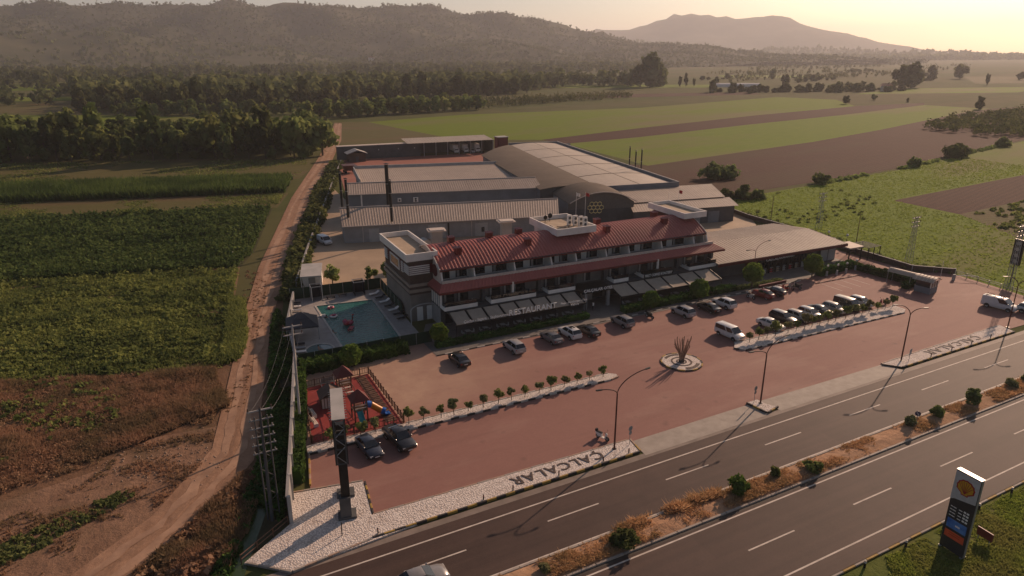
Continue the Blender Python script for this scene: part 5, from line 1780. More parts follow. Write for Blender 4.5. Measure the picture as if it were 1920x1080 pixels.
# fuel price sign
F = thing('price_sign', 'tall fuel station price sign on the grass with a shell emblem', 'sign', (57.8, 26.0, .06), R(-3))
w2 = 1.05
MB().bevbox(-.22, .22, -w2, w2, .15, 7.9, .03).build('cabinet', mat('dark_sign_panel', (.035, .036, .038), rough=.4), F)
ws = mat('white_sign_panel', (.50, .48, .47), rough=.4)
MB().loft([[(xx, -w2 + .0, 5.55), (xx, w2 - .35, 5.2), (xx, w2 + .0, 5.0), (xx, w2 + .0, 7.85), (xx, -w2 + .0, 7.85)] for xx in (-.235, -.225)], True).build('upper_panel', ws, F)
MB().box(-.25, .25, -w2 - .02, w2 + .02, 7.905, 7.99).build('top_cap', m_lampwhite, F)
MB().box(-.12, .12, -w2 - .04, -w2 - .002, .1, 7.9).build('edge_trim', m_steel, F)
for yy in (-w2 + .1, w2 - .1):
    MB().box(-.3, .3, yy - .1, yy + .1, 0, .15).build('foot', m_steel, F)
# shell emblem: a ribbed fan, red edge and yellow body
def fan(r, x, base, squash=1.0):
    pts = []
    for k in range(17):
        a = R(200) - R(220) * k / 16
        rr = r * (1 + .035 * math.cos(k * PI))
        pts.append((x, -rr * math.cos(a), 6.62 + rr * .96 * math.sin(a)))
    pts += [(x, -base * 1.0, 6.62 - r * .78), (x, -base, 6.62 - r * .95), (x, base, 6.62 - r * .95), (x, base * 1.0, 6.62 - r * .78)]
    return pts
MB().loft([fan(.78, -.262, .3), fan(.78, -.240, .3)], True).build('emblem_edge', mat('emblem_red', (.36, .02, .02), rough=.4), F)
MB().loft([fan(.66, -.285, .24), fan(.66, -.264, .24)], True).build('emblem_body', mat('emblem_yellow', (.60, .30, .02), rough=.4), F)
for k in range(7):
    a = R(90) + R(-66 + 22 * k)
    MB().tube([(-.288, 0, 6.62 - .55), (-.288, -.6 * math.cos(a) * 1.0, 6.62 + .58 * math.sin(a))], .022, 4).build('emblem_rib', MATS['emblem_red'], F)
for i in range(4):
    z = 4.35 - i * .3
    for y0_, y1_, h_ in ((.84, .66, .07), (.62, .34, .07), (.12, -.18, .07), (-.3, -.5, .16), (-.56, -.76, .16)):
        MB().box(-.236, -.2255, y1_, y0_, z, z + h_).build('price_line', m_sign, F)
MB().box(-.236, -.226, -.85, .85, 2.3, 3.2).build('advert_panel', mat('advert_blue', (.02, .10, .38), (.10, .25, .55), 1.4, rough=.4), F)
MB().box(-.246, -.238, -.3, .1, 2.65, 2.8).build('advert_motif', m_white, F)
MB().box(-.236, -.226, -.85, .85, 1.35, 2.05).build('notice_panel', mat('notice_red', (.70, .10, .035), rough=.5), F)
for z in (1.85, 1.65):
    MB().box(-.240, -.237, -.5, .5, z, z + .06).build('notice_line', mat('notice_print', (.45, .05, .02)), F)
tagm = thing('road_sign', 'dark low hoarding lying on the lawn behind the price sign', 'sign', (61.5, 25.4, .06), R(-5))
MB().box(-.05, .05, -.7, .7, .5, 1.3).build('sign_plate', m_redvent, tagm)
for yy in (-.5, .5):
    MB().tube([(0, yy, 0), (0, yy, .5)], .04, 5).build('leg', m_steel, tagm)

# billboard pylon
B = thing('billboard', 'tall dark lattice billboard standing on the white gravel', 'billboard', (11.9, 56.2, .2), R(-12.5))
for dy in (-.4, 3.1):
    MB().box(-.4, .4, dy - .35, dy + .35, 0, 8.0).build('column', m_black, B)
    MB().box(-.85, .85, dy - .7, dy + .7, -.05, .25).build('footing', m_dgrey, B)
MB().box(-.62, .41, -1.0, .1, .26, 2.3).build('control_cabinet', m_dgrey, B)
z0, z1, y0, y1, x0, x1 = 8.0, 12.3, -4.1, 1.6, -.42, .42
for x in (x0, x1):
    for y in (y0, (y0 + y1) / 2, y1):
        MB().box(x - .06, x + .06, y - .06, y + .06, z0, z1).build('upright', m_dgrey, B)
for z in (z0, z0 + 1.45, z0 + 2.9, z1):
    MB().box(x0, x1, y0 - .05, y0 + .05, z - .05, z + .05).build('rail', m_dgrey, B)
    MB().box(x0, x1, y1 - .05, y1 + .05, z - .05, z + .05).build('rail', m_dgrey, B)
    for x in (x0, x1):
        MB().box(x - .05, x + .05, y0 + .06, y1 - .06, z - .05, z + .05).build('rail', m_dgrey, B)
for k in range(5):
    za, zb_ = z0 + k * .86, z0 + (k + 1) * .86
    a, b = (x0, x1) if k % 2 else (x1, x0)
    MB().tube([(a, y0 - .02, za), (b, y0 - .02, zb_)], .04, 5).build('brace', m_steel, B)
for x in (x0 - .1, x1 + .1):
    MB().box(x - .03, x + .03, y0, y1, z0 - .1, z1 + .05).build('display_face', m_black, B)
MB().box(x0 - .14, x1 + .14, y0 - .1, y1 + .1, z1 + .06, z1 + .13).build('top_plate', m_lgrey, B)
for k in range(12):
    for sx in (-1, 1):
        xa = sx * (x1 + .14)
        MB().box(min(xa, xa + sx * .18), max(xa, xa + sx * .18), y0 + .2 + k * .46, y0 + .26 + k * .46, z1 + .02, z1 + .06).build('lamp_bracket', m_steel, B)

# utility poles
def lattice_pole(label, x, y, h, w=.55, arms=3):
    t = thing('lattice_pole', label, 'utility pole', (x, y, 0))
    for sx in (-1, 1):
        for sy in (-1, 1):
            MB().tube([(sx * w, sy * w, 0), (sx * w * .35, sy * w * .35, h)], .05, 4).build('leg', m_steel, t)
    br = MB()
    n_ = int(h / .9)
    for k in range(n_):
        f0, f1 = k / n_, (k + 1) / n_
        a0, a1 = w * (1 - .65 * f0), w * (1 - .65 * f1)
        for s_ in (-1, 1):
            br.tube([(-a0, s_ * a0, h * f0), (a1, s_ * a1, h * f1)], .025, 3)
            br.tube([(s_ * a0, a0, h * f0), (s_ * a1, -a1, h * f1)], .025, 3)
    br.build('lattice', m_steel, t)
    for k in range(arms):
        z = h - .3 - k * .9
        a = MB().box(-1.4, 1.4, -.06, .06, z, z + .12).build('crossarm', m_steel, t)
        for xx in (-1.25, -.5, .5, 1.25):
            MB().cyl((xx, 0, z + .12), .07, .28, 8).build('insulator', m_brown, a)
    return t
lattice_pole('lattice utility pole by the fence right of the shop roof', 146.1, 112.3, 9.0)
lattice_pole('lattice utility pole behind the hedge near the booth', 137.3, 82.8, 10.0)
lattice_pole('lattice utility pole at the right edge beside the white van', 137.2, 63.4, 12.5)

def wood_pole(label, x, y, h, m=m_lgrey, arms=1, lean=(0, 0), r=.17):
    t = thing('utility_pole', label, 'utility pole', (x, y, 0))
    MB().tube([(0, 0, 0), (lean[0], lean[1], h)], r, 8, r * .6).build('pole', m, t, 40)
    for k in range(arms):
        z = h - .3 - k * 1.0
        a = MB().box(lean[0] - 1.1, lean[0] + 1.1, lean[1] - .06, lean[1] + .06, z, z + .12).build('crossarm', m_lgrey, t)
        for xx in (-1.0, 0, 1.0):
            MB().cyl((lean[0] + xx, lean[1], z + .12), .06, .3, 8).build('insulator', m_brown, a)
    return t
wood_pole('pale concrete pole leaning beside the hedge left of the playground', 11.3, 74.5, 12.4, m_lgrey, 2, (.6, 1.8))
tp = wood_pole('dark pole carrying stacked crossarms between the track and the wall', 5.4, 58.6, 11.8, m_dgrey, 1, (.2, .3))
for k in range(5):
    z = 10.6 - k * .85
    MB().box(-.85, 1.25, .22, .34, z, z + .1).build('crossarm', m_grey, tp)
    MB().cyl((-.7, .28, z + .1), .06, .22, 6).cyl((1.1, .28, z + .1), .06, .22, 6).build('insulator', m_grey, tp)
for s_ in (-.35, .75):
    MB().tube([(s_, .28, 0), (s_, .28, 11)], .07, 5).build('stay_post', m_dgrey, tp)
lt = MB()
for k in range(9):
    lt.tube([(-.35 if k % 2 else .75, .28, .6 + k * 1.0), (.75 if k % 2 else -.35, .28, 1.6 + k * 1.0)], .04, 4)
lt.build('lattice', m_dgrey, tp)
wood_pole('slim dark pole by the fence behind the shop roof', 143.7, 125.3, 6.2, m_wood, 0, (.1, 0), .1)
wood_pole('slim dark pole in the green field right of the shop', 142.3, 98.8, 6.6, m_wood, 0, (0, 0), .1)
wood_pole('slim white flagpole beside the booth', 131.0, 72.3, 4.2, m_white, 0, (0, 0), .05)
bs = thing('black_sign', 'tall black sign with pale dots at the right edge', 'sign', (143.6, 66.2, 0), R(-10))
MB().tube([(0, 0, 0), (0, 0, 3.4)], .12, 8).build('post', m_black, bs)
MB().box(-.2, .2, -.9, .9, 3.4, 8.3).build('panel', m_black, bs)
for k in range(4):
    MB().loft([[(xx, .42 * math.cos(2 * PI * j / 14), 4.1 + k * 1.15 + .36 * math.sin(2 * PI * j / 14)) for j in range(14)] for xx in (-.225, -.21)], True).build('disc', m_lgrey, bs)

# overhead wires between the left poles and up the track
for i, (dx, z) in enumerate(((-1.0, 12.0), (0.0, 12.1), (1.0, 12.0))):
    a = Vector((11.9 + dx, 76.3, z))
    b = Vector((5.6 + dx, 58.9, z - .6))
    pts = [tuple(a.lerp(b, k / 10) - Vector((0, 0, 1.2 * (1 - (2 * k / 10 - 1) ** 2)))) for k in range(11)]
    tag(MB().tube(pts, .012, 3).build('power_line', m_grey), 'thin wire slung between the pale pole and the dark pole beside the track', 'wire', 'wires between the left poles')
# flag poles behind the hotel
for i, (x, y, h, m, lb_) in enumerate(((91.0, 138.6, 9.6, m_white, 'flagpole with a white flag left of the honeycomb hall front'), (93.0, 137.6, 9.6, m_redp, 'flagpole with a red flag left of the honeycomb hall front'), (113.6, 131.4, 9.0, None, 'bare flagpole right of the honeycomb hall'), (116.0, 130.4, 9.4, m_redp, 'flagpole with a red flag right of the honeycomb hall'))):
    t = thing('flagpole', lb_, 'flagpole', (x, y, 0))
    MB().tube([(0, 0, 0), (0, 0, h)], .07, 6, .04).build('pole', m_white, t)
    if m:
        rows = [[(.05 + .18 * k, .12 * math.sin(k * 1.1), h - .15 - .05 * k - dz) for dz in (0, .8)] for k in range(7)]
        MB().loft(rows, False, False).build('flag', m, t)

# gatehouse booth with barrel roof
BO = thing('guard_booth', 'grey guard booth with a barrel roofed walkway by the right entrance', 'booth', (123.4, 70.2, .06), R(8))
MB().box(-1.4, 1.4, -1.3, 1.5, 0, 1.15).build('wall', m_bluegrey, BO)
for x in (-1.35, -.45, .45, 1.35):
    MB().box(x - .06, x + .06, -1.3, -1.18, 1.15, 2.3).build('mullion', m_white, BO)
for x in (-.9, 0, .9):
    MB().box(x - .38, x + .38, -1.26, -1.22, 1.2, 2.2).build('window', m_glass, BO)
MB().box(-1.36, -1.3, -1.18, 1.4, 1.15, 2.25).build('window', m_glass, BO)
rr = []
for y, kx in ((-1.7, 1.0), (2.0, 1.0), (2.01, .62), (6.9, .62)):
    rr.append([(x * kx, y + .0, 2.3 + .65 * (1 - (x / 1.75) ** 2)) for x in (-1.75, -1.3, -.8, -.3, .3, .8, 1.3, 1.75)])
MB().loft(rr, False, False).build('roof', m_beige, BO)
for y in np.arange(-1.6, 2.0, .6):
    MB().tube([(x, y, 2.33 + .65 * (1 - (x / 1.75) ** 2)) for x in (-1.75, -1.2, -.6, 0, .6, 1.2, 1.75)], .05, 4).build('roof_rib', m_cream, BO)
for y in (2.6, 6.7):
    for x in (-1.0, 1.0):
        MB().tube([(x, y, 0), (x, y, 2.4)], .05, 6).build('post', m_steel, BO)
bar = thing('barrier_gate', 'white horizontal barrier pole by the right fence', 'barrier', (134.6, 71.8, .06), R(-38))
MB().tube([(0, 0, .95), (4.2, 0, .95)], .06, 6).build('pole', m_white, bar)
MB().bevbox(-.25, .25, -.2, .2, 0, 1.1, .03).build('housing', m_lgrey, bar)

# globe lamps by the shop hedge
for i, (x, y) in enumerate(((114.9, 84.9), (117.2, 84.4), (119.8, 84.3), (123.3, 84.8))):
    t = thing('globe_lamp', '%s white globe lamp from the left along the hedge by the shop' % ORD[i], 'lamp', (x, y, .08), 0, 'globe lamps by the shop hedge')
    MB().bevbox(-.16, .16, -.16, .16, 0, 1.0, .03).build('pedestal', m_lgrey, t)
    MB().tube([(0, 0, 1.0), (0, 0, 1.9)], .04, 6).build('post', m_black, t)
    MB().ball((0, 0, 2.1), .22, .22, .22, 12, 8).build('globe', m_lampwhite, t, 60)
for i, (x, y) in enumerate(((129.5, 101.2), (130.6, 97.2))):
    t = thing('globe_lamp', '%s white globe lamp behind the shop roof' % ('farther', 'nearer')[i], 'lamp', (x + 6, y, .08))
    MB().tube([(0, 0, 0), (0, 0, 2.6)], .05, 6).build('post', m_black, t)
    MB().ball((0, 0, 2.8), .28, .28, .28, 12, 8).build('globe', m_lampwhite, t, 60)

# ------------------------------------------------------------------ walls and fences
def wall_run(name, label, pts, h, m, step=4.0, th=.2, cap=True, cat='wall'):
    W_ = Bld(name, label, cat, pts[0])
    for a, b in zip(pts, pts[1:]):
        a, b = Vector(a), Vector(b)
        n_ = max(1, round((b - a).length / step))
        for k in range(n_):
            p, q = a.lerp(b, k / n_), a.lerp(b, (k + 1) / n_)
            d = (q - p).normalized() * .02
            W_.part('wall_panel', wall_quad(MB(), p + d, q - d, h, h, 0, th), m)
            W_.part('post', MB().box(p.x - .15, p.x + .15, p.y - .15, p.y + .15, 0, h + .12), m_lgrey)
        if cap:
            W_.part('coping', wall_quad(MB(), a, b, h + .09, h + .09, h + .012, th + .08), m_grey)
    return W_
wall_run('perimeter_wall', 'tall grey perimeter wall beside the dirt track and playground', [(6.9, 57.2), (9.3, 68), (14.3, 91)], 3.0, m_grey)
wall_run('perimeter_wall', 'lower grey perimeter wall between the dirt track and the pool', [(14.4, 91.4), (16.0, 106), (19.6, 119.5)], 1.7, m_grey)
wall_run('perimeter_wall', 'farther low perimeter wall beside the factory yard', [(21.0, 125), (29.0, 151), (52.4, 224), (68, 272)], 1.4, m_grey)
def rail_run(label, pts, hs, m, step=2.2, name='railing', post_h=None):
    W_ = Bld(name, label, 'fence', pts[0])
    for a, b in zip(pts, pts[1:]):
        a, b = Vector(a), Vector(b)
        n_ = max(1, round((b - a).length / step))
        for k in range(n_ + 1):
            p = a.lerp(b, k / n_)
            W_.part('post', MB().box(p.x - .05, p.x + .05, p.y - .05, p.y + .05, 0, (post_h or max(hs)) + .04), m)
        for h in hs:
            W_.part('rail', MB().tube([(a.x, a.y, h), (b.x, b.y, h)], .05, 5), m)
    return W_
rail_run('timber rail fence at the tip of the gravel bed', [(2.0, 53.8), (6.6, 57.3)], (.5, .95), m_wood)
rail_run('steel guard rail along the right boundary of the forecourt', [(134.9, 50), (136.8, 60.3), (138.2, 73.4)], (.6, .95), m_steel)
wall_run('perimeter_wall', 'low dark perimeter wall along the green field on the right', [(138.6, 74), (133.4, 79.4), (134.6, 96), (137.6, 101.0), (138.4, 128), (143, 150)], 1.1, m_brown, 4.0)

# ------------------------------------------------------------------ pool area
deckm = mat('pool_deck', (.34, .31, .285), (.27, .245, .225), .7)
pool = [(21.6, 95.0), (30.6, 93.6), (32.0, 113.4), (22.1, 114.8)]
def offs(poly, d):
    c_ = Vector((sum(p[0] for p in poly) / len(poly), sum(p[1] for p in poly) / len(poly)))
    return [tuple(Vector(p) + (Vector(p) - c_).normalized() * d) for p in poly]
deck_o = [(14.6, 92.0), (33.6, 91.4), (35.0, 118.6), (19.0, 120.0), (16.2, 106)]
dk_ = MB()
# deck as a ring of quads round the pool
inner = pool
outer = [(14.6, 92.0), (33.6, 91.4), (35.0, 118.6), (19.0, 120.0)]
for i in range(4):
    j = (i + 1) % 4
    dk_.quad((outer[i][0], outer[i][1], .12), (outer[j][0], outer[j][1], .12), (inner[j][0], inner[j][1], .12), (inner[i][0], inner[i][1], .12))
struct(dk_.build('pool_deck', deckm), 'pale paving round the swimming pool')
po = struct(MB().quad(*[(x, y, .07) for x, y in offs(pool, -.02)]).build('pool_water', water_mat('pool_water', (.03, .15, .13), .12, 1.3, .8, .3)), 'teal water of the swimming pool')
for a, b in zip(pool, pool[1:] + pool[:1]):
    kerb_row(po, a, b, 1.2, [m_kwhite], .09, .35, .1)
kp = struct(MB().cyl((18.5, 95.9, .13), 1.9, .03, 28).build('paddling_pool', water_mat('paddling_water', (.09, .15, .15), .1, 2.5, .4, .1)), 'round paddling pool in the corner of the pool deck')
rg = MB()
for k in range(24):
    a0, a1 = 2 * PI * k / 24, 2 * PI * (k + 1) / 24
    rg.prism([(18.5 + r * math.cos(a), 95.9 + r * math.sin(a)) for r, a in ((1.9, a0), (2.2, a0), (2.2, a1), (1.9, a1))], .1, .22)
rg.build('rim', m_kwhite, kp)

m_fgreen = mat('green_screen_fabric', (.018, .05, .028), (.012, .036, .02), 1.5)
def screen_run(label, pts, h):
    W_ = Bld('screen_fence', label, 'fence', pts[0])
    for a, b in zip(pts, pts[1:]):
        a, b = Vector(a), Vector(b)
        n_ = max(1, round((b - a).length / 2.4))
        for k in range(n_):
            p, q = a.lerp(b, k / n_), a.lerp(b, (k + 1) / n_)
            d = (q - p).normalized() * .05
            W_.part('screen_panel', wall_quad(MB(), p + d, q - d, h, h, .05, .05), m_fgreen)
            W_.part('post', MB().tube([(p.x, p.y, 0), (p.x, p.y, h + .08)], .045, 5), m_steel)
screen_run('green screen fence between the pool and the yard', [(19.0, 120.2), (35.2, 118.9)], 2.1)
screen_run('green screen fence between the pool and the hotel tower', [(35.2, 118.8), (34.2, 104.0)], 2.0)
screen_run('green screen fence between the pool and the playground', [(14.4, 91.6), (34.4, 91.0)], 1.9)

# gazebo tent and parasols
gz = thing('gazebo', 'dark canvas gazebo tent on the pool deck', 'gazebo', (17.5, 102.5, .12), R(-10))
rr = []
for r, z in ((2.35, 2.0), (2.4, 2.25), (1.15, 3.1), (1.2, 3.15), (.05, 3.95)):
    rr.append([(sx * r, sy * r, z) for sx, sy in ((-1, -1), (1, -1), (1, 1), (-1, 1))])
MB().loft(rr, True).build('canopy', mat('slate_canvas', (.055, .058, .068), rough=.8), gz)
for sx in (-1, 1):
    for sy in (-1, 1):
        MB().tube([(sx * 2.3, sy * 2.3, 0), (sx * 2.3, sy * 2.3, 2.15)], .05, 6).build('post', m_steel, gz)
for i, (x, y) in enumerate(((23.2, 118.3), (30.6, 117.4))):
    t = thing('cabana', ('left' if i == 0 else 'right') + ' dark framed changing cabin at the back of the pool deck', 'cabin', (x, y, .12), R(-4))
    for sx in (-1, 1):
        for sy in (-1, 1):
            MB().box(sx * .9 - .05, sx * .9 + .05, sy * .9 - .05, sy * .9 + .05, 0, 2.5).build('post', m_black if i else m_white, t)
    MB().box(-.9, .9, .86, .9, .1, 2.4).box(-.9, -.86, -.8, .8, .1, 2.4).box(.86, .9, -.8, .8, .1, 2.4).build('screen', m_navy, t)
    MB().box(-1.0, 1.0, -1.0, -.92, 2.5, 2.62).box(-1.0, 1.0, .92, 1.0, 2.5, 2.62).box(-1, -.92, -.92, .92, 2.5, 2.62).box(.92, 1.0, -.92, .92, 2.5, 2.62).build('top_frame', m_steel, t)
ks = thing('kiosk', 'white flat roofed kiosk behind the pool fence', 'kiosk', (24.2, 126.0, .05), R(-14))
MB().box(-1.9, 1.9, -3.9, 4.4, 2.95, 3.2).build('roof', m_lgrey, ks)
MB().box(-1.7, 1.75, -1.2, 4.2, 0, 2.93).build('wall', m_white, ks)
for x in (-1.75, 1.65):
    MB().tube([(x, -3.7, 0), (x, -3.7, 2.95)], .07, 6).build('post', m_white, ks)
MB().box(-.6, .6, -1.27, -1.21, 0, 2.1).build('door', m_grey, ks)

def lounger(label, x, y, rz, m, grp):
    t = thing('sun_lounger', label, 'sun lounger', (x, y, .12), rz, grp)
    MB().bevbox(-.32, .32, -.95, .35, .28, .36, .02).build('mattress', m, t)
    MB().loft([[(-.32, .35, .28), (.32, .35, .28), (.32, .35, .36), (-.32, .35, .36)], [(-.32, .95, .62), (.32, .95, .62), (.32, .92, .70), (-.32, .92, .70)]], True).build('backrest', m, t)
    for sx in (-.28, .28):
        for yy in (-.85, .3):
            MB().tube([(sx, yy, 0), (sx, yy, .28)], .025, 4).build('leg', m_steel, t)
for i, (x, y) in enumerate(((32.9, 115.6), (33.3, 113.2), (33.3, 110.8), (33.4, 108.4), (33.4, 106.2), (33.5, 104.0), (33.4, 101.8))):
    lounger('%s sun lounger from the back fence beside the hotel side of the pool' % ORD[i], x, y, R(-80), (m_white if i in (0, 2, 4) else m_rub), 'sun loungers on the hotel side')
for i, (x, y) in enumerate(((16.0, 98.8), (15.8, 97.4), (15.6, 95.9), (15.4, 94.4), (18.6, 113.6), (18.9, 115.4), (19.2, 117.2))):
    lounger('%s sun lounger along the wall side of the pool deck, counted from the gazebo' % ORD[i], x, y, R(80), (m_navy, m_steel, m_white)[i % 3], 'sun loungers on the wall side')
for i, (x, y, a) in enumerate(((25.5, 117.4, 5), (27.6, 117.5, -10))):
    t = thing('bench', ('left' if i == 0 else 'right') + ' low dark bench between the changing cabins', 'bench', (x, y, .12), R(a))
    MB().bevbox(-.8, .8, -.25, .25, .38, .45, .02).build('seat', m_rub, t)
    for xx in (-.6, .6):
        MB().box(xx - .04, xx + .04, -.2, .2, 0, .38).build('leg', m_black, t)

# people as one skinned surface each
def person(label, loc, rz, joints, edges, suit, mats, group=None, head=None, hair=None):
    me = bpy.data.meshes.new('body')
    vs = [j[:3] for j in joints]
    me.from_pydata(vs, edges, [])
    o = bpy.data.objects.new('person', me)
    C.objects.link(o)
    o.location = loc
    o.rotation_euler = (0, 0, rz)
    sk = o.modifiers.new('skin', 'SKIN')
    sv = me.skin_vertices[0].data
    for i, j in enumerate(joints):
        sv[i].radius = (j[3], j[4] if len(j) > 4 else j[3])
        sv[i].use_root = (i == 0)
    ss = o.modifiers.new('sub', 'SUBSURF')
    ss.levels = 1
    ss.render_levels = 1
    me.materials.append(mats)
    tag(o, label, 'person', group)
    hp_ = joints[head if head is not None else -1]
    h = MB().ball((hp_[0], hp_[1] + .015, hp_[2] + .05), .098, .105, .10, 10, 6).build('hair', m_rub, o)
    if suit:
        z0, z1, r, m = suit
        MB().loft([[(r * 1.25 * math.cos(2 * PI * k / 10), r * .9 * math.sin(2 * PI * k / 10), z) for k in range(10)] for z in (z0, (z0 + z1) / 2, z1)], True).build('shirt', m, o, 60)
    return o
STAND = [(0, 0, .95, .13, .1), (0, 0, 1.2, .13, .1), (0, 0, 1.42, .12, .09), (0, 0, 1.52, .055), (0, -.01, 1.64, .085, .1), (0, -.01, 1.72, .07),
         (.19, 0, 1.40, .06), (.25, .02, 1.12, .045), (.24, -.06, .86, .035), (.23, -.08, .76, .03), (-.19, 0, 1.40, .06), (-.25, .02, 1.12, .045), (-.24, -.06, .86, .035), (-.23, -.08, .76, .03),
         (.1, 0, .85, .09), (.11, -.01, .48, .06), (.11, .02, .08, .045), (.12, -.12, .04, .04), (-.1, 0, .85, .09), (-.11, .02, .48, .06), (-.11, .05, .08, .045), (-.12, -.09, .04, .04)]
SE = [(0, 1), (1, 2), (2, 3), (3, 4), (4, 5), (2, 6), (6, 7), (7, 8), (8, 9), (2, 10), (10, 11), (11, 12), (12, 13), (0, 14), (14, 15), (15, 16), (16, 17), (0, 18), (18, 19), (19, 20), (20, 21)]
person('person in a pale top standing before the hotel entrance', (63.4, 90.4, .1), R(20), STAND, SE, (.98, 1.46, .17, m_white), m_rub if False else mat('dark_clothes', (.03, .03, .035)), head=4)
SWIM = [(0, 0, -.15, .13, .1), (0, 0, .05, .14, .1), (0, 0, .18, .055), (0, -.02, .30, .085, .1), (0, -.02, .37, .07), (.2, -.05, .06, .055), (.42, -.2, .02, .045), (.5, -.42, .04, .035), (-.2, -.05, .06, .055), (-.42, -.2, .02, .045), (-.5, -.42, .04, .035)]
WE = [(0, 1), (1, 2), (2, 3), (3, 4), (1, 5), (5, 6), (6, 7), (1, 8), (8, 9), (9, 10)]
for x, y, a, lb_ in ((24.3, 112.3, 30, 'swimmer near the far edge of the pool'), (22.6, 108.6, -60, 'swimmer near the left edge of the pool'), (21.9, 101.6, 100, 'swimmer alone close to the gazebo side of the pool'), (24.4, 100.9, 10, 'swimmer in the water below the large red inflatable')):
    person(lb_, (x, y, .1), R(a), SWIM, WE, None, m_skin, head=3)
SIT = [(0, 0, .14, .14, .11), (0, .02, .36, .13, .1), (0, .03, .55, .12, .09), (0, .02, .64, .05), (0, 0, .76, .085, .1), (0, 0, .83, .07), (.18, .02, .53, .055), (.26, -.1, .32, .042), (.18, -.28, .28, .035), (-.18, .02, .53, .055), (-.26, -.1, .32, .042), (-.18, -.28, .28, .035), (.11, -.08, .14, .085), (.14, -.45, .2, .06), (.13, -.8, .06, .045), (-.11, -.08, .14, .085), (-.14, -.45, .2, .06), (-.13, -.8, .06, .045)]
IE = [(0, 1), (1, 2), (2, 3), (3, 4), (4, 5), (2, 6), (6, 7), (7, 8), (2, 9), (9, 10), (10, 11), (0, 12), (12, 13), (13, 14), (0, 15), (15, 16), (16, 17)]
person('person sitting at the edge of the round paddling pool', (18.3, 95.6, .16), R(60), SIT, IE, None, m_skin, head=4)
# inflatables
def ring_float(label, x, y, m, m2, r=.5):
    t = thing('swim_ring', label, 'swim ring', (x, y, .1))
    n_, k_ = 18, 8
    for part in range(2):
        rings = [[((r + .17 * math.cos(2 * PI * j / k_)) * math.cos(PI * part + PI * i / 9), (r + .17 * math.cos(2 * PI * j / k_)) * math.sin(PI * part + PI * i / 9), .12 + .17 * math.sin(2 * PI * j / k_)) for j in range(k_)] for i in range(10)]
        MB().loft(rings, True).build('tube_half', (m, m2)[part], t, 60)
ring_float('pink and white swim ring in the middle left of the pool', 23.7, 108.3, m_pink, m_white)
ring_float('pale swim ring round the far swimmer', 24.3, 112.7, m_white, m_pink, .42)
ring_float('white swim ring beside the left swimmer', 22.1, 109.2, m_white, m_lgrey, .42)
fl = thing('inflatable_bird', 'large red inflatable animal floating in the pool', 'inflatable', (25.0, 103.9, .1), R(30))
MB().ball((0, 0, .28), .95, .7, .32, 14, 8).build('body', m_redp, fl, 60)
MB().tube([(.7, 0, .3), (1.0, 0, .8), (.95, 0, 1.25), (1.2, 0, 1.3)], [.2, .15, .13, .12], 8).build('neck', m_redp, fl, 60)
MB().ball((-.7, 0, .6), .3, .35, .35).build('tail', m_pink, fl, 60)
for sy in (-1, 1):
    MB().ball((-.1, sy * .75, .45), .5, .16, .3).build('wing', m_pink, fl, 60)
ar = thing('air_mattress', 'red air mattress near the swimmer in the pool', 'air mattress', (24.8, 101.8, .1), R(60))
for k in range(4):
    MB().tube([(-.75, -.27 + k * .18, .1), (.75, -.27 + k * .18, .1)], .1, 8).build('air_cell', m_redp if k % 2 else m_pink, ar, 60)

# ------------------------------------------------------------------ playground
pgm = mat('red_rubber_floor', (.27, .035, .03), (.21, .028, .025), .8)
sheet('playground_floor', [(13.8, 84.4), (22.5, 84.8), (22.3, 70.0), (11.6, 70.5)], .075, pgm, 'red rubber floor of the playground')
path = bpy.data.objects['playground_floor']
for k in range(26):
    MB().box(20.6, 21.9, 71.0 + k * .52, 71.38 + k * .52, .08, .12).build('plank', m_wood, path)
def pg_fence(label, pts):
    W_ = Bld('picket_fence', label, 'fence', pts[0])
    for a, b in zip(pts, pts[1:]):
        a, b = Vector(a), Vector(b)
        n_ = max(1, round((b - a).length / 1.15))
        for k in range(n_ + 1):
            p = a.lerp(b, k / n_)
            W_.part('post', MB().box(p.x - .06, p.x + .06, p.y - .06, p.y + .06, 0, 1.15), m_wood)
        for h in (.25, .95):
            W_.part('rail', MB().tube([(a.x, a.y, h), (b.x, b.y, h)], .045, 4), m_wood)
        m_ = int((b - a).length / .34)
        for k in range(m_):
            p = a.lerp(b, (k + .5) / m_)
            W_.part('picket', MB().box(p.x - .02, p.x + .02, p.y - .02, p.y + .02, .25, .95), m_wood)
pg_fence('brown picket fence on the car park side of the playground', [(22.6, 84.8), (22.5, 70.1)])
pg_fence('brown picket fence at the back of the playground', [(14.0, 84.6), (22.6, 84.9)])
pg_fence('brown picket fence on the hedge side of the playground', [(11.7, 70.6), (13.9, 84.6)])
pg_fence('brown picket fence behind the parked pickup and sedan', [(11.8, 70.4), (22.4, 70.0)])
PT = thing('play_tower', 'wooden play towers with maroon roofs, tube slide and teal slide', 'play tower', (18.2, 74.6, .08))
def tower(cx, cy, h, rz_=0):
    for sx in (-.75, .75):
        for sy in (-.75, .75):
            MB().box(cx + sx - .07, cx + sx + .07, cy + sy - .07, cy + sy + .07, 0, h).build('post', m_wood, PT)
    MB().box(cx - .8, cx + .8, cy - .8, cy + .8, 1.3, 1.4).build('deck', m_wood, PT)
    MB().loft([[(cx - 1.1, cy - 1.1, h), (cx + 1.1, cy - 1.1, h), (cx + 1.1, cy + 1.1, h), (cx - 1.1, cy + 1.1, h)], [(cx - .05, cy - .05, h + 1.2), (cx + .05, cy - .05, h + 1.2), (cx + .05, cy + .05, h + 1.2), (cx - .05, cy + .05, h + 1.2)]], True).build('roof', m_maroon, PT)
    for k in range(4):
        MB().box(cx - .72, cx + .72, cy - .82, cy - .77, 1.5 + k * .2, 1.6 + k * .2).build('guard_board', m_cream if k % 2 else m_wood, PT)
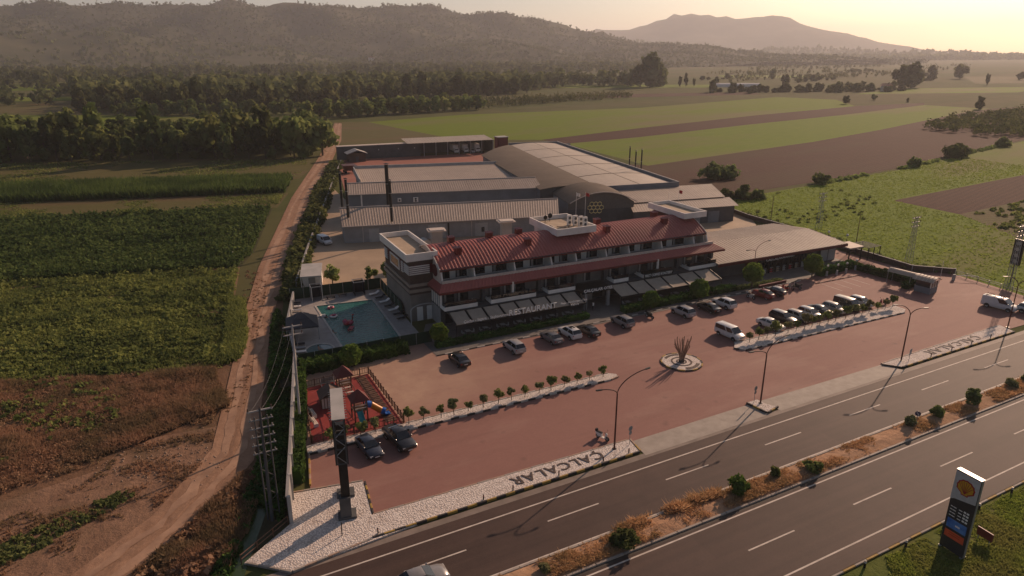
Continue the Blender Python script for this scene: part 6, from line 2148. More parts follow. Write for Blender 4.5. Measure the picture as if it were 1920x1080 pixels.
tower(-.1, -1.2, 2.7)
tower(.0, 6.2, 2.7)
for k in range(8):
    MB().box(-.5, .5, -.2 + k * .7, .1 + k * .7, 1.32, 1.38).build('bridge_plank', m_cream if k % 2 else m_wood, PT)
for sx in (-.55, .55):
    MB().tube([(sx, -.4, 2.0), (sx, 2.5, 1.85), (sx, 5.4, 2.0)], .05, 5).build('bridge_rail', m_wood, PT)
pts = [(.7, -1.2, 1.75), (1.3, -1.25, 1.55), (1.9, -1.4, 1.05), (2.5, -1.6, .6), (2.9, -1.8, .45)]
MB().tube(pts[:2], .42, 12).build('tube_section', m_blue, PT, 50)
MB().tube(pts[1:4], .41, 12).build('tube_section', m_orange, PT, 50)
MB().tube(pts[3:], .43, 12).build('tube_section', m_blue, PT, 50)
MB().loft([[(2.8, -2.1, .1), (3.3, -2.2, .1), (3.3, -1.6, .1), (2.8, -1.5, .1)], [(2.8, -2.2, .35), (3.4, -2.3, .3), (3.4, -1.5, .3), (2.8, -1.4, .35)]], True).build('slide_mouth', m_blue, PT)
sl_ = [(-.3, -2.0, 1.4), (-.3, -2.6, 1.0), (-.3, -3.2, .5), (-.3, -3.7, .22), (-.3, -4.1, .18)]
rows = [[(x - .3, y, z + .22), (x - .3, y, z), (x + .3, y, z), (x + .3, y, z + .22), (x + .34, y, z + .22), (x + .34, y, z - .05), (x - .34, y, z - .05), (x - .34, y, z + .22)] for x, y, z in sl_]
MB().loft(rows, True).build('slide', m_teal, PT, 40)
for k in range(6):
    MB().tube([(-1.0 - .1 * k, -1.9, .3 + .2 * k), (-1.0 - .1 * k, -.4, .3 + .2 * k)], .04, 5).build('ladder_rung', m_redvent, PT)
PH = thing('playhouse', 'wooden playhouse with a brown gable roof in the playground', 'playhouse', (15.9, 78.6, .08), R(-5))
MB().box(-1.2, 1.2, -1.0, 1.0, 0, 1.5).build('wall', m_wood, PH)
for k in range(7):
    MB().box(-1.2 + k * .35, -.95 + k * .35, -1.06, -1.002, .05, 1.4).build('plank', m_cream, PH)
MB().loft([[(-1.5, y, 1.45), (0, y, 2.4), (1.5, y, 1.45), (1.45, y, 1.35), (0, y, 2.28), (-1.45, y, 1.35)] for y in (-1.35, 1.35)], True).build('roof', m_brown, PH)
for i, (x, y, a, lb_) in enumerate(((16.8, 84.0, 0, 'white framed bench at the back of the playground'), (12.9, 74.6, 95, 'nearer bench along the hedge side of the playground'), (13.2, 76.8, 95, 'farther bench along the hedge side of the playground'))):
    t = thing('bench', lb_, 'bench', (x, y, .08), R(a))
    for k in range(3):
        MB().box(-.95, .95, -.25 + k * .17, -.12 + k * .17, .42, .46).build('seat_slat', m_cream if i else m_dgrey, t)
    for k in range(3):
        MB().box(-.95, .95, .27, .31, .52 + k * .15, .63 + k * .15).build('back_slat', m_cream if i else m_dgrey, t)
    for sx in (-.85, .85):
        MB().box(sx - .04, sx + .04, -.27, .32, 0, .42).box(sx - .04, sx + .04, .26, .268, .42, .98).build('leg', m_white, t)

# ------------------------------------------------------------------ trees
rng = np.random.default_rng(11)
def crown_mesh(name, n, rx, ry, rz, cz, leaf, m, seed, clumps=14, spread=.36, low=-.8):
    r_ = np.random.default_rng(seed)
    P, nr = crown_pts(n, rx, ry, rz, cz, r_, clumps, spread, low)
    V, F_ = leaf_quads(P, leaf * (.6 + .8 * r_.random(n)), r_, nr, .55)
    return np_mesh(name, V, F_, m)

def trunk_mesh(name, h, r, seed, limbs=4, top=.6, m=None):
    q = random.Random(seed)
    mb = MB().tube([(0, 0, -.1), (q.uniform(-.1, .1) * r, 0, h * .3), (q.uniform(-1, 1) * r, q.uniform(-1, 1) * r, h * top)], [r, r * .8, r * .4], 7)
    for k in range(limbs):
        a = 2 * PI * k / limbs + q.uniform(-.5, .5)
        z0 = h * q.uniform(.25, .5)
        L_ = h * q.uniform(.2, .34)
        mb.tube([(0, 0, z0), (math.cos(a) * L_ * .5, math.sin(a) * L_ * .5, z0 + L_ * .5), (math.cos(a) * L_, math.sin(a) * L_, z0 + L_ * 1.1)], [r * .45, r * .3, r * .12], 5)
    return mb.mesh(name, m or m_bark)

def make_tree(name, label, cat, loc, tm, cm, s=1.0, sz=None, rz=0, group=None):
    t = thing(name, label, cat, loc, rz, group)
    t.scale = (s, s, sz or s)
    inst('trunk', tm, t)
    inst('crown', cm, t)
    return t

# tree kinds (unit: real metres at scale 1)
T_poplar = [(trunk_mesh('trunk', 14, .3, k), crown_mesh('crown', 420, 3.4, 3.4, 6.6, 8.6, .85, L_mid if k % 2 else L_dark, 40 + k, 20, .30, -.95)) for k in range(4)]
T_bushy = [(trunk_mesh('trunk', 12, .35, 9 + k), crown_mesh('crown', 480, 4.8, 4.6, 5.6, 6.8, .85, L_dark if k % 2 else L_mid, 60 + k, 18, .36, -.95)) for k in range(4)]
T_far = [(trunk_mesh('trunk', 16, .4, 20 + k, 3), crown_mesh('crown', 300, (4.4, 5.6, 3.6, 5.0)[k], (4.2, 5.2, 3.8, 5.6)[k], (7.4, 6.0, 7.6, 6.6)[k], 7.6, 1.35, L_far, 80 + k, 14, .38, -1)) for k in range(4)]
T_low = [(trunk_mesh('trunk', 5, .15, 30 + k, 3), crown_mesh('crown', 220, 2.6, 2.5, 3.0, 3.6, .7, L_mid, 90 + k, 10, .42, -.95)) for k in range(3)]
T_cyp = [(trunk_mesh('trunk', 12, .25, 33, 2), crown_mesh('crown', 260, 1.7, 1.7, 6.6, 7.0, .8, L_far, 97, 12, .3, -.95))]

# front belt left of the track
G1 = 'trees of the front belt left of the dirt track'
k = 0
for i in range(46):
    t = i / 45
    x = -95 + 158 * t + rnd.uniform(-2, 2)
    row = i % 2
    y = 356 - 66 * t + row * 13 + rnd.uniform(-3, 5)
    kind = (T_poplar if (i * 7) % 5 < 3 else T_bushy)[i % 4]
    s = rnd.uniform(.72, 1.18) * (1.0 if row == 0 else 1.1)
    make_tree('broadleaf_tree', 'bushy green tree in the front belt left of the dirt track', 'tree', (x, y, 0), *kind, s=s, sz=s * rnd.uniform(.78, 1.3), rz=rnd.uniform(0, 6), group=G1)
make_tree('broadleaf_tree', 'round dark tree at the track end of the front belt', 'tree', (66.5, 297, 0), *T_bushy[1], s=1.3, rz=1)
make_tree('broadleaf_tree', 'tall spreading tree behind the track end of the front belt', 'tree', (62, 312, 0), *T_bushy[3], s=1.35, rz=2)
# shrubs under the front belt
for i, (x, y) in enumerate(((-36, 333), (-28, 331), (-20, 328), (8, 313), (30, 302), (46, 296))):
    make_tree('shrub', 'low shrub at the foot of the front tree belt', 'shrub', (x, y, 0), *T_low[i % 3], s=rnd.uniform(.7, 1.0), group='shrubs at the foot of the front belt')
# second belt
G2 = 'trees along the front of the second belt'
for i in range(64):
    t = i / 63
    x = -34 + 400 * t + rnd.uniform(-3, 3)
    y = (588 - 58 * min(1, t * 2.6)) + max(0, t - .38) * 120 + (i % 3) * 16 + rnd.uniform(-4, 6)
    if t > .32:
        y += 45
    s = rnd.uniform(.95, 1.25)
    make_tree('woodland_tree', 'dark tree along the front of the second belt beyond the green strip', 'tree', (x, y, 0), *T_far[i % 4], s=s, sz=s * rnd.uniform(.9, 1.2), rz=rnd.uniform(0, 6), group=G2)
# low bright row
G3 = 'low bright trees in the row before the second belt'
for i in range(40):
    t = i / 39
    x = 96 + 132 * t + rnd.uniform(-2, 2)
    y = 462 + 22 * t + (i % 2) * 9 + rnd.uniform(-3, 3)
    make_tree('young_tree', 'low bright green tree in the row before the second belt', 'tree', (x, y, 0), *T_low[i % 3], s=rnd.uniform(1.2, 1.7), rz=rnd.uniform(0, 6), group=G3)
for i in range(30):
    t = i / 29
    x = -14 + 112 * t + rnd.uniform(-2, 2)
    y = 556 - 50 * t + rnd.uniform(-5, 5)
    make_tree('young_tree', 'small tree at the foot of the second belt left of the track', 'tree', (x, y, 0), *T_low[i % 3], s=rnd.uniform(.9, 1.5), rz=rnd.uniform(0, 6), group='small trees at the foot of the second belt')
# single far trees on the right of the plain
FT = [(560, 696, 34, 'tallest spreading tree of the clump at the end of the woodland'), (549, 702, 29, 'left tree of the tall clump at the end of the woodland'), (578, 702, 29, 'right tree of the tall clump at the end of the woodland'),
      (607, 686, 18, 'tall dark cypress right of the tall clump'), (616, 681, 11, 'short tree right of the dark cypress'), (592, 679, 14, 'small cypress before the tall clump'),
      (890, 807, 16, 'lone round tree far out in the pale fields'), (522, 393, 7.5, 'round dark bush at the end of the long green field'), (563, 309, 8.2, 'lone round tree beside the dark orchard'),
      (584, 412, 6, 'low bush on the boundary of the green field'), (586, 381, 4, 'small dark bush on the far ploughed strip'), (808, 536, 27, 'left of the two tall twin trees near the farm'), (822, 533, 25, 'right of the two tall twin trees near the farm'),
      (1051, 674, 20, 'broad tree beyond the farm on the right'), (1069, 665, 22, 'taller broad tree beyond the farm on the right'), (1150, 669, 23, 'rounded tree far right beyond the farm'), (967, 527, 16, 'pointed tree on the right of the plain'), (1187, 602, 13, 'farthest right round tree on the plain'),
      (635, 663, 11, 'tree beside the long pale greenhouse'), (738, 649, 14, 'tree standing behind the farm thicket')]
for i, (x, y, h, lb_) in enumerate(FT):
    cyp = 'cypress' in lb_ or 'pointed' in lb_
    kind = T_cyp[0] if cyp else T_far[i % 4]
    base_h = 13.6 if cyp else 14.6
    w = h / base_h * (1.0 if cyp else rnd.uniform(.95, 1.25))
    make_tree('plain_tree', lb_, 'tree', (x, y, 0), *kind, s=w, sz=h / base_h, rz=i)
for i in range(64):
    t = i / 63
    x = 540 + 215 * t + rnd.uniform(-6, 6)
    y = 560 - 72 * t + rnd.uniform(-12, 12) + (i % 3) * 11
    s_ = rnd.uniform(.5, .8)
    make_tree('plain_tree', 'dark tree in the thicket before the farm on the plain', 'tree', (x, y, -1), *T_far[i % 4], s=s_ * 1.15, sz=s_ * rnd.uniform(.6, 1.15), rz=i, group='trees of the farm thicket')
for i in range(40):
    row = i // 8
    t = (i % 8) / 7 + rnd.uniform(-.05, .05)
    x0_, y0_ = ((820, 700), (980, 640), (760, 820), (1180, 760), (1300, 980))[row]
    x = x0_ + 120 * t
    y = y0_ + 40 * t + rnd.uniform(-6, 6)
    s_ = rnd.uniform(.35, .75)
    make_tree('plain_tree', 'small hazy tree in a field boundary row on the far plain', 'tree', (x, y, 0), *T_far[i % 4], s=s_ * 1.5, sz=s_ * rnd.uniform(.55, .9), rz=i, group='boundary row trees on the far plain')
# field bushes on the right
BUSH = [(173.0, 178.2, 1.7, 'large dark bush on the ploughed field behind the halls, left half'), (178.0, 176.8, 1.4, 'large dark bush on the ploughed field behind the halls, right half'), (198, 153.6, 1.0, 'small bush on the field boundary nearest the shed'),
        (260, 161.2, 1.0, 'bush midway along the field boundary'), (296, 168.6, 1.7, 'larger left bush of the pair on the field boundary'), (304, 169.4, 1.3, 'smaller right bush of the pair on the field boundary'), (352, 178.6, 1.3, 'bush on the field boundary near the right edge'),
        (152.4, 150.0, .9, 'leftmost low bush behind the right shed'), (156.0, 147.2, 1.1, 'middle low bush behind the right shed'), (160.2, 146.0, .9, 'rightmost low bush behind the right shed')]
for i, (x, y, s, lb_) in enumerate(BUSH):
    t = make_tree('field_bush', lb_, 'bush', (x, y, -.8 * s), T_low[i % 3][0], crown_mesh('crown', 420, 2.6, 2.4, 1.9, 2.2, .42, L_dark, 300 + i, 12, .42, -.6), s=s, rz=i)

# ------------------------------------------------------------------ woods and hills as masses
def tree_mass(name, label, pos, scl, m, seed, nq=34, leaf=1.9, hr=6.5, cr=4.4):
    r_ = np.random.default_rng(seed)
    vs = []
    protos = []
    for j in range(5):
        P, nr = crown_pts(nq, cr, cr, hr, hr * 1.15, r_, 7, .42, -.95)
        V, F_ = leaf_quads(P, leaf * (.6 + .7 * r_.random(nq)), r_, nr, .6)
        protos.append(V)
    n_ = len(pos)
    pick = r_.integers(0, 5, n_)
    out = np.empty((n_, nq * 4, 3), dtype=np.float32)
    ang = r_.random(n_) * 2 * PI
    for i in range(n_):
        V = protos[pick[i]] * np.array([scl[i], scl[i], scl[i] * (.85 + .3 * r_.random())])
        c_, s_ = math.cos(ang[i]), math.sin(ang[i])
        out[i, :, 0] = V[:, 0] * c_ - V[:, 1] * s_ + pos[i, 0]
        out[i, :, 1] = V[:, 0] * s_ + V[:, 1] * c_ + pos[i, 1]
        out[i, :, 2] = V[:, 2] + pos[i, 2]
    Vv = out.reshape(-1, 3)
    o = inst(name, np_mesh(name, Vv, np.arange(len(Vv)).reshape(-1, 4), m))
    return tag(o, label, 'woodland', None, 'stuff')

def wood(name, label, poly, n_, s0, s1, m, seed, **kw):
    r_ = np.random.default_rng(seed)
    P = pts_in(poly, n_, r_)
    return tree_mass(name, label, np.concatenate([P, np.zeros((n_, 1))], 1), s0 + (s1 - s0) * r_.random(n_), m, seed, **kw)

wood('woodland', 'dark wood filling the second belt behind its front trees', [(-36, 615), (103, 560), (180, 640), (370, 660), (440, 735), (560, 720), (600, 760), (300, 900), (-60, 930)], 1100, .95, 1.3, L_far, 5)
wood('woodland', 'dark wood behind the front belt of trees', [(-100, 378), (66, 312), (80, 345), (-90, 402)], 150, .75, 1.0, L_dark, 6, nq=90, leaf=1.2)
wood('woodland', 'low thicket rows at the right end of the woodland', [(228, 485), (420, 545), (430, 575), (240, 545)], 420, .32, .45, L_far, 8, nq=20, leaf=1.2)
wood('woodland', 'hazy wood at the foot of the hills on the left', [(-520, 1000), (-60, 980), (20, 1250), (900, 1150), (1300, 1500), (1100, 1900), (700, 1600), (-300, 1550), (-640, 1700)], 1500, .9, 1.4, L_far, 9, nq=18, leaf=2.6)
wood('woodland', 'scattered trees and hedges on the left plain', [(-330, 700), (-110, 560), (-55, 700), (-60, 900), (-420, 950)], 160, .5, 1.0, L_far, 10, nq=26)
wood('woodland', 'hazy line of umbrella pines along the far right horizon', [(1500, 2150), (4200, 1900), (4500, 2250), (1600, 2500)], 1500, 1.1, 2.0, L_far, 12, nq=18, leaf=3.4, hr=7)
r_ = np.random.default_rng(77)
hp_ = []
for j in range(34):
    cx, cy = r_.uniform(750, 2500), 0
    cy = cx * r_.uniform(.5, .95) + 80
    L_, a_ = r_.uniform(60, 340), R(r_.uniform(-5, 22) if j % 4 else 75)
    for k in range(int(L_ / 9)):
        d_ = (k * 9 - L_ / 2)
        hp_.append((cx + d_ * math.cos(a_) + r_.normal() * 3, cy + d_ * math.sin(a_) + r_.normal() * 3, 0))
hp_ = np.array(hp_)
tree_mass('hedgerows', 'hedgerows across the hazy right plain', hp_, .25 + .45 * r_.random(len(hp_)), L_far, 13, nq=18, leaf=2.0)
wood('orchard', 'dense dark orchard on the right of the ploughed field', [(390, 244), (473, 273), (578, 285), (660, 290), (440, 190), (398, 196), (384, 205)], 800, .30, .42, L_dark, 14, nq=22, leaf=1.3, cr=6, hr=5)

def ridge_h(x, y, pts, wf, wb):
    best = 0
    for (x0, y0, h0), (x1, y1, h1) in zip(pts, pts[1:]):
        dx, dy = x1 - x0, y1 - y0
        L2 = dx * dx + dy * dy
        t = max(0, min(1, ((x - x0) * dx + (y - y0) * dy) / L2))
        px, py, ph = x0 + dx * t, y0 + dy * t, h0 + (h1 - h0) * t
        d = math.hypot(x - px, y - py)
        front = (x * x + y * y) < (px * px + py * py)
        q = d / (wf if front else wb)
        if q < 1:
            f = (1 - q) ** 1.25 if q > .25 else (1 - q) ** 1.25
            best = max(best, ph * f)
    return best
def hill(name, label, pts, wf, wb, x0, x1, y0, y1, step, rough, m, ntree, seed, tscale=1.0, tmat=None, tleaf=3.2):
    nx, ny = int((x1 - x0) / step) + 1, int((y1 - y0) / step) + 1
    def hz(x, y):
        h = ridge_h(x, y, pts, wf, wb)
        if h <= 0:
            return -3
        n1 = noise.fractal(Vector((x / 620, y / 620, seed)), 1.0, 2.0, 5)
        n2 = abs(noise.noise(Vector((x / 330 + 9, y / 520, seed + 4))))
        k = min(1, h / 60)
        return h * (1 + .10 * n1) + rough * k * (n1 - n2 * 1.1) - 2
    V = np.array([(x0 + i * step, y0 + j * step, hz(x0 + i * step, y0 + j * step)) for j in range(ny) for i in range(nx)])
    idx = np.arange(nx * ny).reshape(ny, nx)
    F_ = np.stack([idx[:-1, :-1], idx[:-1, 1:], idx[1:, 1:], idx[1:, :-1]], -1).reshape(-1, 4)
    keep = (V[F_][:, :, 2].max(1) > -2.5)
    o = inst(name, np_mesh(name, V, F_[keep], m, True))
    struct(o, label)
    if ntree:
        r_ = np.random.default_rng(seed)
        P = np.stack([x0 + r_.random(ntree * 4) * (x1 - x0), y0 + r_.random(ntree * 4) * (y1 - y0)], 1)
        P = P[P[:, 1] * .8 + 0 * P[:, 0] > 0]
        zz = np.array([hz(a, b) for a, b in P])
        nz = vnoise(P, 1 / 260., seed)
        dist = np.hypot(P[:, 0], P[:, 1])
        rd = np.array([math.hypot(*min(pts, key=lambda q: (q[0] / math.hypot(q[0], q[1]) - a / d_) ** 2)[:2]) for (a, b), d_ in zip(P, dist)])
        sel = (zz > 1) & (dist < rd + 60) & (nz + .35 * r_.random(len(P)) > -.25)
        P, zz = P[sel][:ntree], zz[sel][:ntree]
        tree_mass('hillside_forest', 'forest covering ' + label, np.concatenate([P, (zz - 4)[:, None]], 1), tscale * (.6 + .6 * r_.random(len(P))), tmat or L_far, seed + 50, nq=9, leaf=tleaf, hr=6.5)
    return o
m_hill = mat('hill_scrub', (.045, .050, .026), (.095, .088, .05), .006, rough=1, spec=.05, detail=8)
RH = [(-1500, 2500, 170), (-742, 2907, 158), (-554, 2948, 188), (-348, 2980, 198), (-121, 2998, 192), (-23, 3000, 189), (80, 2999, 204), (188, 2994, 226), (314, 2984, 216), (462, 2964, 202), (616, 2936, 208), (773, 2899, 202), (891, 2865, 195), (1011, 2824, 207), (1091, 2795, 212), (1189, 2754, 192), (1287, 2710, 163), (1365, 2672, 163), (1460, 2621, 153), (1536, 2577, 127), (1591, 2543, 122), (1718, 2459, 104), (1840, 2370, 76), (1987, 2248, 46), (2150, 2100, 10)]
hill('hills', 'the long wooded ridge on the left', [(a_, b_, h_ * 1.03) for a_, b_, h_ in RH], 1150, 900, -1900, 2400, 1500, 3800, 38, 50, m_hill, 20000, 3, .85, None, 3.0)
RS = [(-900, 2050, 40), (-350, 2150, 105), (60, 2300, 80), (300, 2180, 55)]
hill('hills', 'the nearer spur at the far left', RS, 480, 500, -1500, 900, 1550, 2900, 36, 20, m_hill, 1800, 21, .9)
RM = [(2000, 6700, 90), (3000, 6325, 138), (3453, 6089, 162), (4007, 5740, 236), (4285, 5535, 268), (4511, 5353, 312), (4650, 5230, 350), (4700, 5188, 362), (4793, 5102, 350), (4895, 5004, 336), (5024, 4874, 350), (5178, 4710, 352), (5300, 4572, 292), (5420, 4430, 202), (5587, 4218, 98), (5689, 4078, 46), (5829, 3876, 10)]
hill('mountain', 'the broad hazy mountain on the horizon', RM, 1300, 1200, 1200, 7000, 2900, 7800, 110, 26, m_hill, 0, 8)
RMid = [(2200, 4300, 40), (2607, 4031, 92), (2806, 3894, 100), (2943, 3792, 93), (3101, 3663, 80), (3300, 3486, 60), (3481, 3305, 66), (3648, 3120, 53), (3761, 2982, 58), (3950, 2760, 40), (4300, 2500, 30)]
hill('hills', 'the low hazy hills before the mountain', RMid, 600, 600, 1800, 4900, 2100, 4900, 80, 14, m_hill, 1200, 15, 1.5, None, 5)

# far village houses at the foot of the hills
HM = [mat('house_wall_white', (.62, .56, .50)), mat('house_wall_cream', (.52, .43, .34))]
hr_ = mat('house_roof_tile', (.34, .16, .10))
VH = [(-164, 2120, 8), (-120, 2135, 10), (-92, 2110, 8), (-60, 2128, 11), (-20, 2140, 9), (18, 2105, 9), (46, 2124, 8), (96, 2090, 12), (140, 2085, 9), (196, 2066, 16), (214, 2050, 9), (242, 2040, 8), (300, 2030, 9), (352, 2010, 10), (-240, 1990, 9), (-285, 2000, 12), (600, 1975, 13), (1010, 1980, 12), (-205, 2105, 9), (70, 2150, 9)]
for i, (x, y, w) in enumerate(VH):
    t = thing('village_house', 'small pale house in the distant village at the foot of the hills', 'house', (x, y, 0), R(rnd.uniform(-30, 30)), 'houses of the distant village')
    z0 = max(0, 14 + (i % 3) * 4)
    MB().box(-w * .6, w * .6, -w * .5, w * .5, 0, z0 + 6).build('wall', HM[i % 2], t)
    MB().loft([[(-w * .66, y_, z0 + 5.9), (0, y_, z0 + 9), (w * .66, y_, z0 + 5.9)] for y_ in (-w * .56, w * .56)], True).build('roof', hr_, t)
    for xx in (-w * .3, w * .3):
        MB().box(xx - .8, xx + .8, -w * .5 - .06, -w * .5 - .002, z0 + 2, z0 + 4).build('window', m_glass, t)
gh = thing('greenhouse', 'long pale greenhouse on the plain beyond the fields', 'greenhouse', (652, 646, 0), R(-28))
rr = [[(x, y, 4.6 * (1 - (y / 7) ** 2) ** .5 if abs(y) < 7 else 0) for y in (-7, -5.5, -3, 0, 3, 5.5, 7)] for x in (-28, 28)]
MB().loft(rr, False, False).build('cover', mat('greenhouse_film', (.66, .58, .52), rough=.4), gh)
for x in (-28, 28):
    MB().quad(*[(x, y, 4.6 * (1 - (y / 7) ** 2) ** .5 if abs(y) < 7 else 0) for y in (-7, -5.5, -3, 0, 3, 5.5, 7)]).build('end_panel', m_lgrey, gh)
fh = thing('farmhouse', 'pale farmhouse among the trees on the plain', 'house', (724, 498, 0), R(20))
MB().box(-6, 6, -4, 4, 0, 6).build('wall', HM[0], fh)
MB().loft([[(-6.6, y_, 5.9), (0, y_, 8.6), (6.6, y_, 5.9)] for y_ in (-4.5, 4.5)], True).build('roof', hr_, fh)
for xx in (-3, 0, 3):
    MB().box(xx - .6, xx + .6, -4.06, -4.002, 2, 4).build('window', m_glass, fh)

# ------------------------------------------------------------------ crops and ground cover
def stuff(o, label, cat):
    return tag(o, label, cat, None, 'stuff')
stuff(tufts('corn_crop', [(-90, 287), (43.5, 245.5), (36.5, 221.5), (-85, 258.5)], 16000, 2.3, .55, L_corn, 1, (-16.5, .8, .12), 3), 'tall green corn strip left of the track', 'crop')
stuff(tufts('leafy_crop', [(-62, 226), (29, 201.5), (17.6, 157), (13.2, 146), (-48, 161)], 26000, .8, .5, L_crop, 2, (-15, .75, .16), 3, (.05, -.62, -15, 3.0)), 'dark green leafy crop left of the track', 'crop')
stuff(tufts('weedy_crop', [(-48, 160.5), (13.2, 145.2), (9.8, 125.7), (7.0, 105.3), (5.0, 97.4), (-38, 111)], 34000, .5, .36, L_weed, 3, (-14, 1.5, .42), 3, (.22, -.26, -14, 6.0)), 'patchy weedy green crop left of the track', 'crop')
stuff(scrub('crop_clumps', [(-62, 226), (29, 201.5), (17.6, 157), (13.2, 146), (-48, 161)], 6500, .75, 1.25, L_crop, 41, 13, .25, (.12, -.5), rows=(-15, 1.9, .2)), 'taller leafy clumps standing through the dark green crop', 'crop')
stuff(scrub('weed_clumps', [(-48, 160.5), (13.2, 145.2), (9.8, 125.7), (7.0, 105.3), (5.0, 97.4), (-38, 111)], 5200, .6, .85, L_weed, 42, 13, .18, (.22, -.15), rows=(-14, 2.6, .8)), 'bushy weed clumps scattered over the patchy weedy crop', 'weeds')
stuff(tufts('bright_weeds', [(7.4, 98), (9.4, 105), (11.6, 124), (9.6, 126), (6.2, 104), (4.6, 97)], 2600, .7, .4, L_weed, 4, None, 3), 'bright green weeds along the edge of the weedy crop', 'weeds')
stuff(tufts('stubble_grass', [(-70, 252), (37, 221.5), (30.5, 201), (-64, 228)], 10000, .45, .4, L_weed, 5, (-16, 1.2, .3), 2, (.06, -.1)), 'olive stubble between the corn and the dark crop', 'grass')
stuff(tufts('stubble_grass', [(-80, 345), (58, 292), (55, 270), (44, 247), (-80, 286)], 9000, .5, .45, L_weed, 6, None, 2, (.04, -.05)), 'olive grass before the front tree belt', 'grass')
stuff(scrub('dry_scrub_bushes', [(-40, 111.5), (3.5, 96.6), (4.2, 87.6), (2.0, 80.4), (-1.7, 82.2), (-6.9, 81.2), (-9.6, 77), (-32, 73)], 3800, .45, .5, L_dry, 7, 18, .075, (.16, -.2)), 'rust brown dry scrub left of the track', 'scrub')
stuff(tufts('dry_grass', [(-40, 111), (4, 96), (4.6, 84), (-7, 79), (-32, 72)], 60000, .75, .12, L_dry, 8, None, 3, (.16, -.42), .02, .5), 'dry grass among the brown scrub', 'grass')
stuff(scrub('green_scrub', [(-40, 112), (4, 97.5), (4.6, 88), (-10, 80), (-34, 80)], 420, .6, .6, L_weed, 9, 16, .2, (.1, .05)), 'green shrubs among the brown scrub', 'scrub')
stuff(scrub('roadside_weeds', [(-22, 60.5), (-12, 65.0), (-6.0, 69.0), (-7.2, 70.6), (-13, 68), (-24, 64)], 420, .3, .3, L_dark, 10, 14, .12), 'dark green weed line on the bare ground left of the track', 'weeds')
stuff(tufts('dry_grass', [(-7.5, 55.5), (-1.2, 62), (4.6, 68.4), (6.0, 66), (3.0, 58), (-1, 50)], 9000, .6, .16, L_dry, 11, None, 3, (.3, -.25)), 'dry grass between the track and the ditch', 'grass')
stuff(scrub('dry_bushes', [(-7.5, 55.5), (-1.2, 61.6), (4.2, 68), (2.4, 60), (-1, 50)], 260, .45, .5, L_dry, 12, 14, .18, (.3, -.1)), 'brown bushes between the track and the ditch', 'scrub')
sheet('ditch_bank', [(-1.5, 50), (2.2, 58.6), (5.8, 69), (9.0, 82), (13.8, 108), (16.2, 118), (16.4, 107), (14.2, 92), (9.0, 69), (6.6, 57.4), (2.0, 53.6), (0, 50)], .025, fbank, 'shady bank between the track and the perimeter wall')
struct(MB().quad((-.2, 50, .035), (2.4, 57, .035), (4.6, 62.4, .035), (5.7, 61.8, .035), (3.6, 56.4, .035), (1.2, 50, .035)).build('ditch_water', water_mat('ditch_water', (.045, .075, .022), .25, 2, .2, .05)), 'green weedy water in the ditch')
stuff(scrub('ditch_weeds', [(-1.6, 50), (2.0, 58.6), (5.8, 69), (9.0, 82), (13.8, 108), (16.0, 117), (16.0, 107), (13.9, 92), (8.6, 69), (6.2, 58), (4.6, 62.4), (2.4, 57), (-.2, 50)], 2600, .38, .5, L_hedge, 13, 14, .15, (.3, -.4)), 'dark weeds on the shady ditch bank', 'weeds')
stuff(scrub('wall_weeds', [(19, 120), (22, 126), (29.5, 150), (52, 222), (68, 270), (64, 272), (47, 222), (25, 150), (17.4, 120)], 900, 1.0, 1.5, L_dark, 14, 16, .36), 'green hedge growing along the far perimeter wall', 'hedge')
stuff(scrub('rubble_weeds', [(2.4, 79.2), (6.4, 84), (9.6, 97), (13, 112), (18, 138), (14.6, 142), (9.4, 112), (5.6, 97), (4.4, 86)], 420, .2, .16, L_dry, 15, 12, .09, (.4, -.1)), 'brown weeds along the left edge of the track', 'weeds')
stuff(tufts('sparse_grass', [(-24, 66), (-9.4, 75), (-6.7, 80), (2.2, 79), (2, 74), (-4, 66), (-12, 60), (-24, 60)], 5000, .3, .12, L_dry, 31, None, 3, (.35, .0)), 'sparse dry grass on the bare ground beside the track', 'grass')
# stones along the track
st_ = MB()
q_ = random.Random(5)
def stone(mb, x, y, r):
    mb.loft([[(x + r * (1 + q_.uniform(-.2, .2)) * s_ * math.cos(2 * PI * k / 6), y + r * s_ * math.sin(2 * PI * k / 6), z) for k in range(6)] for s_, z in ((1, .03), (.85, .05 + r * .5), (.35, .06 + r * .8))], True)
for i in range(260):
    t = q_.random()
    a = Vector((-8, 76)).lerp(Vector((2.6, 72.0)), t)
    stone(st_, a.x + q_.gauss(0, 1.2), a.y + q_.gauss(0, 2.2), q_.uniform(.04, .13))
stuff(st_.build('rubble', mat('rubble_stone', (.34, .24, .17), (.24, .16, .11), 1)), 'loose rubble on the bare ground beside the track', 'rubble')
pp_ = tag(MB().tube([(11.2, 150.5, .3), (13.6, 156, .5), (15.6, 160.4, .35)], .11, 6).build('pipe', m_white), 'pale irrigation pipe lying at the edge of the dark crop', 'pipe')

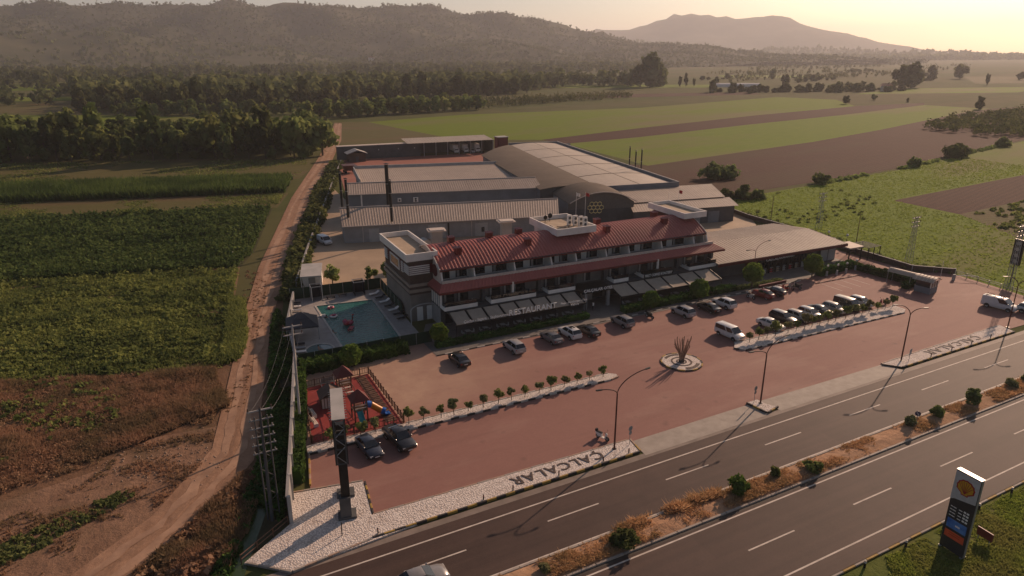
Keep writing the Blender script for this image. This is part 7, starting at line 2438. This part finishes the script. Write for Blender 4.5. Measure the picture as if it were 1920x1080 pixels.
# right side grass
stuff(tufts('meadow_grass', [(139, 128), (143, 148), (200, 153), (300, 169), (300, 134), (194, 126), (192, 104), (178, 74), (150, 40), (137, 55), (139, 76), (135, 82), (138.5, 101)], 9000, .22, .5, L_field, 16, None, 2), 'green meadow grass beyond the right fence', 'grass')
stuff(scrub('meadow_weeds', [(139, 128), (143, 148), (198, 152), (190, 124), (170, 118), (160, 100)], 130, .5, .4, L_weed, 17, 12, .28, (.05, .1)), 'darker weeds in the meadow beyond the right fence', 'weeds')
stuff(scrub('fallow_weeds', [(193, 104), (250, 108), (240, 88), (178, 74)], 420, .6, .5, L_weed, 18, 12, .35, (.06, -.1)), 'bushy weeds on the fallow patch at the right edge', 'weeds')
stuff(scrub('boundary_hedge', [(196, 152.2), (252, 159.4), (303, 169.6), (380, 184.4), (437, 195.6), (437, 197.6), (379, 186.6), (302, 171.6), (252, 161.6), (196, 154.2)], 420, .8, .8, L_mid, 19, 14, .4, (.03, -.05)), 'thin hedge along the boundary of the ploughed field', 'hedge')
stuff(scrub('fence_weeds', [(138.6, 74), (133.6, 79.6), (134.8, 96), (138.4, 102), (139, 128), (140.6, 128), (140.4, 102), (136.6, 95), (135.6, 81), (140, 76)], 420, .5, .7, L_dark, 20, 14, .25), 'dark weeds along the right perimeter wall', 'weeds')
# verge lawn
stuff(tufts('lawn_grass', [(44, 20), (52, 28.2), (86, 28.4), (84, 12), (60, 10)], 42000, .22, .16, L_grass, 22, None, 3, (.3, -.5), .06), 'rough green grass of the fuel station verge', 'grass')
# median growth
stuff(tufts('median_grass', [(14, 39.6), (14, 41.9), (150, 41.9), (150, 39.6)], 22000, .24, .12, L_russet, 23, None, 3, (.22, -.05), .25, .8), 'dry russet grass on the median', 'grass')
stuff(tufts('median_grass', [(33, 41.6), (33, 42.5), (46, 42.4), (46, 41.4)], 1400, .5, .12, L_russet, 24, None, 3, (.5, .0), .15, .6), 'dry grass spilling over the median kerb', 'grass')
MBUSH = [(32.6, 40.2, 1.30, 1.0, L_dark, 'largest round dark bush on the median near the bottom'), (47.2, 41.0, .95, 1.5, L_lime, 'bright upright bush on the median'), (57.2, 40.2, 1.05, .9, L_dark, 'low dark bush on the median right of the bright upright one'), (52.8, 41.4, .5, .8, L_mid, 'thin small bush on the median between two larger ones'), (79.8, 41.0, .85, 1.1, L_mid, 'round bush on the median right of the arrow sign'), (86.8, 40.8, .9, 1.7, L_dark, 'tall dark bush on the median'), (75.0, 41.2, .6, 1.0, L_olive, 'dry looking bush beside the arrow sign'), (96.2, 41.2, .7, .8, L_olive, 'left small bush at the right end of the median'), (99.8, 41.2, .6, .7, L_mid, 'right small bush at the right end of the median'), (24.6, 40.6, .5, .6, L_olive, 'small dry bush at the bottom end of the median')]
for i, (x, y, r, h, m, lb_) in enumerate(MBUSH):
    t = thing('median_bush', lb_, 'bush', (x, y, .2), i)
    inst('foliage', crown_mesh('foliage', 800, r * .92, r * .92, h * .66, h * .6, .14, m, 500 + i, 16, .42, -.7), t)
    MB().tube([(0, 0, -.1), (0, 0, h * .8)], .06, 5, .03).tube([(0, 0, .1), (.3 * r, .2, h * .7)], .04, 5, .02).tube([(0, 0, .1), (-.3 * r, -.2, h * .7)], .04, 5, .02).build('stems', m_bark, t)

# small trees in the two gravel strips
def strip_tree(label, x, y, seed, grp, m, s):
    t = thing('young_olive_tree', label, 'tree', (x, y, .2), seed, grp)
    MB().tube([(0, 0, -.05), (.03, .02, .5), (0, 0, 1.0)], [.05, .045, .03], 6).tube([(0, 0, .7), (.2, .1, 1.15)], .025, 4, .012).tube([(0, 0, .75), (-.2, -.08, 1.2)], .025, 4, .012).build('trunk', m_bark, t)
    inst('crown', OLV[seed % 4], t, (0, 0, 0))
    q7 = random.Random(seed * 13 + int(x * 10))
    t.scale = (s * q7.uniform(.85, 1.15), s * q7.uniform(.85, 1.15), s * q7.uniform(.85, 1.2))
    t.rotation_euler = (R(q7.uniform(-7, 7)), R(q7.uniform(-7, 7)), seed)
OLV = [crown_mesh('crown', 420, .60, .60, .52, 1.35, .10, L_olive if k % 2 else L_weed, 700 + k, 12, .45, -.7) for k in range(4)]
xs_ = [26.7, 28.4, 30.3, 32.3, 34.4, 36.3, 38.2, 40.3, 42.1, 44.1, 46.1, 48.1, 50.3]
for i, x in enumerate(xs_):
    strip_tree('%s young tree from the playground along the left gravel strip' % ORD[i], x, 68.7, i, 'young trees on the left gravel strip', None, rnd.uniform(.7, 1.08))
for i, x in enumerate((13.6, 15.2, 17.0, 18.8, 22.8, 24.6)):
    strip_tree('%s young tree from the hedge along the gravel strip behind the parked sedan and pickup' % ORD[i], x, 69.2, i, 'young trees behind the parked pickup', None, rnd.uniform(.9, 1.1))
for i, x in enumerate((76.7, 78.5, 80.3, 82.1, 84.9, 86.7, 88.6, 90.2, 92.0, 94.0, 95.8, 98.2, 100.4, 102.2, 104, 106.2, 108.2, 110.2)):
    strip_tree('%s young tree from the minivan along the right gravel strip' % ORD[i], x, 68.0 - .02 * i, i + 3, 'young trees on the right gravel strip', None, rnd.uniform(.85, 1.25))

# clipped round trees
def ball_tree(label, x, y, h, r, seed, m=L_hedge):
    t = thing('clipped_tree', label, 'tree', (x, y, .1), seed)
    MB().tube([(0, 0, -.05), (0, 0, h - r)], .13, 7, .09).build('trunk', m_bark, t)
    r_ = np.random.default_rng(seed)
    n_ = 1500
    d = r_.normal(size=(n_, 3))
    d /= np.linalg.norm(d, axis=1)[:, None]
    bump = 1 + .09 * np.sin(d[:, 0] * 6 + seed) * np.sin(d[:, 1] * 7) + .06 * np.sin(d[:, 2] * 9)
    P = d * (r * bump * (.72 + .3 * r_.random(n_) ** .5))[:, None] + np.array([0, 0, h - r])
    V, F_ = leaf_quads(P, .15 * (.6 + .8 * r_.random(n_)), r_, d, .6)
    inst('crown', np_mesh('crown', V, F_, m), t)
    inst('inner_foliage', MB().ball((0, 0, h - r), r * .72, r * .72, r * .72, 12, 8).mesh('inner_foliage', m, 60), t)
ball_tree('clipped round tree left of the shop entrance', 96.3, 86.4, 4.8, 1.8, 1, L_lime)
ball_tree('clipped round tree right of the shop windows', 111.8, 85.8, 4.5, 1.8, 2, L_lime)
ball_tree('clipped round tree before the left part of the coffee shop awning', 72.4, 86.2, 3.3, 1.35, 3, L_lime)
ball_tree('clipped round tree before the right end of the coffee shop awning', 82.6, 85.6, 4.0, 1.6, 4, L_lime)
ball_tree('round leafy tree at the fence between the pool and the playground', 21.1, 88.0, 3.2, 1.45, 5, L_lime)
ball_tree('leafy shrub tree at the corner of the restaurant terrace', 35.0, 89.6, 3.2, 1.3, 6, L_lime)
for i, (x, y, s, lb_) in enumerate(((27.8, 125.4, 1.3, 'small green tree beside the white kiosk'), (34.6, 123.6, 1.1, 'small green tree behind the pool fence'), (37.4, 121.6, 1.7, 'green tree between the pool fence and the hotel tower'))):
    make_tree('small_tree', lb_, 'tree', (x, y, 0), trunk_mesh('trunk', 2.4, .1, i + 60, 4), crown_mesh('crown', 420, 1.1, 1.1, 1.0, 1.7, .18, L_mid, 800 + i, 12, .45), s=s)

# hedges
def hedge(label, pts, w, h, seed, m=L_hedge, dens=42):
    r_ = np.random.default_rng(seed)
    t = thing('hedge', label, 'hedge', (pts[0][0], pts[0][1], 0))
    o0 = np.array([pts[0][0], pts[0][1], 0])
    Vs = []
    Ns = []
    core = MB()
    for a, b in zip(pts, pts[1:]):
        a, b = np.array(a, float), np.array(b, float)
        L_ = np.linalg.norm(b - a)
        d = (b - a) / L_
        nn = np.array([-d[1], d[0]])
        n_ = int(L_ * (w + 2 * h) * dens)
        u = r_.random(n_) * L_
        q = r_.random(n_) * (w + 2 * h)
        top = q < w
        s_ = np.where(top, q - w / 2, np.where(q < w + h, -w / 2, w / 2))
        z = np.where(top, h, np.where(q < w + h, q - w, q - w - h))
        wob = .10 * np.sin(u * 2.1 + seed) + .07 * np.sin(u * 5.3) + .05 * r_.normal(size=n_)
        z = z * (1 + wob * .8)
        s_ = s_ * (1 + wob)
        P = a + u[:, None] * d + s_[:, None] * nn
        Vs.append(np.concatenate([P, z[:, None]], 1) - o0)
        Nn = np.zeros((n_, 3))
        Nn[:, :2] = np.where(top, 0, np.sign(s_))[:, None] * nn
        Nn[:, 2] = top
        Ns.append(Nn)
        hw = w / 2 * .82
        core.prism([tuple(a + nn * -hw - o0[:2]), tuple(b + nn * -hw - o0[:2]), tuple(b + nn * hw - o0[:2]), tuple(a + nn * hw - o0[:2])], 0, h * .9)
    P = np.concatenate(Vs)
    V, F_ = leaf_quads(P, .13 * (.6 + .8 * r_.random(len(P))), r_, np.concatenate(Ns), .6)
    inst('foliage', np_mesh('foliage', V, F_, m), t)
    core.build('inner_foliage', m, t)
hedge('trimmed hedge between the pool fence and the playground', [(14.4, 89.4), (29.8, 89.6)], 2.4, 1.5, 1)
hedge('narrow hedge along the perimeter wall beside the playground', [(8.6, 63.4), (12.2, 78.6), (14.0, 88)], 1.3, 1.7, 2)
hedge('low dark hedge before the restaurant terrace', [(34.0, 88.6), (61.0, 88.2)], 1.0, .9, 3)
hedge('low dark hedge before the coffee shop terrace', [(67.4, 87.4), (92.6, 87.4)], 1.6, 1.1, 4)
hedge('hedge before the left end of the shop', [(92.8, 87.0), (104.4, 86.6)], .9, .7, 5, L_dark)
hedge('hedge behind the globe lamps', [(113.6, 85.8), (124.6, 86.4)], 1.4, 1.5, 6)
hedge('long hedge from the globe lamps to the guard booth', [(124.0, 86.0), (124.6, 80), (125.0, 73.6)], 1.6, 1.3, 7)
hedge('short hedge beside the guard booth', [(121.2, 73.0), (124.6, 73.4)], 1.2, 1.0, 8)
pl_ = thing('brick_planter', 'low maroon planter before the shop hedge', 'planter', (101, 85.9, .1))
MB().box(-3.4, 3.6, -.25, .1, 0, .5).build('wall', m_maroon, pl_)

# pruned tree on the island
pt = thing('pruned_tree', 'pruned bare tree with upright cut limbs on the round island', 'tree', (63, 67.5, .2))
q_ = random.Random(3)
MB().tube([(0, 0, -.05), (0, 0, .5)], .42, 9, .34).build('trunk', m_bark, pt, 40)
for k in range(13):
    a = 2 * PI * k / 13 + q_.uniform(-.2, .2)
    r0, r1 = q_.uniform(.05, .28), q_.uniform(.4, 1.35)
    h = q_.uniform(2.5, 4.0)
    MB().tube([(r0 * math.cos(a), r0 * math.sin(a), .35), ((r0 + r1) / 2 * math.cos(a), (r0 + r1) / 2 * math.sin(a), h * .5), (r1 * math.cos(a + .1), r1 * math.sin(a + .1), h * .85), (r1 * 1.05 * math.cos(a), r1 * 1.05 * math.sin(a), h)], [.12, .085, .07, .05], 6).build('limb', mat('pale_bark', (.34, .22, .15), (.24, .15, .10), 4), pt, 40)
    if k % 3 == 0:
        MB().tube([((r0 + r1) / 2 * math.cos(a), (r0 + r1) / 2 * math.sin(a), h * .5), (r1 * 1.35 * math.cos(a + .4), r1 * 1.35 * math.sin(a + .4), h * .85)], .06, 5, .045).build('limb', MATS['pale_bark'], pt, 40)

# ------------------------------------------------------------------ haze
hz_m = bpy.data.materials.new('haze_air')
hz_m.use_nodes = True
hn_ = hz_m.node_tree.nodes
hn_.clear()
ho = hn_.new('ShaderNodeOutputMaterial')
pv = hn_.new('ShaderNodeVolumePrincipled')
pv.inputs['Color'].default_value = (.90, .91, .97, 1)
pv.inputs['Density'].default_value = HAZE
pv.inputs['Anisotropy'].default_value = .3
hz_m.node_tree.links.new(pv.outputs[0], ho.inputs['Volume'])
hz = MB().box(-8200, 11200, -8200, 11200, -4.5, 430).build('haze', hz_m)
hz['kind'] = 'stuff'
hz['label'] = 'thin warm haze over the whole plain'
